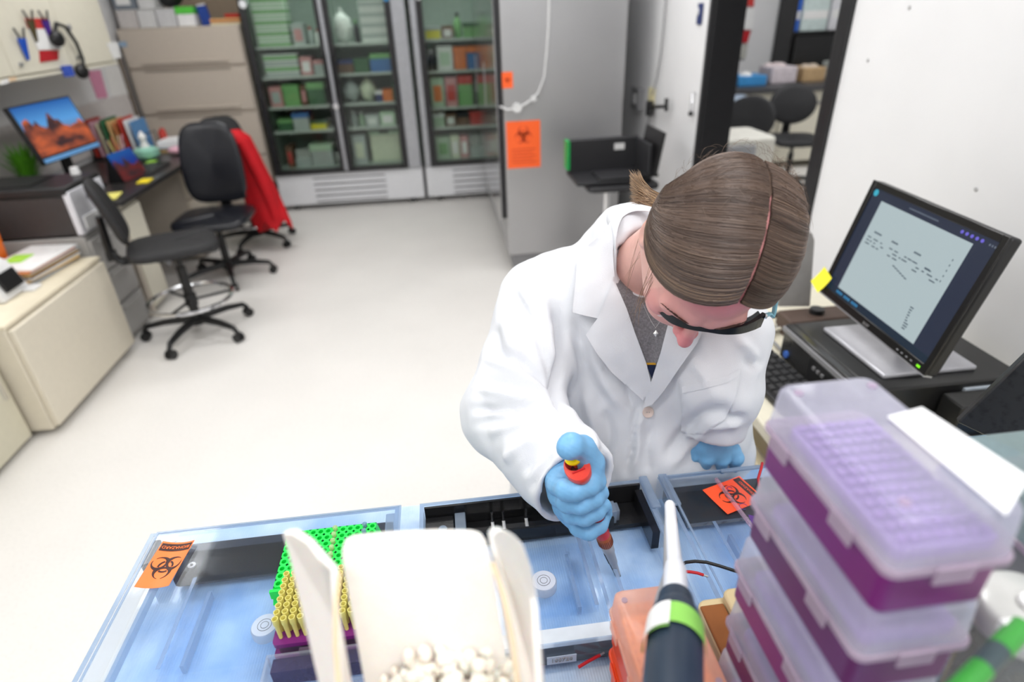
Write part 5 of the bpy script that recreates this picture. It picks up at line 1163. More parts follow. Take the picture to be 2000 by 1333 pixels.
# back wall with rounded shoulders
zc = .40
bk = [at(x, y, z) for x, y, z in ((690, 1340, .395), (668, 1100, .398), (668, 1078, .4), (674, 1064, .4), (690, 1056, .4), (760, 1049, .4), (850, 1045, .4), (920, 1046, .4), (940, 1051, .4), (950, 1066, .4), (962, 1110, .398), (1000, 1340, .395))]
bk2 = bk[:]; bk2[0] = V3((bk[0].x+.006, bk[0].y-.0, SHZ+.004)); bk2[-1] = V3((bk[-1].x-.006, bk[-1].y, SHZ+.004))
lowL = V3((-.085, .235, SHZ+.004)); lowR = V3((.022, .235, SHZ+.004))
bk = [lowL]+[p for p in bk[1:-1]]+[lowR]
wall(bk, (0, .006, 0), 'back_wall')
lf = [at(x, y, z) for x, y, z in ((563, 1033, .402), (585, 1031, .402), (612, 1052, .40), (640, 1082, .398), (656, 1110, .396), (664, 1200, .385), (668, 1340, .37))]
wall([V3((-.094, .236, SHZ+.004))]+lf+[V3((-.088, .18, SHZ+.004))], (-.004, -.003, 0), 'left_flap')
rf = [at(x, y, z) for x, y, z in ((952, 1040, .40), (958, 1031, .40), (972, 1029, .40), (992, 1040, .398), (1010, 1060, .395), (1026, 1105, .39), (1038, 1180, .382), (1046, 1340, .37))]
wall([V3((.024, .236, SHZ+.004))]+rf+[V3((.034, .18, SHZ+.004))], (.004, -.003, 0), 'right_flap')
for nm, x0, x1, z1 in (('left_wall', -.098, -.093, .115), ('right_wall', .036, .041, .115)):
    MB().add([(x0, .05, SHZ+.003), (x1, .05, SHZ+.003), (x1, .236, SHZ+.003), (x0, .236, SHZ+.003), (x0, .05, SHZ+z1), (x1, .05, SHZ+z1), (x1, .236, SHZ+z1), (x0, .236, SHZ+z1)], [(3, 2, 1, 0), (4, 5, 6, 7), (0, 1, 5, 4), (1, 2, 6, 5), (2, 3, 7, 6), (3, 0, 4, 7)]).build(nm, m_foam, t, origin=oo)
MB().box(-.093, .05, SHZ+.003, .036, .055, SHZ+.12).build('front_wall', m_foam, t, origin=oo)
MB().box(-.098, .05, SHZ, .041, .24, SHZ+.003).build('bucket_floor', m_foam, t, origin=oo)
m_fold = mat('foam_fold_tan', hexc(232, 205, 170), .7)
MB().tube([at(663, 1120, .39), at(656, 1180, .38), at(655, 1260, .372), at(662, 1345, .365)], .0016, 8).build('fold_seam', m_fold, t, origin=oo)
MB().tube([at(962, 1100, .39), at(985, 1170, .38), at(1003, 1260, .372), at(1012, 1345, .365)], .0016, 8).build('fold_seam', m_fold, t, origin=oo)
# crushed ice
rr = random.Random(11); b = MB()
m_ice = bpy.data.materials.new('crushed_ice'); m_ice.use_nodes = True; q = m_ice.node_tree.nodes['Principled BSDF']
q.inputs['Base Color'].default_value = (*hexc(250, 240, 228), 1); q.inputs['Roughness'].default_value = .25; q.inputs['Subsurface Weight'].default_value = .3; q.inputs['Subsurface Scale'].default_value = .004
for i in range(1100):
    u, v = rr.random(), rr.random(); x = -.085+.113*u; y = .06+.205*v
    z = SHZ+.10+.042*math.sin(PI*min(1, max(0, (x+.09)/.12)))*(.4+.6*v)+rr.uniform(-.012, .006)
    s = rr.uniform(.003, .0075); R = Euler((rr.uniform(0, 6), rr.uniform(0, 6), rr.uniform(0, 6))).to_matrix()
    b.ell((x, y, z), (s*1.1, s*.85, s*.7), 0, 6, 4, R)
b.rbox(-.088, .057, SHZ+.004, .031, .238, SHZ+.10, .01)
o = b.build('crushed_ice', m_ice, bevel=.0015, origin=V3((-.03, .15, SHZ+.004)), smooth=False); tag(o, 'crushed ice heaped inside the blurred white bucket', 'ice', kind='stuff')
# purple lidded tip boxes, stacked
m_lid = clear('frosted_lid', (.95, .95, .99), milk=.42, milkcol=hexc(226, 228, 240), rough=.15, fres=1.5)
m_flange = clear('frosted_flange', (.8, .75, .85), milk=.75, milkcol=hexc(216, 200, 216), rough=.25)
m_lav = mat('lavender_tray', hexc(168, 140, 200), .5, var=.05)
SX0, SX1, SY0, SY1 = .222, .301, .198, .342; PIT = .0755; ZT = 1.388
labels = ['top translucent lidded purple tip box carrying the white label', 'purple tip box second from the top of the stack', 'purple tip box third from the top of the stack', 'purple tip box fourth from the top of the stack', 'purple tip box fifth from the top, below the frame edge', 'lowest purple tip box resting on the blue pad']
def tipbox(label, x0, x1, y0, y1, z0, h, mb, ml_, mf, tray, cat='box', lidh=.034, holes=False, clips=True):
    t, oo = world_thing('pipette_tip_box', label, cat, ((x0+x1)/2, (y0+y1)/2, z0))
    zf = z0+h-lidh
    MB().rbox(x0+.004, y0+.004, z0, x1-.004, y1-.004, zf-.006, .007).build('box_base', mb, t, bevel=.001, origin=oo)
    MB().rbox(x0, y0, zf-.006, x1, y1, zf, .008).build('lid_flange', mf, t, bevel=.001, origin=oo)
    # lid shell: four walls and a top with rounded corners
    k = 5; out = []; inn = []
    def ring(x0, y0, x1, y1, r):
        pts = []
        for cx, cy, a0 in ((x1-r, y1-r, 0), (x0+r, y1-r, 90), (x0+r, y0+r, 180), (x1-r, y0+r, 270)):
            for i in range(k+1): a = math.radians(a0+90*i/k); pts.append((cx+r*math.cos(a), cy+r*math.sin(a)))
        return pts
    levels = [(0.0015, zf, .008), (.0035, z0+h-.004, .008), (.0050, z0+h-.0012, .008), (.0075, z0+h, .007)]
    vs = []; fs = []; n = 4*(k+1)
    for ins, z, r in levels: vs += [(x, y, z) for x, y in ring(x0+ins, y0+ins, x1-ins, y1-ins, r)]
    for l in range(len(levels)-1):
        for i in range(n): fs.append((l*n+i, l*n+(i+1) % n, (l+1)*n+(i+1) % n, (l+1)*n+i))
    fs.append(tuple((len(levels)-1)*n+i for i in range(n)))
    ld = MB().add(vs, fs).build('lid', ml_, t, origin=oo, ang=60)
    for (a, c) in ((x0+.012, y0+.018), (x0+.012, y1-.018), (x1-.012, y0+.018), (x1-.012, y1-.018)):
        MB().cyl((a, c, z0+h), (a, c, z0+h+.0012), .0032, n=14).build('lid_stud', m_flange, ld, origin=oo)
    if tray:
        tr = MB().rbox(x0+.008, y0+.008, zf, x1-.008, y1-.022, zf+.008, .005).build('tip_tray', tray, t, origin=oo)
        if holes:
            b = MB()
            for i in range(8):
                for j in range(12):
                    b.cyl((x0+.014+(x1-x0-.028)*i/7, y0+.014+(y1-y0-.042)*j/11, zf+.008), (x0+.014+(x1-x0-.028)*i/7, y0+.014+(y1-y0-.042)*j/11, zf+.0115), .0030, n=8)
            b.build('tip_heads', mat('tip_head_purple', hexc(158, 122, 194), .5), tr, origin=oo)['kind'] = 'stuff'
    if clips:
        for y in (y0+.03, y1-.04):
            MB().box(x0-.002, y, zf-.012, x0, y+.022, zf+.001).build('clip', mf, t, bevel=.0008, origin=oo)
        MB().box((x0+x1)/2-.012, y0-.002, zf-.012, (x0+x1)/2+.012, y0, zf+.001).build('clip', mf, t, bevel=.0008, origin=oo)
    return t
for i in range(6):
    jx = (0, .001, -.001, .002, 0, .001)[i]
    z0 = ZT-PIT*(i+1)+.0015
    tipbox(labels[i], SX0+jx, SX1+jx, SY0, SY1, z0, PIT-.0025, m_pur if i % 2 == 0 else m_pur_d, m_lid, m_flange, m_lav, holes=(i == 0))
if ZT-PIT*6 > PZ: pass
zb_ = ZT-PIT*6+.0015
t, oo = world_thing('riser_block', 'small grey riser block beneath the purple tip box stack', 'block', ((SX0+SX1)/2, (SY0+SY1)/2, PZ)); MB().box(SX0+.005, SY0+.005, PZ, SX1-.005, SY1-.005, zb_-.0005).build('block', m_grey, t, origin=oo)
# white label over the top lid edge
lp = [on(x, y, z=ZT+.0005) for x, y in ((1733, 815), (1800, 797), (2010, 935), (1965, 1008))]
o = MB().extr(lp, (0, 0, .0006)).build('paper_label', mat('label_white', (.88, .88, .9), .6, var=.02), origin=lp[0]); tag(o, 'long white paper label on the top purple box lid', 'label')
# orange tip boxes, stacked
OX0, OX1, OY0, OY1 = .137, .222, .288, .420
m_or = mat('orange_box_plastic', hexc(226, 70, 24), .35, var=.05)
m_orl = clear('orange_tint_lid', (.99, .86, .80), milk=.62, milkcol=hexc(255, 212, 192), rough=.12, fres=1.4)
m_ortray = mat('pale_orange_tray', hexc(248, 168, 104), .5, var=.04)
tipbox('orange tip box with peach translucent lid under the hanging pipette', OX0, OX1, OY0, OY1, 1.003, .080, m_or, m_orl, m_orl, m_ortray, holes=False, lidh=.03)
b = MB()
for i in range(8):
    for j in range(12): b.cyl((OX0+.012+.0088*i, OY0+.012+.0098*j, 1.0615), (OX0+.012+.0088*i, OY0+.012+.0098*j, 1.0635), .0016, n=6)
oj = b.build('tip_dots', mat('brown_orange', hexc(205, 110, 60), .6), bpy.data.objects[[o.name for o in bpy.data.objects if o.get('label', '').startswith('orange tip box with peach')][0]], origin=V3(((OX0+OX1)/2, (OY0+OY1)/2, 1.003))); oj['kind'] = 'stuff'
tipbox('plain orange tip box carrying the peach lidded one', OX0+.002, OX1-.002, OY0+.002, OY1-.002, PZ, 1.0025-PZ, m_or, m_or, m_or, None, lidh=.02)
# cream block
m_cb2 = mat('cream_wood', hexc(226, 205, 160), .55, var=.06, scale=15)
m_br = mat('brown_felt', hexc(150, 92, 48), .8, var=.1)
t, oo = world_thing('sample_tray', 'cream wooden tray with brown inside between orange and purple boxes', 'tray', (.30, .40, PZ))
MB().rbox(.262, .346, PZ, .335, .462, .985, .012).build('tray_body', m_cb2, t, bevel=.003, origin=oo)
MB().box(.262, .346, .9855, .292, .450, .990).build('brown_inside', m_br, t, bevel=.002, origin=oo)
MB().rbox(.293, .346, .9855, .335, .462, 1.0, .01).build('raised_rim', m_cb2, t, bevel=.003, origin=oo)
# hanging electronic pipette on its stand
q = [at(x, y, z) for x, y, z in ((1308, 985, .66), (1318, 1105, .56), (1320, 1172, .505), (1321, 1196, .485), (1318, 1262, .44), (1314, 1345, .395))]
t, oo = world_thing('pipette', 'blurred navy and white pipette lying on a stand over the orange box', 'pipette', q[4])
m_navy = mat('navy_plastic', hexc(36, 50, 66), .4)
m_pw = mat('pipette_white', hexc(232, 234, 240), .3)
MB().tube([q[0], q[0]*.97+q[1]*.03, q[0]*.5+q[1]*.5, q[1]], [.0050, .0058, .0064, .0074], 20).tube([q[1], q[1]*.8+q[2]*.2, q[2]], [.0088, .0104, .0112], 20).build('shaft', m_pw, t, origin=oo)
MB().tube([q[2], q[2]*.6+q[3]*.4, q[3]], [.0145, .0150, .0150], 22).build('collar', m_navy, t, origin=oo)
MB().tube([q[3], q[3]*.8+q[4]*.2, q[4], q[5], q[5]+(q[5]-q[4])*1.2], [.0165, .0195, .0205, .0200, .017], 22).build('body', m_navy, t, origin=oo)
d = (q[5]-q[4]).normalized(); up = (CR.cross(d)); up = up if up.dot(CU-CF) > 0 else -up; up.normalize(); sd = d.cross(up)
def wrap(name, m, s0, s1, a0, a1, r, th=.0006):
    vs = []; fs = []; n = 10; k = 4
    for i in range(k+1):
        for j in range(n+1):
            a = a0+(a1-a0)*j/n; c = q[3]+(q[4]-q[3]).normalized()*(s0+(s1-s0)*i/k); rad = r+(.001*i/k)
            vs.append(c+(up*math.cos(a)+sd*math.sin(a))*rad)
    for i in range(k):
        for j in range(n): a = i*(n+1)+j; fs.append((a, a+1, a+n+2, a+n+1))
    MB().add(vs, fs).build(name, m, t, origin=oo, ang=80)
sg = 1 if sd.dot(CR) > 0 else -1
wrap('green_tape', mat('lime_tape', hexc(140, 205, 90), .5), .022, .052, -sg*.35, sg*1.7, .0212)
wrap('white_label', m_paper, .022, .056, -sg*1.7, -sg*.2, .0220)
wrap('green_band', mat('lime_tape', hexc(140, 205, 90), .5), .056, .060, -sg*1.7, -sg*.2, .0222)
ej = [at(x, y, z) for x, y, z in ((1302, 995, .652), (1300, 1060, .60), (1300, 1120, .555), (1286, 1165, .515), (1277, 1200, .49), (1280, 1225, .47))]
MB().tube(ej, .0022, 8).build('ejector_arm', m_steel, t, origin=oo)
t, oo = world_thing('pipette_stand', 'dark pipette stand arm just below the frame edge', 'stand', (.10, .15, SHZ))
MB().rbox(.06, .10, SHZ+.001, .16, .20, SHZ+.012, .02).build('stand_base', m_grey, t, origin=oo)
e5 = q[5]+(q[5]-q[4])*.9
MB().box(e5.x-.006, e5.y-.01, SHZ+.012, e5.x+.006, e5.y+.01, e5.z-.018).build('stand_post', m_grey, t, origin=oo)
MB().box(e5.x-.02, e5.y-.012, e5.z-.026, e5.x+.02, e5.y+.012, e5.z-.018).build('cradle', m_grey, t, origin=oo)
# teal lidded box behind the stack
tipbox('grey box with pale teal translucent lid behind the purple stack', .405, .50, .25, .362, 1.20, .10, mat('grey_box', (.3, .32, .33), .4), clear('teal_lid', (.75, .85, .85), milk=.6, milkcol=hexc(165, 185, 185)), m_flange, None)
t, oo = world_thing('riser_box', 'tall dark storage box under the teal lidded box', 'box', (.45, .3, PZ)); MB().box(.41, .255, PZ, .495, .358, 1.1995).build('box_body', mat('dark_box', (.06, .06, .065), .5), t, bevel=.003, origin=oo)
# beaker with markers at the lower right corner
c0 = at(1985, 1175, .40)
t, oo = world_thing('round_tin', 'blurred round silvery jar with white rim at lower right', 'jar', V3((c0.x+.005, c0.y-.005, 1.14)))
MB().lathe([(.024, 0), (.027, .01), (.027, c0.z-1.14-.02)], n=36).build('jar_body', clear('jar_glass', (.8, .82, .8), milk=.35, milkcol=(.5, .5, .48)), t)
MB().lathe([(.028, c0.z-1.14-.02), (.0295, c0.z-1.14-.018), (.0295, c0.z-1.14), (.026, c0.z-1.14+.003), (.0005, c0.z-1.14+.001)], n=36).build('jar_lid', mat('satin_white', (.62, .62, .6), .25, .2), t, ang=50)
MB().lathe([(.008, c0.z-1.14+.0035), (.007, c0.z-1.14+.006), (.0005, c0.z-1.14+.006)], n=16).build('lid_knob', m_paper, t)
t, oo = world_thing('riser_box', 'grey storage box carrying the silvery jar at lower right', 'box', (c0.x, c0.y, PZ)); MB().box(.315, .10, PZ, .42, .238, 1.139).build('box_body', mat('grey_carton', (.35, .35, .33), .7), t, bevel=.003, origin=oo)
a, b1 = at(1995, 1225, .36), at(1880, 1345, .33)
t, oo = world_thing('marker_pen', 'blurred green and dark marker pen in front of the silvery jar', 'pen', a)
MB().cyl(a, a*.6+b1*.4, .0065).build('green_cap', mat('pen_green', hexc(60, 150, 60), .4), t, origin=oo); MB().cyl(a*.6+b1*.4, a*.3+b1*.7, .0062).build('barrel', mat('pen_dark', hexc(60, 75, 80), .4), t, origin=oo); MB().cyl(a*.3+b1*.7, b1*1.3-a*.3, .0064).build('green_end', mat('pen_green', hexc(60, 150, 60), .4), t, origin=oo)
MB().box(a.x-.012, a.y-.002, a.z-.004, a.x-.004, a.y+.004, a.z+.004).build('white_tip', m_white, t, origin=oo)
# ---------------------------------------------------------------- person: implicit surfaces meshed once
from mathutils.geometry import delaunay_2d_cdt
F32 = np.float32
def A(v): return np.array(tuple(v), dtype=F32)
def cone(P, a, b, ra, rb):
    a, b = A(a), A(b); d = b-a; t = np.clip(((P-a)@d)/(d@d), 0, 1)
    return np.linalg.norm(P-a-t[:, None]*d, axis=1)-(ra+(rb-ra)*t)
def chain(P, pts, rs, k=.004):
    out = None
    for i in range(len(pts)-1):
        c = cone(P, pts[i], pts[i+1], rs[i], rs[i+1]); out = c if out is None else smin(out, c, k)
    return out
def ell_sdf(P, c, M, r):          # M rows = axes
    q = (P-A(c))@np.array(M, dtype=F32).T; r = np.array(r, dtype=F32)
    k0 = np.linalg.norm(q/r, axis=1); k1 = np.linalg.norm(q/(r*r), axis=1)+1e-9
    return k0*(k0-1)/k1
def smin(a, b, k):
    h = np.maximum(k-np.abs(a-b), 0)/k
    return np.minimum(a, b)-h*h*k*.25
def smax(a, b, k): return -smin(-a, -b, k)
def surf(fn, lo, hi, h):
    lo = np.array(tuple(lo)); hi = np.array(tuple(hi)); n = np.ceil((hi-lo)/h).astype(int)+1
    xs = [(lo[i]+h*np.arange(n[i])).astype(F32) for i in range(3)]
    V = np.empty(tuple(n), dtype=F32); YY, ZZ = np.meshgrid(xs[1], xs[2], indexing='ij')
    blk = max(1, int(400000/(n[1]*n[2])))
    for i in range(0, n[0], blk):
        xx = xs[0][i:i+blk]; P = np.empty((len(xx), n[1], n[2], 3), dtype=F32)
        P[..., 0] = xx[:, None, None]; P[..., 1] = YY; P[..., 2] = ZZ
        V[i:i+blk] = fn(P.reshape(-1, 3)).reshape(len(xx), n[1], n[2])
    S = V < 0; nc = n-1; acc = np.zeros(tuple(nc)+(3,), dtype=np.float64); cnt = np.zeros(tuple(nc), dtype=np.int32)
    def sl(o): return tuple(slice(o[i], o[i]+nc[i]) for i in range(3))
    corners = [(i, j, k) for i in (0, 1) for j in (0, 1) for k in (0, 1)]
    for c in corners:
        for ax in range(3):
            if c[ax]: continue
            d = list(c); d[ax] = 1; va, vb = V[sl(c)], V[sl(d)]; m = (va < 0) != (vb < 0)
            with np.errstate(all='ignore'): t = va/(va-vb)
            for q in range(3): acc[..., q][m] += c[q]+(t[m] if q == ax else 0)
            cnt[m] += 1
    act = cnt > 0; idx = -np.ones(tuple(nc), dtype=np.int64); idx[act] = np.arange(act.sum())
    ii = np.argwhere(act); verts = (acc[act]/cnt[act][:, None]+ii)*h+lo
    quads = []
    for ax in range(3):
        b, c = (ax+1) % 3, (ax+2) % 3
        s0 = [slice(1, nc[i]) for i in range(3)]; s0[ax] = slice(0, nc[ax]); s1 = s0[:]; s1[ax] = slice(1, nc[ax]+1)
        a_, b_2 = S[tuple(s0)], S[tuple(s1)]
        for flip, m in ((0, a_ & ~b_2), (1, ~a_ & b_2)):
            e = np.argwhere(m); 
            if not len(e): continue
            off = np.array([0 if i == ax else 1 for i in range(3)]); e = e+off
            def g(db, dc):
                q = e.copy(); q[:, b] -= db; q[:, c] -= dc; return idx[q[:, 0], q[:, 1], q[:, 2]]
            Q = np.stack([g(1, 1), g(0, 1), g(0, 0), g(1, 0)], 1)
            quads.append(Q[:, ::-1] if flip else Q)
    return verts, np.concatenate(quads)
def smooth_v(v, q, it=2, lam=.5):
    e = np.concatenate([q[:, [0, 1]], q[:, [1, 2]], q[:, [2, 3]], q[:, [3, 0]]])
    for _ in range(it):
        s = np.zeros_like(v); n = np.zeros(len(v))
        np.add.at(s, e[:, 0], v[e[:, 1]]); np.add.at(s, e[:, 1], v[e[:, 0]]); np.add.at(n, e[:, 0], 1); np.add.at(n, e[:, 1], 1)
        v = v*(1-lam)+lam*s/n[:, None]
    return v
def v_normals(v, q):
    n = np.cross(v[q[:, 2]]-v[q[:, 0]], v[q[:, 3]]-v[q[:, 1]]); out = np.zeros_like(v)
    for i in range(4): np.add.at(out, q[:, i], n)
    return out/(np.linalg.norm(out, axis=1)[:, None]+1e-12)
CRn, CUn, CFn, CAn = (np.array(tuple(x)) for x in (CR, CU, CF, CAM))
def proj(v):
    d = v-CAn; z = d@CFn; return np.stack([(d@CRn)/z*FPX+1000, -(d@CUn)/z*FPX+666.5, z], 1)
def np_mesh(name, v, q, m, parent, origin):
    me = bpy.data.meshes.new(name); me.from_pydata((v-np.array(tuple(origin))).tolist(), [], q.tolist()); me.materials.append(m)
    me.polygons.foreach_set('use_smooth', [True]*len(me.polygons)); me.update()
    o = bpy.data.objects.new(name, me); COL.objects.link(o)
    if parent: o.parent = parent
    return o
def seg_dist(p, a, b):
    a = np.array(a, float); b = np.array(b, float); d = b-a; t = np.clip(((p-a)@d)/(d@d), 0, 1)
    return np.linalg.norm(p-a-t[:, None]*d, axis=1), t
def stroke(pp, facing, pts, w, amp):
    """displacement of a cloth fold: a soft groove (amp<0) or ridge along a polyline"""
    best = None; N = len(pts)-1
    for i in range(N):
        d, t = seg_dist(pp[:, :2], pts[i], pts[i+1]); tt = (i+t)/N
        if best is None: best, bt = d, tt
        else: m = d < best; best = np.where(m, d, best); bt = np.where(m, tt, bt)
    fade = np.minimum(1, np.minimum(bt, 1-bt)*5+.15)
    return amp*np.exp(-(best/w)**2)*fade*facing
PO = V3((.28, 1.02, 0))           # the person's stance on the floor
per = thing('person', 'person in a white lab coat bending over the bench with a pipette', 'person', PO)
m_skin = mat('skin', hexc(232, 176, 160), .5, var=.05, scale=60, sss=.15, bump=.15, bscale=700)
m_coat = mat('lab_coat_cotton', hexc(224, 226, 231), .9, var=.015, scale=20, bump=.25, bscale=900)
# skeleton of the coat
aR = dict(sh=at(1062, 592, 1.03), el=at(1002, 806, .94), wr=at(1116, 938, .80))
aL = dict(sh=at(1424, 655, .93), el=at(1408, 762, .925), wr=at(1394, 840, .955))
cuffR = aR['wr']; dR = (aR['wr']-aR['el']).normalized(); dL = (aL['wr']-aL['el']).normalized()
cR0 = aR['wr']+dR*.012
def coat_f(P):
    t = cone(P, at(1180, 610, 1.03), at(1185, 880, 1.14), .105, .13)
    t = smin(t, cone(P, at(1335, 640, 1.0), at(1330, 880, 1.12), .10, .125), .08)
    t = smin(t, cone(P, at(1090, 580, 1.04), at(1400, 650, .99), .072, .068), .07)
    t = smin(t, cone(P, at(1225, 470, .99), at(1235, 560, 1.02), .062, .09), .05)
    t = smin(t, cone(P, at(1255, 880, 1.14), (.27, 1.02, .80), .15, .17), .08)
    t = smin(t, cone(P, (.27, 1.02, .80), (.27, 1.02, .50), .17, .20), .05)
    r = smin(cone(P, aR['sh'], aR['el'], .078, .074), cone(P, aR['el'], aR['wr'], .074, .063), .03)
    l = smin(cone(P, aL['sh'], aL['el'], .064, .054), cone(P, aL['el'], aL['wr'], .054, .047), .03)
    # hollow cuffs
    cutr = lambda: (P-A(cR0))@A(dR)
    hr = cone(P, aR['wr']-dR*.05, aR['wr']+dR*.09, .050, .051); r = smax(r, -hr, .006)
    cut = (P-A(cR0))@A(dR)
    r = smax(r, cut, .004)
    hl = cone(P, aL['wr']-dL*.03, aL['wr']+dL*.09, .036, .037); l = smax(l, -hl, .006); l = smax(l, (P-A(aL['wr']+dL*.004))@A(dL), .004)
    f = smin(t, r, .022); f = smin(f, l, .025)
    # neck opening
    f = smax(f, -cone(P, at(1272, 505, .93), at(1310, 480, .74), .048, .062), .012)
    f = smax(f, .49-P[:, 2], .004)
    return f
v, q = surf(coat_f, (-.10, .50, .44), (.60, 1.28, 1.42), .0044)
v = smooth_v(v, q, 2, .5); nrm_ = v_normals(v, q)
# orient outward
if ((coat_f((v+nrm_*.003).astype(F32)) < 0).mean() > .5): q = q[:, ::-1].copy(); nrm_ = -nrm_
pp = proj(v); vd = v-CAn; vd /= np.linalg.norm(vd, axis=1)[:, None]; facing = np.clip(-(vd*nrm_).sum(1)*2.5, 0, 1)
disp = np.zeros(len(v))
ST = [([(1078, 590), (1092, 640), (1093, 700), (1087, 752), (1101, 815)], 9, -.011), ([(1062, 600), (1078, 650), (1080, 720)], 12, .006),
      ([(956, 682), (1016, 705), (1081, 762)], 9, -.008), ([(945, 700), (1010, 728), (1076, 770)], 9, .006), ([(938, 735), (1000, 752), (1084, 777)], 8, -.008), ([(930, 760), (1000, 775), (1085, 785)], 7, .005),
      ([(925, 800), (965, 798), (1016, 790), (1088, 788)], 7, -.009), ([(928, 830), (993, 812), (1060, 800), (1114, 828)], 8, -.008), ([(950, 850), (1010, 830), (1080, 815)], 8, .005),
      ([(1009, 566), (1040, 533), (1123, 499)], 3, -.003), ([(1006, 570), (1040, 625), (1060, 690), (1081, 761)], 4, -.005), ([(1016, 560), (1052, 640), (1068, 700)], 6, .003),
      ([(985, 620), (1000, 680), (1005, 720)], 14, .005), ([(970, 640), (975, 690)], 8, -.004),
      ([(1016, 930), (1036, 900), (1060, 870), (1098, 845)], 8, -.007), ([(985, 900), (1010, 880), (1050, 850)], 9, .005), ([(1030, 960), (1050, 925), (1082, 880)], 7, -.005),
      ([(1246, 790), (1237, 826), (1235, 873), (1221, 925)], 3.5, -.006), ([(1256, 800), (1246, 840), (1246, 880), (1236, 925)], 7, .006),
      ([(1300, 895), (1330, 845), (1365, 812), (1435, 798)], 9, -.007), ([(1310, 915), (1345, 870), (1385, 840)], 8, .004), ([(1128, 620), (1135, 700), (1165, 760), (1190, 800)], 12, -.004), ([(1150, 660), (1178, 740), (1210, 800)], 13, .004),
      ([(1180, 800), (1190, 850), (1180, 910)], 12, -.005), ([(1140, 760), (1160, 830), (1160, 900)], 12, .005), ([(1205, 700), (1225, 760), (1236, 800)], 6, -.003),
      ([(1275, 830), (1262, 880), (1270, 930)], 9, -.005), ([(1455, 700), (1470, 720), (1482, 700)], 8, -.006), ([(1440, 660), (1470, 690), (1478, 735)], 9, .005), ([(1400, 800), (1430, 820), (1455, 815)], 8, -.005), ([(1375, 830), (1410, 835), (1450, 830)], 6, .004),
      ([(1350, 700), (1380, 740), (1400, 790)], 12, .004), ([(1100, 640), (1120, 700), (1115, 780), (1130, 840)], 10, .004)]
for pts, w, a in ST: disp += stroke(pp, facing, pts, w*.95, a*1.75)
disp += .0024*np.sin(v[:, 0]*55+v[:, 2]*38+2*np.sin(v[:, 1]*30))*np.sin(v[:, 2]*47-v[:, 1]*40) + .0008*np.sin(v[:, 0]*130-v[:, 1]*90)*np.sin(v[:, 2]*120+v[:, 0]*70)
# the V where the shirt shows is set back
VP = [(1204, 470), (1202, 545), (1225, 603), (1263, 705), (1273, 742), (1285, 700), (1304, 640), (1330, 600), (1300, 520)]
def in_poly(p, poly):
    x, y = p[:, 0], p[:, 1]; c = np.zeros(len(p), bool); n = len(poly)
    for i in range(n):
        (x0, y0), (x1, y1) = poly[i], poly[(i+1) % n]
        with np.errstate(all='ignore'): c ^= ((y0 > y) != (y1 > y)) & (x < (x1-x0)*(y-y0)/(y1-y0)+x0)
    return c
dmin = np.min([seg_dist(pp[:, :2], VP[i], VP[(i+1) % len(VP)])[0] for i in range(len(VP))], axis=0)
inside = in_poly(pp, VP) & (facing > 0)
disp -= np.where(inside, np.minimum(dmin/10, 1)*.010, 0)
v = smooth_v(v+nrm_*disp[:, None], q, 2, .5)
coat = np_mesh('lab_coat', v, q, m_coat, per, PO)
cv = [V3(x) for x in v.tolist()]; bvh = BVHTree.FromPolygons(cv, q.tolist())
def hit(px_, py_, default=None):
    d = (at(px_, py_, 1)-CAM).normalized(); r = bvh.ray_cast(CAM, d)
    if r[0] is None or (r[0]-CAM).dot(CF) > 1.25: return None, None
    n = r[1] if r[1].dot(d) < 0 else -r[1]
    return r[0], n
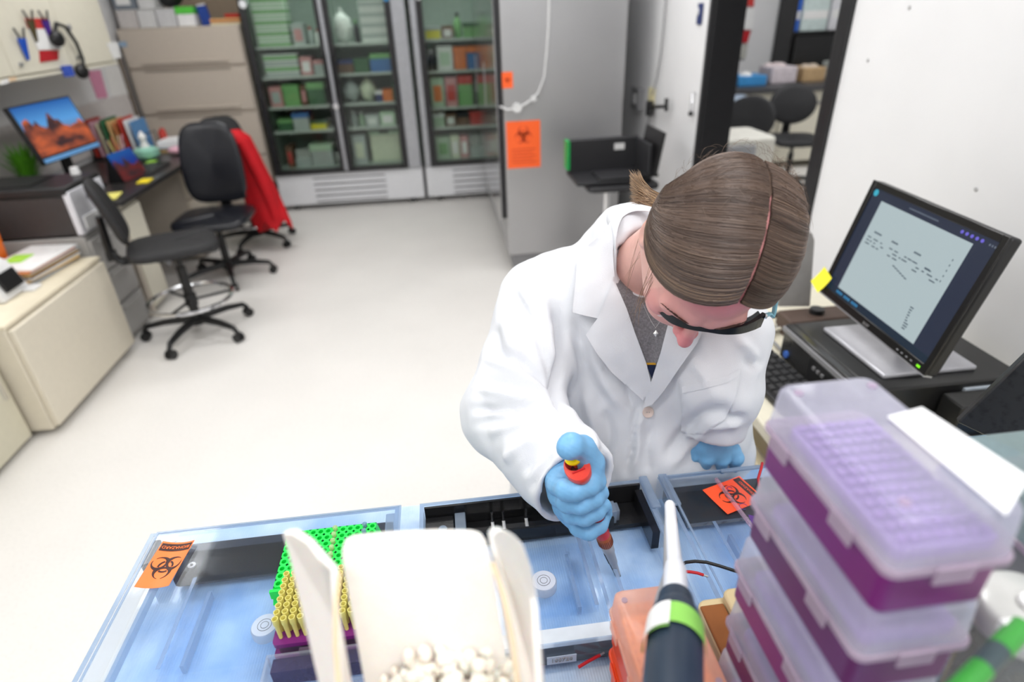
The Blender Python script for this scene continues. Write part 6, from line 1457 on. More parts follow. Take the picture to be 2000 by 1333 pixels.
def drape(name, poly, off, m, parent=per, thick=.0016, step=6, origin=PO, fallback=None, lift=None, smooth_it=3):
    """cut a cloth piece to a pixel outline and lay it on the coat"""
    n = len(poly); out = []
    for i in range(n):
        (x0, y0), (x1, y1) = poly[i], poly[(i+1) % n]; k = max(1, int(math.hypot(x1-x0, y1-y0)/step))
        out += [(x0+(x1-x0)*j/k, y0+(y1-y0)*j/k) for j in range(k)]
    xs = [p[0] for p in poly]; ys = [p[1] for p in poly]; pts = []
    X = np.arange(min(xs)+step*.5, max(xs), step); Y = np.arange(min(ys)+step*.5, max(ys), step)
    G = np.array([(x, y) for x in X for y in Y]); 
    if len(G):
        m_ = in_poly(G, poly); dd = np.min([seg_dist(G, poly[i], poly[(i+1) % n])[0] for i in range(n)], axis=0); pts = [tuple(g) for g in G[m_ & (dd > step*.5)]]
    P2 = [V3((a, b, 0)).to_2d() for a, b in out+pts]; nb = len(out)
    r = delaunay_2d_cdt(P2, [(i, (i+1) % nb) for i in range(nb)], [list(range(nb))], 1, 1e-4)
    co, fc = r[0], r[2]; dep = np.full(len(co), np.nan)
    for i, c in enumerate(co):
        h_, n_2 = hit(c.x, c.y)
        if h_ is not None: dep[i] = (h_-CAM).dot(CF)
    if np.isnan(dep).any():
        ok = ~np.isnan(dep); ca = np.array([(c.x, c.y) for c in co])
        for i in np.where(~ok)[0]:
            if fallback is not None: dep[i] = fallback
            else: j = np.argmin(((ca[ok]-ca[i])**2).sum(1)); dep[i] = dep[ok][j]
    nbv = [set() for _ in co]
    for f in fc:
        for a_ in range(len(f)): nbv[f[a_]].add(f[a_-1]); nbv[f[a_-1]].add(f[a_])
    for _ in range(smooth_it):
        dep = np.array([.5*dep[i]+.5*np.mean([dep[j] for j in nbv[i]]) if nbv[i] else dep[i] for i in range(len(co))])
    V_ = []; offs = []
    for i, c in enumerate(co):
        o_ = off if lift is None else off+lift(c.x, c.y); offs.append(o_)
        V_.append(at(c.x, c.y, dep[i]-o_))
    b = MB(); n0 = len(V_); fs = [tuple(f) for f in fc]
    edges = {}
    for f in fs:
        for a_ in range(len(f)): e = (f[a_-1], f[a_]); edges[e] = edges.get(e, 0)+1
    bd = [e for e in edges if (e[1], e[0]) not in edges]
    back = [V_[i]+(V_[i]-CAM).normalized()*thick for i in range(n0)]
    b.add(V_+back, fs+[tuple(n0+j for j in reversed(f)) for f in fs]+[(e[1], e[0], e[0]+n0, e[1]+n0) for e in bd])
    return b.build(name, m, parent, origin=origin, ang=70)
# shirt, lapels, pocket, seams
m_shirt = mat('grey_heather_shirt', hexc(128, 126, 130), .9, var=.25, scale=350, bump=.2, bscale=900)
drape('grey_shirt', [(1196, 490), (1204, 560), (1225, 610), (1261, 706), (1273, 735), (1290, 690), (1310, 640), (1335, 596), (1300, 574), (1272, 566), (1250, 546), (1224, 514), (1206, 486)], .0085, m_shirt, smooth_it=4)
drape('shirt_hem_band', [(1262, 709), (1282, 709), (1281, 713), (1263, 713)], .0100, mat('gold_band', hexc(200, 150, 30), .7))
drape('navy_waistband', [(1262, 713), (1282, 713), (1274, 742)], .0100, mat('navy_cloth', hexc(18, 30, 62), .8))
rise = lambda x, y: 0
drape('lapel', [(1200, 548), (1167, 622), (1144, 654), (1165, 690), (1195, 728), (1258, 785), (1266, 768), (1272, 750), (1263, 712), (1240, 650), (1224, 603)], .012, m_coat, thick=.0025, lift=lambda x, y: .009*min(1, max(0, (1265-x)/90)))
drape('collar', [(1198, 425), (1188, 440), (1170, 462), (1140, 486), (1128, 505), (1123, 560), (1118, 610), (1142, 617), (1167, 622), (1185, 588), (1201, 548), (1197, 500), (1200, 450)], .012, m_coat, thick=.0025, lift=lambda x, y: .009*min(1, max(0, (1200-x)/60)))
drape('lapel', [(1304, 636), (1290, 690), (1272, 745), (1262, 775), (1256, 797), (1275, 790), (1298, 762), (1330, 715), (1362, 670), (1372, 645), (1340, 630)], .013, m_coat, thick=.0025)
pk = [(1332, 757), (1375, 748), (1420, 736), (1447, 722), (1440, 770), (1415, 820), (1375, 850), (1330, 846)]
drape('chest_pocket', pk, .0028, m_coat, thick=.001)
drape('pocket_hem', [(1332, 756), (1375, 747), (1420, 735), (1447, 721), (1447, 733), (1420, 748), (1375, 760), (1333, 769)], .0042, m_coat, thick=.001)
h_, n_2 = hit(1265, 805)
if h_ is not None:
    bt = MB().lathe([(.0005, .0012), (.005, .0016), (.0085, .003), (.0092, .0015), (.0085, 0)], h_+n_2*.002, 24, axis=n_2).build('coat_button', mat('pearl_button', hexc(225, 205, 195), .25), per, origin=PO)
    for s in (-1, 1): MB().cyl(h_+n_2*.0035+CR*.0018*s, h_+n_2*.0045+CR*.0018*s, .0007, n=8).build('button_hole', m_grey, bt, origin=PO)
# standing collar around the nape
cl = [at(x, y, z) for x, y, z in ((1200, 470, .935), (1186, 432, .945), (1190, 412, .955), (1212, 400, .955), (1240, 397, .945), (1270, 400, .93), (1300, 410, .90))]
cu_ = [at(x, y, z) for x, y, z in ((1202, 540, .915), (1203, 470, .915), (1212, 432, .93), (1225, 418, .935), (1245, 412, .925), (1270, 414, .91), (1300, 424, .885))]
vs = []; fs = []; n = len(cl)
def spl(P, k=5):
    out = []
    for i in range(len(P)-1):
        p0, p1, p2, p3 = P[max(i-1, 0)], P[i], P[i+1], P[min(i+2, len(P)-1)]
        for j in range(k):
            t = j/k; out.append(.5*((2*p1)+(p2-p0)*t+(2*p0-5*p1+4*p2-p3)*t*t+(3*p1-p0-3*p2+p3)*t*t*t))
    return out+[P[-1]]
ca, cb = spl(cl), spl(cu_); K = len(ca); rows = 5
for r in range(rows):
    s = r/(rows-1); vs += [ca[i].lerp(cb[i], s)+ (CU*.006-CF*.004)*math.sin(PI*s) for i in range(K)]
for r in range(rows-1):
    for i in range(K-1): fs.append((r*K+i, r*K+i+1, (r+1)*K+i+1, (r+1)*K+i))
n0 = len(vs); back = [p+CF*.003 for p in vs]
MB().add(vs+back, fs+[tuple(n0+j for j in reversed(f)) for f in fs]+[(i, i+1, n0+i+1, n0+i) for i in range(K-1)]+[((rows-1)*K+i+1, (rows-1)*K+i, n0+(rows-1)*K+i, n0+(rows-1)*K+i+1) for i in range(K-1)]).build('collar_stand', m_coat, per, origin=PO, ang=70)
# ---------------------------------------------------------------- head, neck, hair, glasses
HL, HF, HU = (V3((.960, -.171, -.224)).normalized(), V3((-.279, -.465, -.840)).normalized(), V3((-.039, -.869, .494)).normalized())
HC = V3((.317, .663, 1.364))
HM = np.array([tuple(HL), tuple(HF), tuple(HU)], dtype=F32)
def hw(l, f, u): return HC+HL*l+HF*f+HU*u
neck0, neck1 = at(1266, 512, .945), hw(-.005, -.035, -.045)
def body_f(P):
    q = (P-A(HC))@HM.T; l = q[:, 0]; al = np.abs(l); S = np.stack([al, q[:, 1], q[:, 2]], 1); S = S.astype(F32)
    I = np.eye(3)
    f = ell_sdf(P, hw(0, -.008, .028), HM, (.0735, .096, .088))
    f = smin(f, ell_sdf(P, hw(0, .032, -.030), HM, (.058, .060, .078)), .03)
    f = smin(f, ell_sdf(S, (.0, .058, -.088), I, (.030, .032, .028)), .03)        # chin
    f = smin(f, cone(S, (.058, -.005, -.045), (.022, .062, -.088), .018, .016), .03)   # jaw
    f = smin(f, ell_sdf(S, (.040, .070, -.022), I, (.020, .018, .020)), .02)        # cheek
    f = smin(f, cone(S, (.012, .088, .016), (.045, .078, .014), .009, .008), .014)   # brow ridge
    f = smax(f, -ell_sdf(S, (.032, .098, -.003), I, (.017, .014, .011)), .010)       # eye socket
    f = smin(f, ell_sdf(S, (.031, .077, -.004), I, (.0135, .0135, .0125)), .003)     # lidded eye
    f = smin(f, cone(P, hw(0, .088, .008), hw(0, .110, -.030), .0055, .0090), .012)   # nose bridge
    f = smin(f, ell_sdf(P, hw(0, .113, -.033), HM, (.0090, .0100, .0085)), .006)
    f = smin(f, ell_sdf(S, (.011, .101, -.036), I, (.0060, .008, .0065)), .006)      # nostril wings
    f = smax(f, -ell_sdf(S, (.0062, .108, -.0435), I, (.0032, .0045, .004)), .002)
    f = smin(f, cone(S, (.0, .095, -.058), (.018, .086, -.060), .0058, .003), .006)  # upper lip
    f = smin(f, cone(S, (.0, .094, -.068), (.016, .085, -.066), .0062, .003), .006)
    f = smin(f, ell_sdf(S, (.077, -.008, -.012), I, (.009, .019, .032)), .008)       # ear
    f = smax(f, -ell_sdf(S, (.086, -.003, -.012), I, (.005, .009, .017)), .004)
    f = smin(f, cone(P, neck0, neck1, .049, .048), .03)
    f = smin(f, cone(P, at(1262, 560, .985), at(1300, 600, 1.0), .05, .05), .05)    # upper chest inside the coat
    return f
v, q = surf(body_f, (.10, .46, 1.14), (.50, .95, 1.52), .0026)
v = smooth_v(v, q, 1, .4); nn_ = v_normals(v, q)
if ((body_f((v+nn_*.003).astype(F32)) < 0).mean() > .5): q = q[:, ::-1].copy()
m_face = bpy.data.materials.new('face_skin'); m_face.use_nodes = True; nt = m_face.node_tree; b_ = nt.nodes['Principled BSDF']; L = nt.links.new
at_ = nt.nodes.new('ShaderNodeAttribute'); at_.attribute_name = 'flush'; cr = nt.nodes.new('ShaderNodeValToRGB'); L(at_.outputs['Fac'], cr.inputs[0])
e = cr.color_ramp.elements; e[0].position = 0; e[0].color = (*hexc(230, 180, 168), 1); e[1].position = 1; e[1].color = (*hexc(214, 134, 138), 1)
nz = nt.nodes.new('ShaderNodeTexNoise'); nz.inputs['Scale'].default_value = 90; tc = nt.nodes.new('ShaderNodeTexCoord'); L(tc.outputs['Object'], nz.inputs['Vector'])
mr = nt.nodes.new('ShaderNodeMapRange'); mr.inputs['To Min'].default_value = .92; mr.inputs['To Max'].default_value = 1.06; L(nz.outputs[0], mr.inputs['Value'])
sc2 = nt.nodes.new('ShaderNodeVectorMath'); sc2.operation = 'SCALE'; L(cr.outputs[0], sc2.inputs[0]); L(mr.outputs[0], sc2.inputs['Scale']); L(sc2.outputs[0], b_.inputs['Base Color'])
b_.inputs['Roughness'].default_value = .48; b_.inputs['Subsurface Weight'].default_value = .12; b_.inputs['Subsurface Scale'].default_value = .008; b_.inputs['Subsurface Radius'].default_value = (1, .35, .2)
body = np_mesh('body', v, q, m_face, per, PO)
loc = (v-np.array(tuple(HC)))@HM.T
fl = np.exp(-(((loc-np.array([0, .115, -.033]))**2).sum(1))/.022**2)*1.0 + .55*np.exp(-(((np.abs(loc[:, :1])-.042)**2+(loc[:, 1:2]-.075)**2+(loc[:, 2:3]+.028)**2)[:, 0])/.025**2) + .7/(1+np.exp(-(loc[:, 2]-.045)/.010)) + .35*(loc[:, 1] > .06)
ca_ = body.data.attributes.new('flush', 'FLOAT', 'POINT'); ca_.data.foreach_set('value', np.clip(fl, 0, 1).astype(np.float32))
# hair
m_hair = bpy.data.materials.new('brown_hair'); m_hair.use_nodes = True; nt = m_hair.node_tree; b_ = nt.nodes['Principled BSDF']; L = nt.links.new
at_ = nt.nodes.new('ShaderNodeAttribute'); at_.attribute_name = 'tone'; cr = nt.nodes.new('ShaderNodeValToRGB'); L(at_.outputs['Fac'], cr.inputs[0]); e = cr.color_ramp.elements
e[0].position = 0; e[0].color = (*hexc(60, 46, 40), 1); e[1].position = 1; e[1].color = (*hexc(184, 152, 118), 1); x = e.new(.45); x.color = (*hexc(108, 88, 76), 1)
L(cr.outputs[0], b_.inputs['Base Color']); b_.inputs['Roughness'].default_value = .42; b_.inputs['Specular IOR Level'].default_value = .5
PL = .013                         # the part sits a little to her left
def skull_r(d):                   # radius of the skull along a head-space direction from the cranium centre
    return 1/math.sqrt((d.x/.0735)**2+(d.y/.096)**2+(d.z/.088)**2)
CC0 = V3((0, -.008, .028))
def hp(d, off):
    d = d.normalized(); p = CC0+d*(skull_r(d)+off); return hw(p.x, p.y, p.z)
# under-cap
vs = []; fs = []; nu, nv = 96, 64; keep = {}
def is_hair(d, p):
    if d.y > .25:
        lim = .066 - .9*max(0, abs(p.x)-.035)
        return p.z > lim+.012
    return p.z > -.045-.02*(d.y < 0) or d.y < -.35
for i in range(nu):
    for j in range(nv+1):
        th = PI*j/nv; ph = 2*PI*i/nu; d = V3((math.sin(th)*math.cos(ph), math.sin(th)*math.sin(ph), math.cos(th))); p = CC0+d*(skull_r(d)+.0012+.0033*min(1, abs((d*skull_r(d)).x-PL)/.02))
        near = abs(p.x-PL) < .0062 and d.z > .25 and d.y > -.35
        vs.append(hw(p.x, p.y, p.z)); keep[i*(nv+1)+j] = is_hair(d, p) and not near
for i in range(nu):
    for j in range(nv):
        a = i*(nv+1)+j; b2 = ((i+1) % nu)*(nv+1)+j; f = (a, b2, b2+1, a+1)
        if all(keep[k] for k in f): fs.append(f)
cap = MB().add(vs, fs).build('hair_cap', mat('hair_under', hexc(98, 78, 66), .6, var=.2, scale=200), per, origin=PO, ang=80)
# strands
rr = np.random.RandomState(4)
TIE = {-1: V3((-.78, -.50, -.28)).normalized(), 1: V3((.50, -.85, -.30)).normalized()}
def bez(a, b, c, t): return a*(1-t)**2+b*2*t*(1-t)+c*t*t
SV = []; SF = []; ST_ = []
def add_strand(pts, r0, tone, tip=.3):
    n0 = len(SV); k = len(pts)
    for i, p in enumerate(pts):
        d = (pts[min(i+1, k-1)]-pts[max(i-1, 0)]).normalized(); v_ = (p-CAM).normalized(); a = d.cross(v_); a = a.normalized() if a.length > 1e-5 else d.orthogonal().normalized(); b2 = d.cross(a)
        r = r0*(1-(1-tip)*max(0, (i/(k-1)-.7)/.3))
        SV.extend([p+a*r, p-a*r*.5+b2*r*.87, p-a*r*.5-b2*r*.87]); ST_.extend([tone]*3)
    for i in range(k-1):
        a = n0+i*3; SF.extend([(a, a+1, a+4, a+3), (a+1, a+2, a+5, a+4), (a+2, a, a+3, a+5)])
def part_dir(s):                  # s: 0 at the front hairline .. 1 at the crown and on to the back
    el = math.radians(34+s*118); y = math.cos(el); z = math.sin(el)
    d = V3((0, y, z)); r = skull_r(d); return V3((PL/r, y, z)).normalized()
m_noise = [tuple(rr.uniform(-1, 1, 4)) for _ in range(64)]
for i in range(6200):
    side = -1 if rr.rand() < .56 else 1
    s = rr.rand()**1.0
    P0 = part_dir(s); P0 = (P0+V3((side*(.017+.020*rr.rand()+.004*math.sin(40*s)), 0, 0))).normalized()
    fr = 1-s
    lat = V3((side*1.0, .62*fr-.30*s, .42-.42*fr+.25*s*(1)))
    T = TIE[side].copy(); T += V3((rr.uniform(-.05, .05), rr.uniform(-.05, .05), (-.16+.34*s)*1.0+rr.uniform(-.05, .05)))
    jit = rr.uniform(-.035, .035); lat += V3((0, jit, jit*.6))
    ph1, ph2 = rr.rand()*6.28, rr.rand()*6.28; lift = rr.rand(); n = 22; pts = []
    tmax = 1.0
    for j in range(n):
        t = j/(n-1)*tmax; d = bez(P0, lat, T, t); d += V3((0, .006*math.sin(9*t+ph1), .006*math.sin(7*t+ph2)))*t
        off = .0008+.0089*min(1, t/.30)**.9+.0028*lift+.003*math.sin(PI*t)
        # clump waves shared by neighbours
        off += .0004*math.sin(s*47+5*t*side+ph1*.3)
        pts.append(hp(d, off))
    tone = .27+.05*math.sin(s*31+side)+rr.uniform(-.20, .22)
    if side < 0 and s < .18: tone += .12
    add_strand(pts, rr.uniform(.00038, .00062), min(1, max(0, tone)))
# short front hairs framing the temples and nape wisps
for i in range(500):
    side = -1 if rr.rand() < .6 else 1; u0 = rr.rand()
    P0 = V3((side*(.25+.62*u0), .80-.28*u0, .62-.55*u0)).normalized(); T = TIE[side]+V3((0, .1, -.22+.1*rr.rand())); lat = V3((side*1.05, .22+.25*rr.rand(), .0-.1*u0)); pts = []
    for j in range(16):
        t = j/15; pts.append(hp(bez(P0, lat, T, t), .002+.007*min(1, t/.25)+.003*rr.rand()*0))
    add_strand(pts, .0004, min(1, .5+rr.uniform(-.2, .3)))
def free(p0, p1, p2, r, tone, n=14): add_strand([bez(p0, p1, p2, j/(n-1)) for j in range(n)], r, tone, .15)
# ponytail
tie = at(1282, 398, .775)
for i in range(700):
    a = rr.uniform(0, 2*PI); s = math.sqrt(rr.rand())*.013; st = tie+CR*s*math.cos(a)+CU*s*math.sin(a)+CR*.012; fan = rr.rand()
    e1 = at(1238+rr.uniform(-10, 12), 334+62*fan+rr.uniform(-6, 6), .80+rr.uniform(-.02, .02)); mid = at(1262+rr.uniform(-5, 5), 378+16*fan+rr.uniform(-8, 8), .785)
    free(st, mid, e1, rr.uniform(.00035, .0006), min(1, .95+rr.uniform(-.35, .2)))
# loose strands at the cheek and neck
for i in range(12):
    x0 = rr.uniform(1262, 1296); free(at(x0, 520+rr.uniform(-20, 30), .735), at(1262+rr.uniform(-22, 24), 575+rr.uniform(-18, 24), .75), at(1226+rr.uniform(-6, 22), 612+rr.uniform(-14, 30), .78), .00028, .75+rr.uniform(-.2, .2))
for i in range(5):
    free(at(1250, 480+rr.uniform(-40, 60), .80), at(1234+rr.uniform(-4, 6), 520+rr.uniform(-20, 40), .82), at(1222+rr.uniform(-6, 18), 560+rr.uniform(-20, 40), .86), .00022, .7+rr.uniform(-.2, .3))
for i in range(260):
    s = rr.rand(); d = V3((rr.uniform(-.9, .9), rr.uniform(-.9, -.1), rr.uniform(.2, 1))).normalized(); d2 = (d+V3((rr.uniform(-.25, .25), rr.uniform(-.2, .2), 0))).normalized()
    free(hp(d, .012), hp((d+d2).normalized(), .020), hp(d2, rr.uniform(.012, .021)), .00016, .5, 8)
hr = MB().add(SV, SF).build('hair', m_hair, per, origin=PO, ang=180)
ta = hr.data.attributes.new('tone', 'FLOAT', 'POINT'); ta.data.foreach_set('value', np.array(ST_, dtype=np.float32))
o = MB().lathe([(.012, -.006), (.016, -.003), (.016, .003), (.012, .006)], tie+CR*.010, 16, axis=(CR*1+CF*.1)).build('hair_tie', mat('hair_tie_brown', hexc(96, 66, 50), .6), per, origin=PO)
# eyebrows and lashes
b = MB()
for s in (-1, 1):
    for i in range(60):
        t = i/59; l = s*(.012+.036*t); f = .0965-.016*t**1.6; u = .0165+.004*math.sin(PI*t)+rr.uniform(-.0015, .0015)
        b.tube([hw(l, f, u), hw(l+s*.006, f+.0006-.002*t, u+.0028)], [.0005, .0002], 4)
b.build('eyebrows', mat('brow_brown', hexc(88, 62, 54), .6), per, origin=PO)['kind'] = 'stuff'
b = MB()
for s in (-1, 1):
    for i in range(26):
        t = i/25; l = s*(.020+.024*t); f = .0905-.006*abs(t-.45)*2; b.tube([hw(l, f, -.010), hw(l+s*.002*(t-.3), f+.002, -.012), hw(l+s*.003*(t-.3), f+.0035, -.012)], [.0003, .0002, .0001], 4)
b.build('eyelashes', mat('lash_brown', (.03, .02, .02), .5), per, origin=PO)['kind'] = 'stuff'
# safety glasses
gl = thing('safety_glasses', 'black browed clear safety glasses worn by the bending person', 'glasses', hw(0, .11, .005)); go = gl.location.copy()
m_gb2 = mat('glasses_black', (.012, .016, .022), .18)
bar = spl([at(x, y, z) for x, y, z in ((1291, 582, .742), (1303, 605, .735), (1320, 624, .728), (1352, 638, .722), (1385, 645, .718), (1415, 647, .716), (1448, 642, .717), (1475, 630, .720), (1492, 618, .727))], 5)
down = (-HU*.9+HF*.1).normalized()
def ribbon(path, wid, th, dirv, m, name, wf=None):
    b = MB(); vs = []; fs = []; K = len(path)
    for i, p in enumerate(path):
        t = (path[min(i+1, K-1)]-path[max(i-1, 0)]).normalized(); n_ = t.cross(dirv).normalized(); w = wid*(wf(i/(K-1)) if wf else 1)
        vs += [p-n_*th*.5, p+n_*th*.5, p+dirv*w+n_*th*.5, p+dirv*w-n_*th*.5]
    for i in range(K-1):
        for j in range(4): fs.append((i*4+j, i*4+(j+1) % 4, (i+1)*4+(j+1) % 4, (i+1)*4+j))
    fs += [(0, 1, 2, 3), tuple((K-1)*4+j for j in (3, 2, 1, 0))]
    return b.add(vs, fs).build(name, m, gl, origin=go, ang=50)
ribbon([p-HF*.004 for p in bar], .013, .0055, (down*.5+HF*.86).normalized(), m_gb2, 'brow_bar', wf=lambda t: .5+.9*abs(2*t-1)**1.5)
inner = [p+(hw(0, 0, p and 0)-p).normalized()*.004 for p in bar]
ribbon([p.lerp(hw(0, .03, .0), .07) for p in bar], .003, .007, down, m_gb2, 'brow_pad')
m_lens = clear('lens_white_sheen', (.95, .97, 1), milk=.28, milkcol=(.95, .96, 1), rough=.03, fres=1.5)  # the white milk paints a pale reflection onto the clear lens
ribbon([p+down*.0065 for p in bar], .036, .0016, (down*.95-HF*.3).normalized(), m_lens, 'lens', wf=lambda t: .45+.55*math.sin(PI*min(1, max(0, t)))**.5-.35*math.exp(-((t-.47)/.07)**2))
for s, hi_, mid_, ear in ((-1, bar[0], at(1297, 560, .75), hw(-.082, -.015, .01)), (1, bar[-1], at(1512, 610, .735), hw(.084, -.015, .01))):
    MB().tube(spl([hi_, hi_.lerp(mid_, .6), mid_, ear], 3), [.0036 if s < 0 else .0022]*10, 8, flat=1.5).build('temple_arm', m_gb2 if s < 0 else mat('glasses_teal', hexc(120, 170, 185), .3), gl, origin=go)
sh = [at(x, y, z) for x, y, z in ((1278, 580, .755), (1300, 580, .742), (1308, 622, .735), (1285, 618, .75))]
MB().extr(sh, CF*.0012).build('side_shield', clear('side_shield_clear', (.95, .95, .97), milk=.35, milkcol=(.95, .9, .92), rough=.08), gl, origin=go)
MB().tube([at(1298, 582, .739), at(1311, 618, .731)], .0006, 6).build('chrome_line', m_chrome, gl, origin=go)
MB().cyl(at(1493, 618, .724), at(1497, 619, .724), .003).build('hinge_pin', m_chrome, gl, origin=go)
# necklace
h1, n1 = hit(1281, 651); h1 = h1 if h1 is not None else at(1281, 651, .93)
pd = at(1281, 652, (h1-CAM).dot(CF)-.016)
t, oo = world_thing('necklace', 'fine silver necklace with a small diamond shaped pendant on grey shirt', 'necklace', pd)
m_sil = mat('silver', (.8, .78, .76), .2, 1.0)
zc_ = (pd-CAM).dot(CF)
MB().tube([at(1255, 592, zc_-.01), at(1264, 612, zc_-.004), at(1272, 628, zc_-.002), at(1280, 641, zc_), at(1292, 625, zc_-.004), at(1305, 605, zc_-.012)], .0004, 6).build('chain', m_sil, t, origin=oo)
c = pd; dm = [c+CU*.0055, c+CR*.004, c-CU*.0055, c-CR*.004]; MB().add(dm+[c-CF*.002, c+CF*.001], [(0, 1, 4), (1, 2, 4), (2, 3, 4), (3, 0, 4), (1, 0, 5), (2, 1, 5), (3, 2, 5), (0, 3, 5)]).build('pendant', m_sil, t, origin=oo, smooth=False)
# ---------------------------------------------------------------- gloved hands, held pipette, legs
m_glove = mat('blue_nitrile', hexc(120, 178, 222), .42, var=.04, scale=60, bump=.12, bscale=260)
# pipette axis
pt, pb = at(1119, 893, .712), at(1215, 1143, .868)
PAX = (pt-pb).normalized(); PLN = (pt-pb).length
def pa(s): return pb+PAX*s        # s metres above the tip end
def pax_px(y):                    # depth along the pipette at a pixel row
    t = (y-893)/(1143-893)
    for _ in range(12):
        p = pt.lerp(pb, t); d = p-CAM; yy = -(d.dot(CU))/d.dot(CF)*FPX+666.5; t += (y-yy)/250
    return (pt.lerp(pb, t)-CAM).dot(CF)
zi, zm, zr, zp = [pax_px(y) for y in (945, 975, 1000, 1025)]
def hand_f(P):
    k = .0045
    thumb = chain(P, [at(1150, 945, zi+.012), at(1152, 905, zi-.008), at(1138, 876, .715), at(1115, 870, .692), at(1109, 877, .690)], [.0165, .0145, .0118, .0108, .0108], .018)
    idx = chain(P, [at(1086, 950, zi+.006), at(1106, 958, zi-.020), at(1125, 959, zi-.030), at(1152, 950, zi-.020), at(1168, 944, zi-.006)], [.0115, .0118, .0112, .0105, .0095], .008)
    mid = chain(P, [at(1090, 972, zm+.008), at(1108, 982, zm-.018), at(1135, 985, zm-.031), at(1160, 975, zm-.020), at(1175, 964, zm-.006)], [.0115, .0120, .0115, .0105, .0095], .008)
    rng = chain(P, [at(1098, 994, zr+.012), at(1118, 1005, zr-.014), at(1142, 1009, zr-.028), at(1164, 1000, zr-.018), at(1180, 987, zr-.004)], [.0110, .0115, .0110, .0102, .0090], .008)
    pin = chain(P, [at(1112, 1014, zp+.016), at(1130, 1031, zp-.008), at(1150, 1039, zp-.018), at(1171, 1027, zp-.012), at(1184, 1004, zp-.002)], [.0100, .0104, .0100, .0092, .0082], .008)
    palm = smin(cone(P, at(1104, 935, zi+.030), at(1122, 990, zr+.034), .024, .021), cone(P, at(1148, 930, zi+.026), at(1150, 985, zr+.030), .019, .017), .02)
    palm = smin(palm, cone(P, at(1090, 945, zi+.020), at(1104, 1000, zr+.024), .013, .012), .015)
    wr = cone(P, at(1122, 945, zi+.040), aR['wr']-dR*.06, .027, .030)
    f = smin(palm, wr, .02)
    fi = smin(smin(idx, mid, .0014), smin(rng, pin, .0014), .0014)
    f = smin(f, fi, .007); f = smin(f, thumb, .012)
    f = smin(f, ell_sdf(P, at(1176, 944, zi-.002), np.eye(3), (.004, .003, .008)), .004)
    f = smin(f, ell_sdf(P, at(1190, 998, zr), np.eye(3), (.004, .003, .009)), .004)
    # the grip leaves room for the pipette body
    f = smax(f, -cone(P, pa(.125), pa(.20), .0098, .0125), .002)
    return f
c = at(1130, 950, .79)
v, q = surf(hand_f, c-V3((.085, .11, .11)), c+V3((.085, .17, .16)), .0015)
v = smooth_v(v, q, 1, .4); nn_ = v_normals(v, q)
if ((hand_f((v+nn_*.001).astype(F32)) < 0).mean() > .5): q = q[:, ::-1].copy(); nn_ = -nn_
v = v+nn_*(.00016*np.sin(v[:, 0]*700+v[:, 2]*500)*np.sin(v[:, 1]*600+v[:, 2]*300))[:, None]
np_mesh('right_glove', v, q, m_glove, per, PO)
zb2 = .945
def hl(x, y, z): return on(x, y, z=z)
def lhand_f(P):
    w0 = aL['wr']-dL*.03; kn = [hl(1352, 872, .998), hl(1378, 872, 1.006), hl(1405, 874, 1.004), hl(1430, 880, .994)]
    tips = [hl(1348, 908, .946), hl(1372, 920, .944), hl(1404, 921, .942), hl(1432, 912, .946)]
    f = cone(P, w0, hl(1396, 872, 1.0), .028, .024)
    for i in range(4): f = smin(f, cone(P, hl(1392, 874, .995), kn[i], .020, .0125), .012)
    for i in range(4):
        m_ = kn[i].lerp(tips[i], .45)+V3((0, -.010, .008)); f = smin(f, chain(P, [kn[i], m_, tips[i]], [.0132, .0118, .0105], .006), .0045)
    f = smin(f, chain(P, [hl(1368, 872, .985), hl(1346, 872, .975), hl(1340, 894, .950)], [.0155, .0125, .011], .008), .008)
    f = smin(f, chain(P, [hl(1396, 900, .962), hl(1404, 903, .964), hl(1410, 900, .962)], [.003, .004, .003], .003), .004)
    return f
c = hl(1395, 890, .97)
v, q = surf(lhand_f, c-V3((.085, .075, .075)), c+V3((.085, .14, .11)), .0018)
v = smooth_v(v, q, 1, .4); nn_ = v_normals(v, q)
if ((lhand_f((v+nn_*.001).astype(F32)) < 0).mean() > .5): q = q[:, ::-1].copy()
np_mesh('left_glove', v, q, m_glove, per, PO)
# legs and shoes behind the bench
m_trs = mat('dark_trousers', hexc(40, 46, 66), .85, var=.1, bump=.2)
b = MB()
for s in (-1, 1): b.tube([(.27+s*.09, 1.04, .62), (.27+s*.10, 1.03, .48), (.27+s*.10, 1.04, .12)], [.085, .07, .055], 16)
b2 = MB()
for s in (-1, 1):
    lg = MB().tube([(.27+s*.09, 1.04, .64), (.27+s*.10, 1.03, .46), (.27+s*.10, 1.05, .10)], [.085, .066, .05], 16).build('trouser_leg', m_trs, per, origin=PO)
    sh_ = MB(); sh_.ell((.27+s*.10, 1.00, .045), (.046, .13, .045)); sh_.box(.27+s*.10-.045, .88, 0, .27+s*.10+.045, 1.12, .02)
    sh_.build('shoe', m_black, per, bevel=.004, origin=PO)
# the held pipette
t, oo = world_thing('pipette', 'red handled pipette with yellow plunger ring held in the gloved hand', 'pipette', pb)
m_rd = mat('red_orange_handle', hexc(226, 72, 60), .35, var=.03); m_rd2 = mat('red_handle', hexc(198, 40, 48), .35)
m_rust = mat('rust_collar', hexc(168, 88, 44), .4); m_lg = mat('pale_grey_shaft', hexc(176, 178, 182), .35); m_dg = mat('dark_steel', (.08, .08, .085), .25, .6)
S = PLN
side = PAX.cross(CF).normalized(); fwd = side.cross(PAX).normalized()
if fwd.dot(CF) > 0: fwd = -fwd    # points at the lens
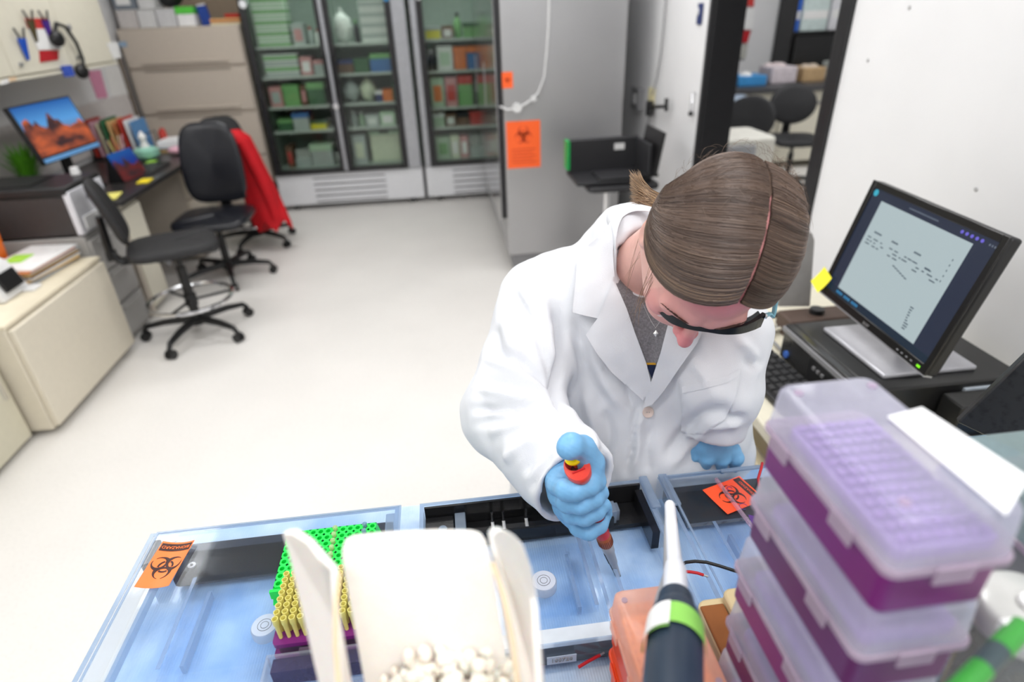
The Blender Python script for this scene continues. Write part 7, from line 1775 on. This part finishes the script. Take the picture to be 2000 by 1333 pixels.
# flared head: lofted oval sections, open at the top
def loft(name, secs, m, par, n=28, cap0=True, cap1=True):
    vs = []; fs = []
    for (s, rx, ry, ofs) in secs:
        for i in range(n): a = 2*PI*i/n; vs.append(pa(s)+side*rx*math.cos(a)+fwd*(ry*math.sin(a)+ofs))
    for k in range(len(secs)-1):
        for i in range(n): fs.append((k*n+i, k*n+(i+1) % n, (k+1)*n+(i+1) % n, (k+1)*n+i))
    if cap0: fs.append(tuple(reversed(range(n))))
    if cap1: fs.append(tuple((len(secs)-1)*n+i for i in range(n)))
    return MB().add(vs, fs).build(name, m, par, origin=oo, ang=45)
hd = loft('handle_head', [(S-.062, .0095, .0095, 0), (S-.034, .0105, .0110, .001), (S-.022, .0150, .0205, .006), (S-.012, .0160, .0230, .008), (S-.0085, .0155, .0225, .008), (S-.0085, .0125, .0145, .0), (S-.024, .0095, .0105, 0)], m_rd, t)
loft('handle_grip', [(.118, .0088, .0088, 0), (.13, .0098, .0098, 0), (.16, .0108, .0108, 0), (S-.058, .0102, .0104, 0)], m_rd2, t)
MB().box(-.008, -.001, -.0006, .008, .001, .0006).build('embossed_line', m_rd2, hd).matrix_local = Matrix.Translation(pa(S-.0075)+fwd*.0165-oo) @ Matrix((( side.x, fwd.x, PAX.x), (side.y, fwd.y, PAX.y), (side.z, fwd.z, PAX.z))).to_4x4()
loft('handle_well', [(S-.024, .0093, .0103, 0), (S-.0235, .0093, .0103, 0)], mat('well_dark_red', hexc(70, 20, 22), .5), t)
MB().cyl(pa(S-.024), pa(S-.001), .0035).build('plunger_rod', m_chrome, t, origin=oo)
MB().lathe([(.003, -.004), (.0095, -.0032), (.0108, 0), (.0095, .0032), (.003, .004)], pa(S-.002), 28, axis=PAX).build('plunger_ring', mat('plunger_yellow', hexc(255, 225, 0), .3), t, origin=oo)
MB().cyl(pa(S+.002), pa(S+.005), .0075).build('plunger_button', mat('button_grey', hexc(150, 160, 175), .3), t, origin=oo)
MB().box(-.0015, -.002, -.018, .0015, .002, .018).build('volume_lock', m_black, t).matrix_local = Matrix.Translation(pa(S-.05)+side*(-.0118 if side.dot(CR) < 0 else .0118)-oo) @ Matrix((( side.x, fwd.x, PAX.x), (side.y, fwd.y, PAX.y), (side.z, fwd.z, PAX.z))).to_4x4()
cs_ = .101
loft('rust_collar', [(cs_, .0078, .0078, 0), (cs_+.003, .0098, .0098, 0), (cs_+.018, .0100, .0100, 0), (cs_+.022, .0090, .0090, 0)], m_rust, t)
b = MB()
for i in range(24):
    a = 2*PI*i/24; p = side*math.cos(a)*.0101+fwd*math.sin(a)*.0101; b.tube([pa(cs_+.004)+p, pa(cs_+.017)+p], .0004, 4)
b.build('collar_ribs', mat('rust_dark', hexc(110, 52, 28), .5), t, origin=oo)['kind'] = 'stuff'
loft('shaft', [(.024, .0030, .0030, 0), (.030, .0038, .0038, 0), (.056, .0048, .0048, 0), (.058, .0058, .0058, 0), (.084, .0068, .0068, 0), (.086, .0080, .0080, 0), (cs_, .0086, .0086, 0)], m_lg, t)
b = MB().tube([pa(.026)+side*s_ for s_ in (0,)]+[pa(.030)], .001, 5)
sd_ = side if side.dot(CR) < 0 else -side
MB().tube([pa(.016)+sd_*.0032, pa(.030)+sd_*.0046, pa(.056)+sd_*.0056, pa(.060)+sd_*.0066, pa(.084)+sd_*.0078], .0007, 6).build('ejector_bar', m_black, t, origin=oo)
loft('tip_cone', [(.014, .0026, .0026, 0), (.024, .0034, .0034, 0)], m_dg, t)
loft('yellow_tip', [(.0, .0006, .0006, 0), (.012, .0022, .0022, 0), (.016, .0029, .0029, 0)], mat('tip_yellow', hexc(215, 200, 90), .35), t)
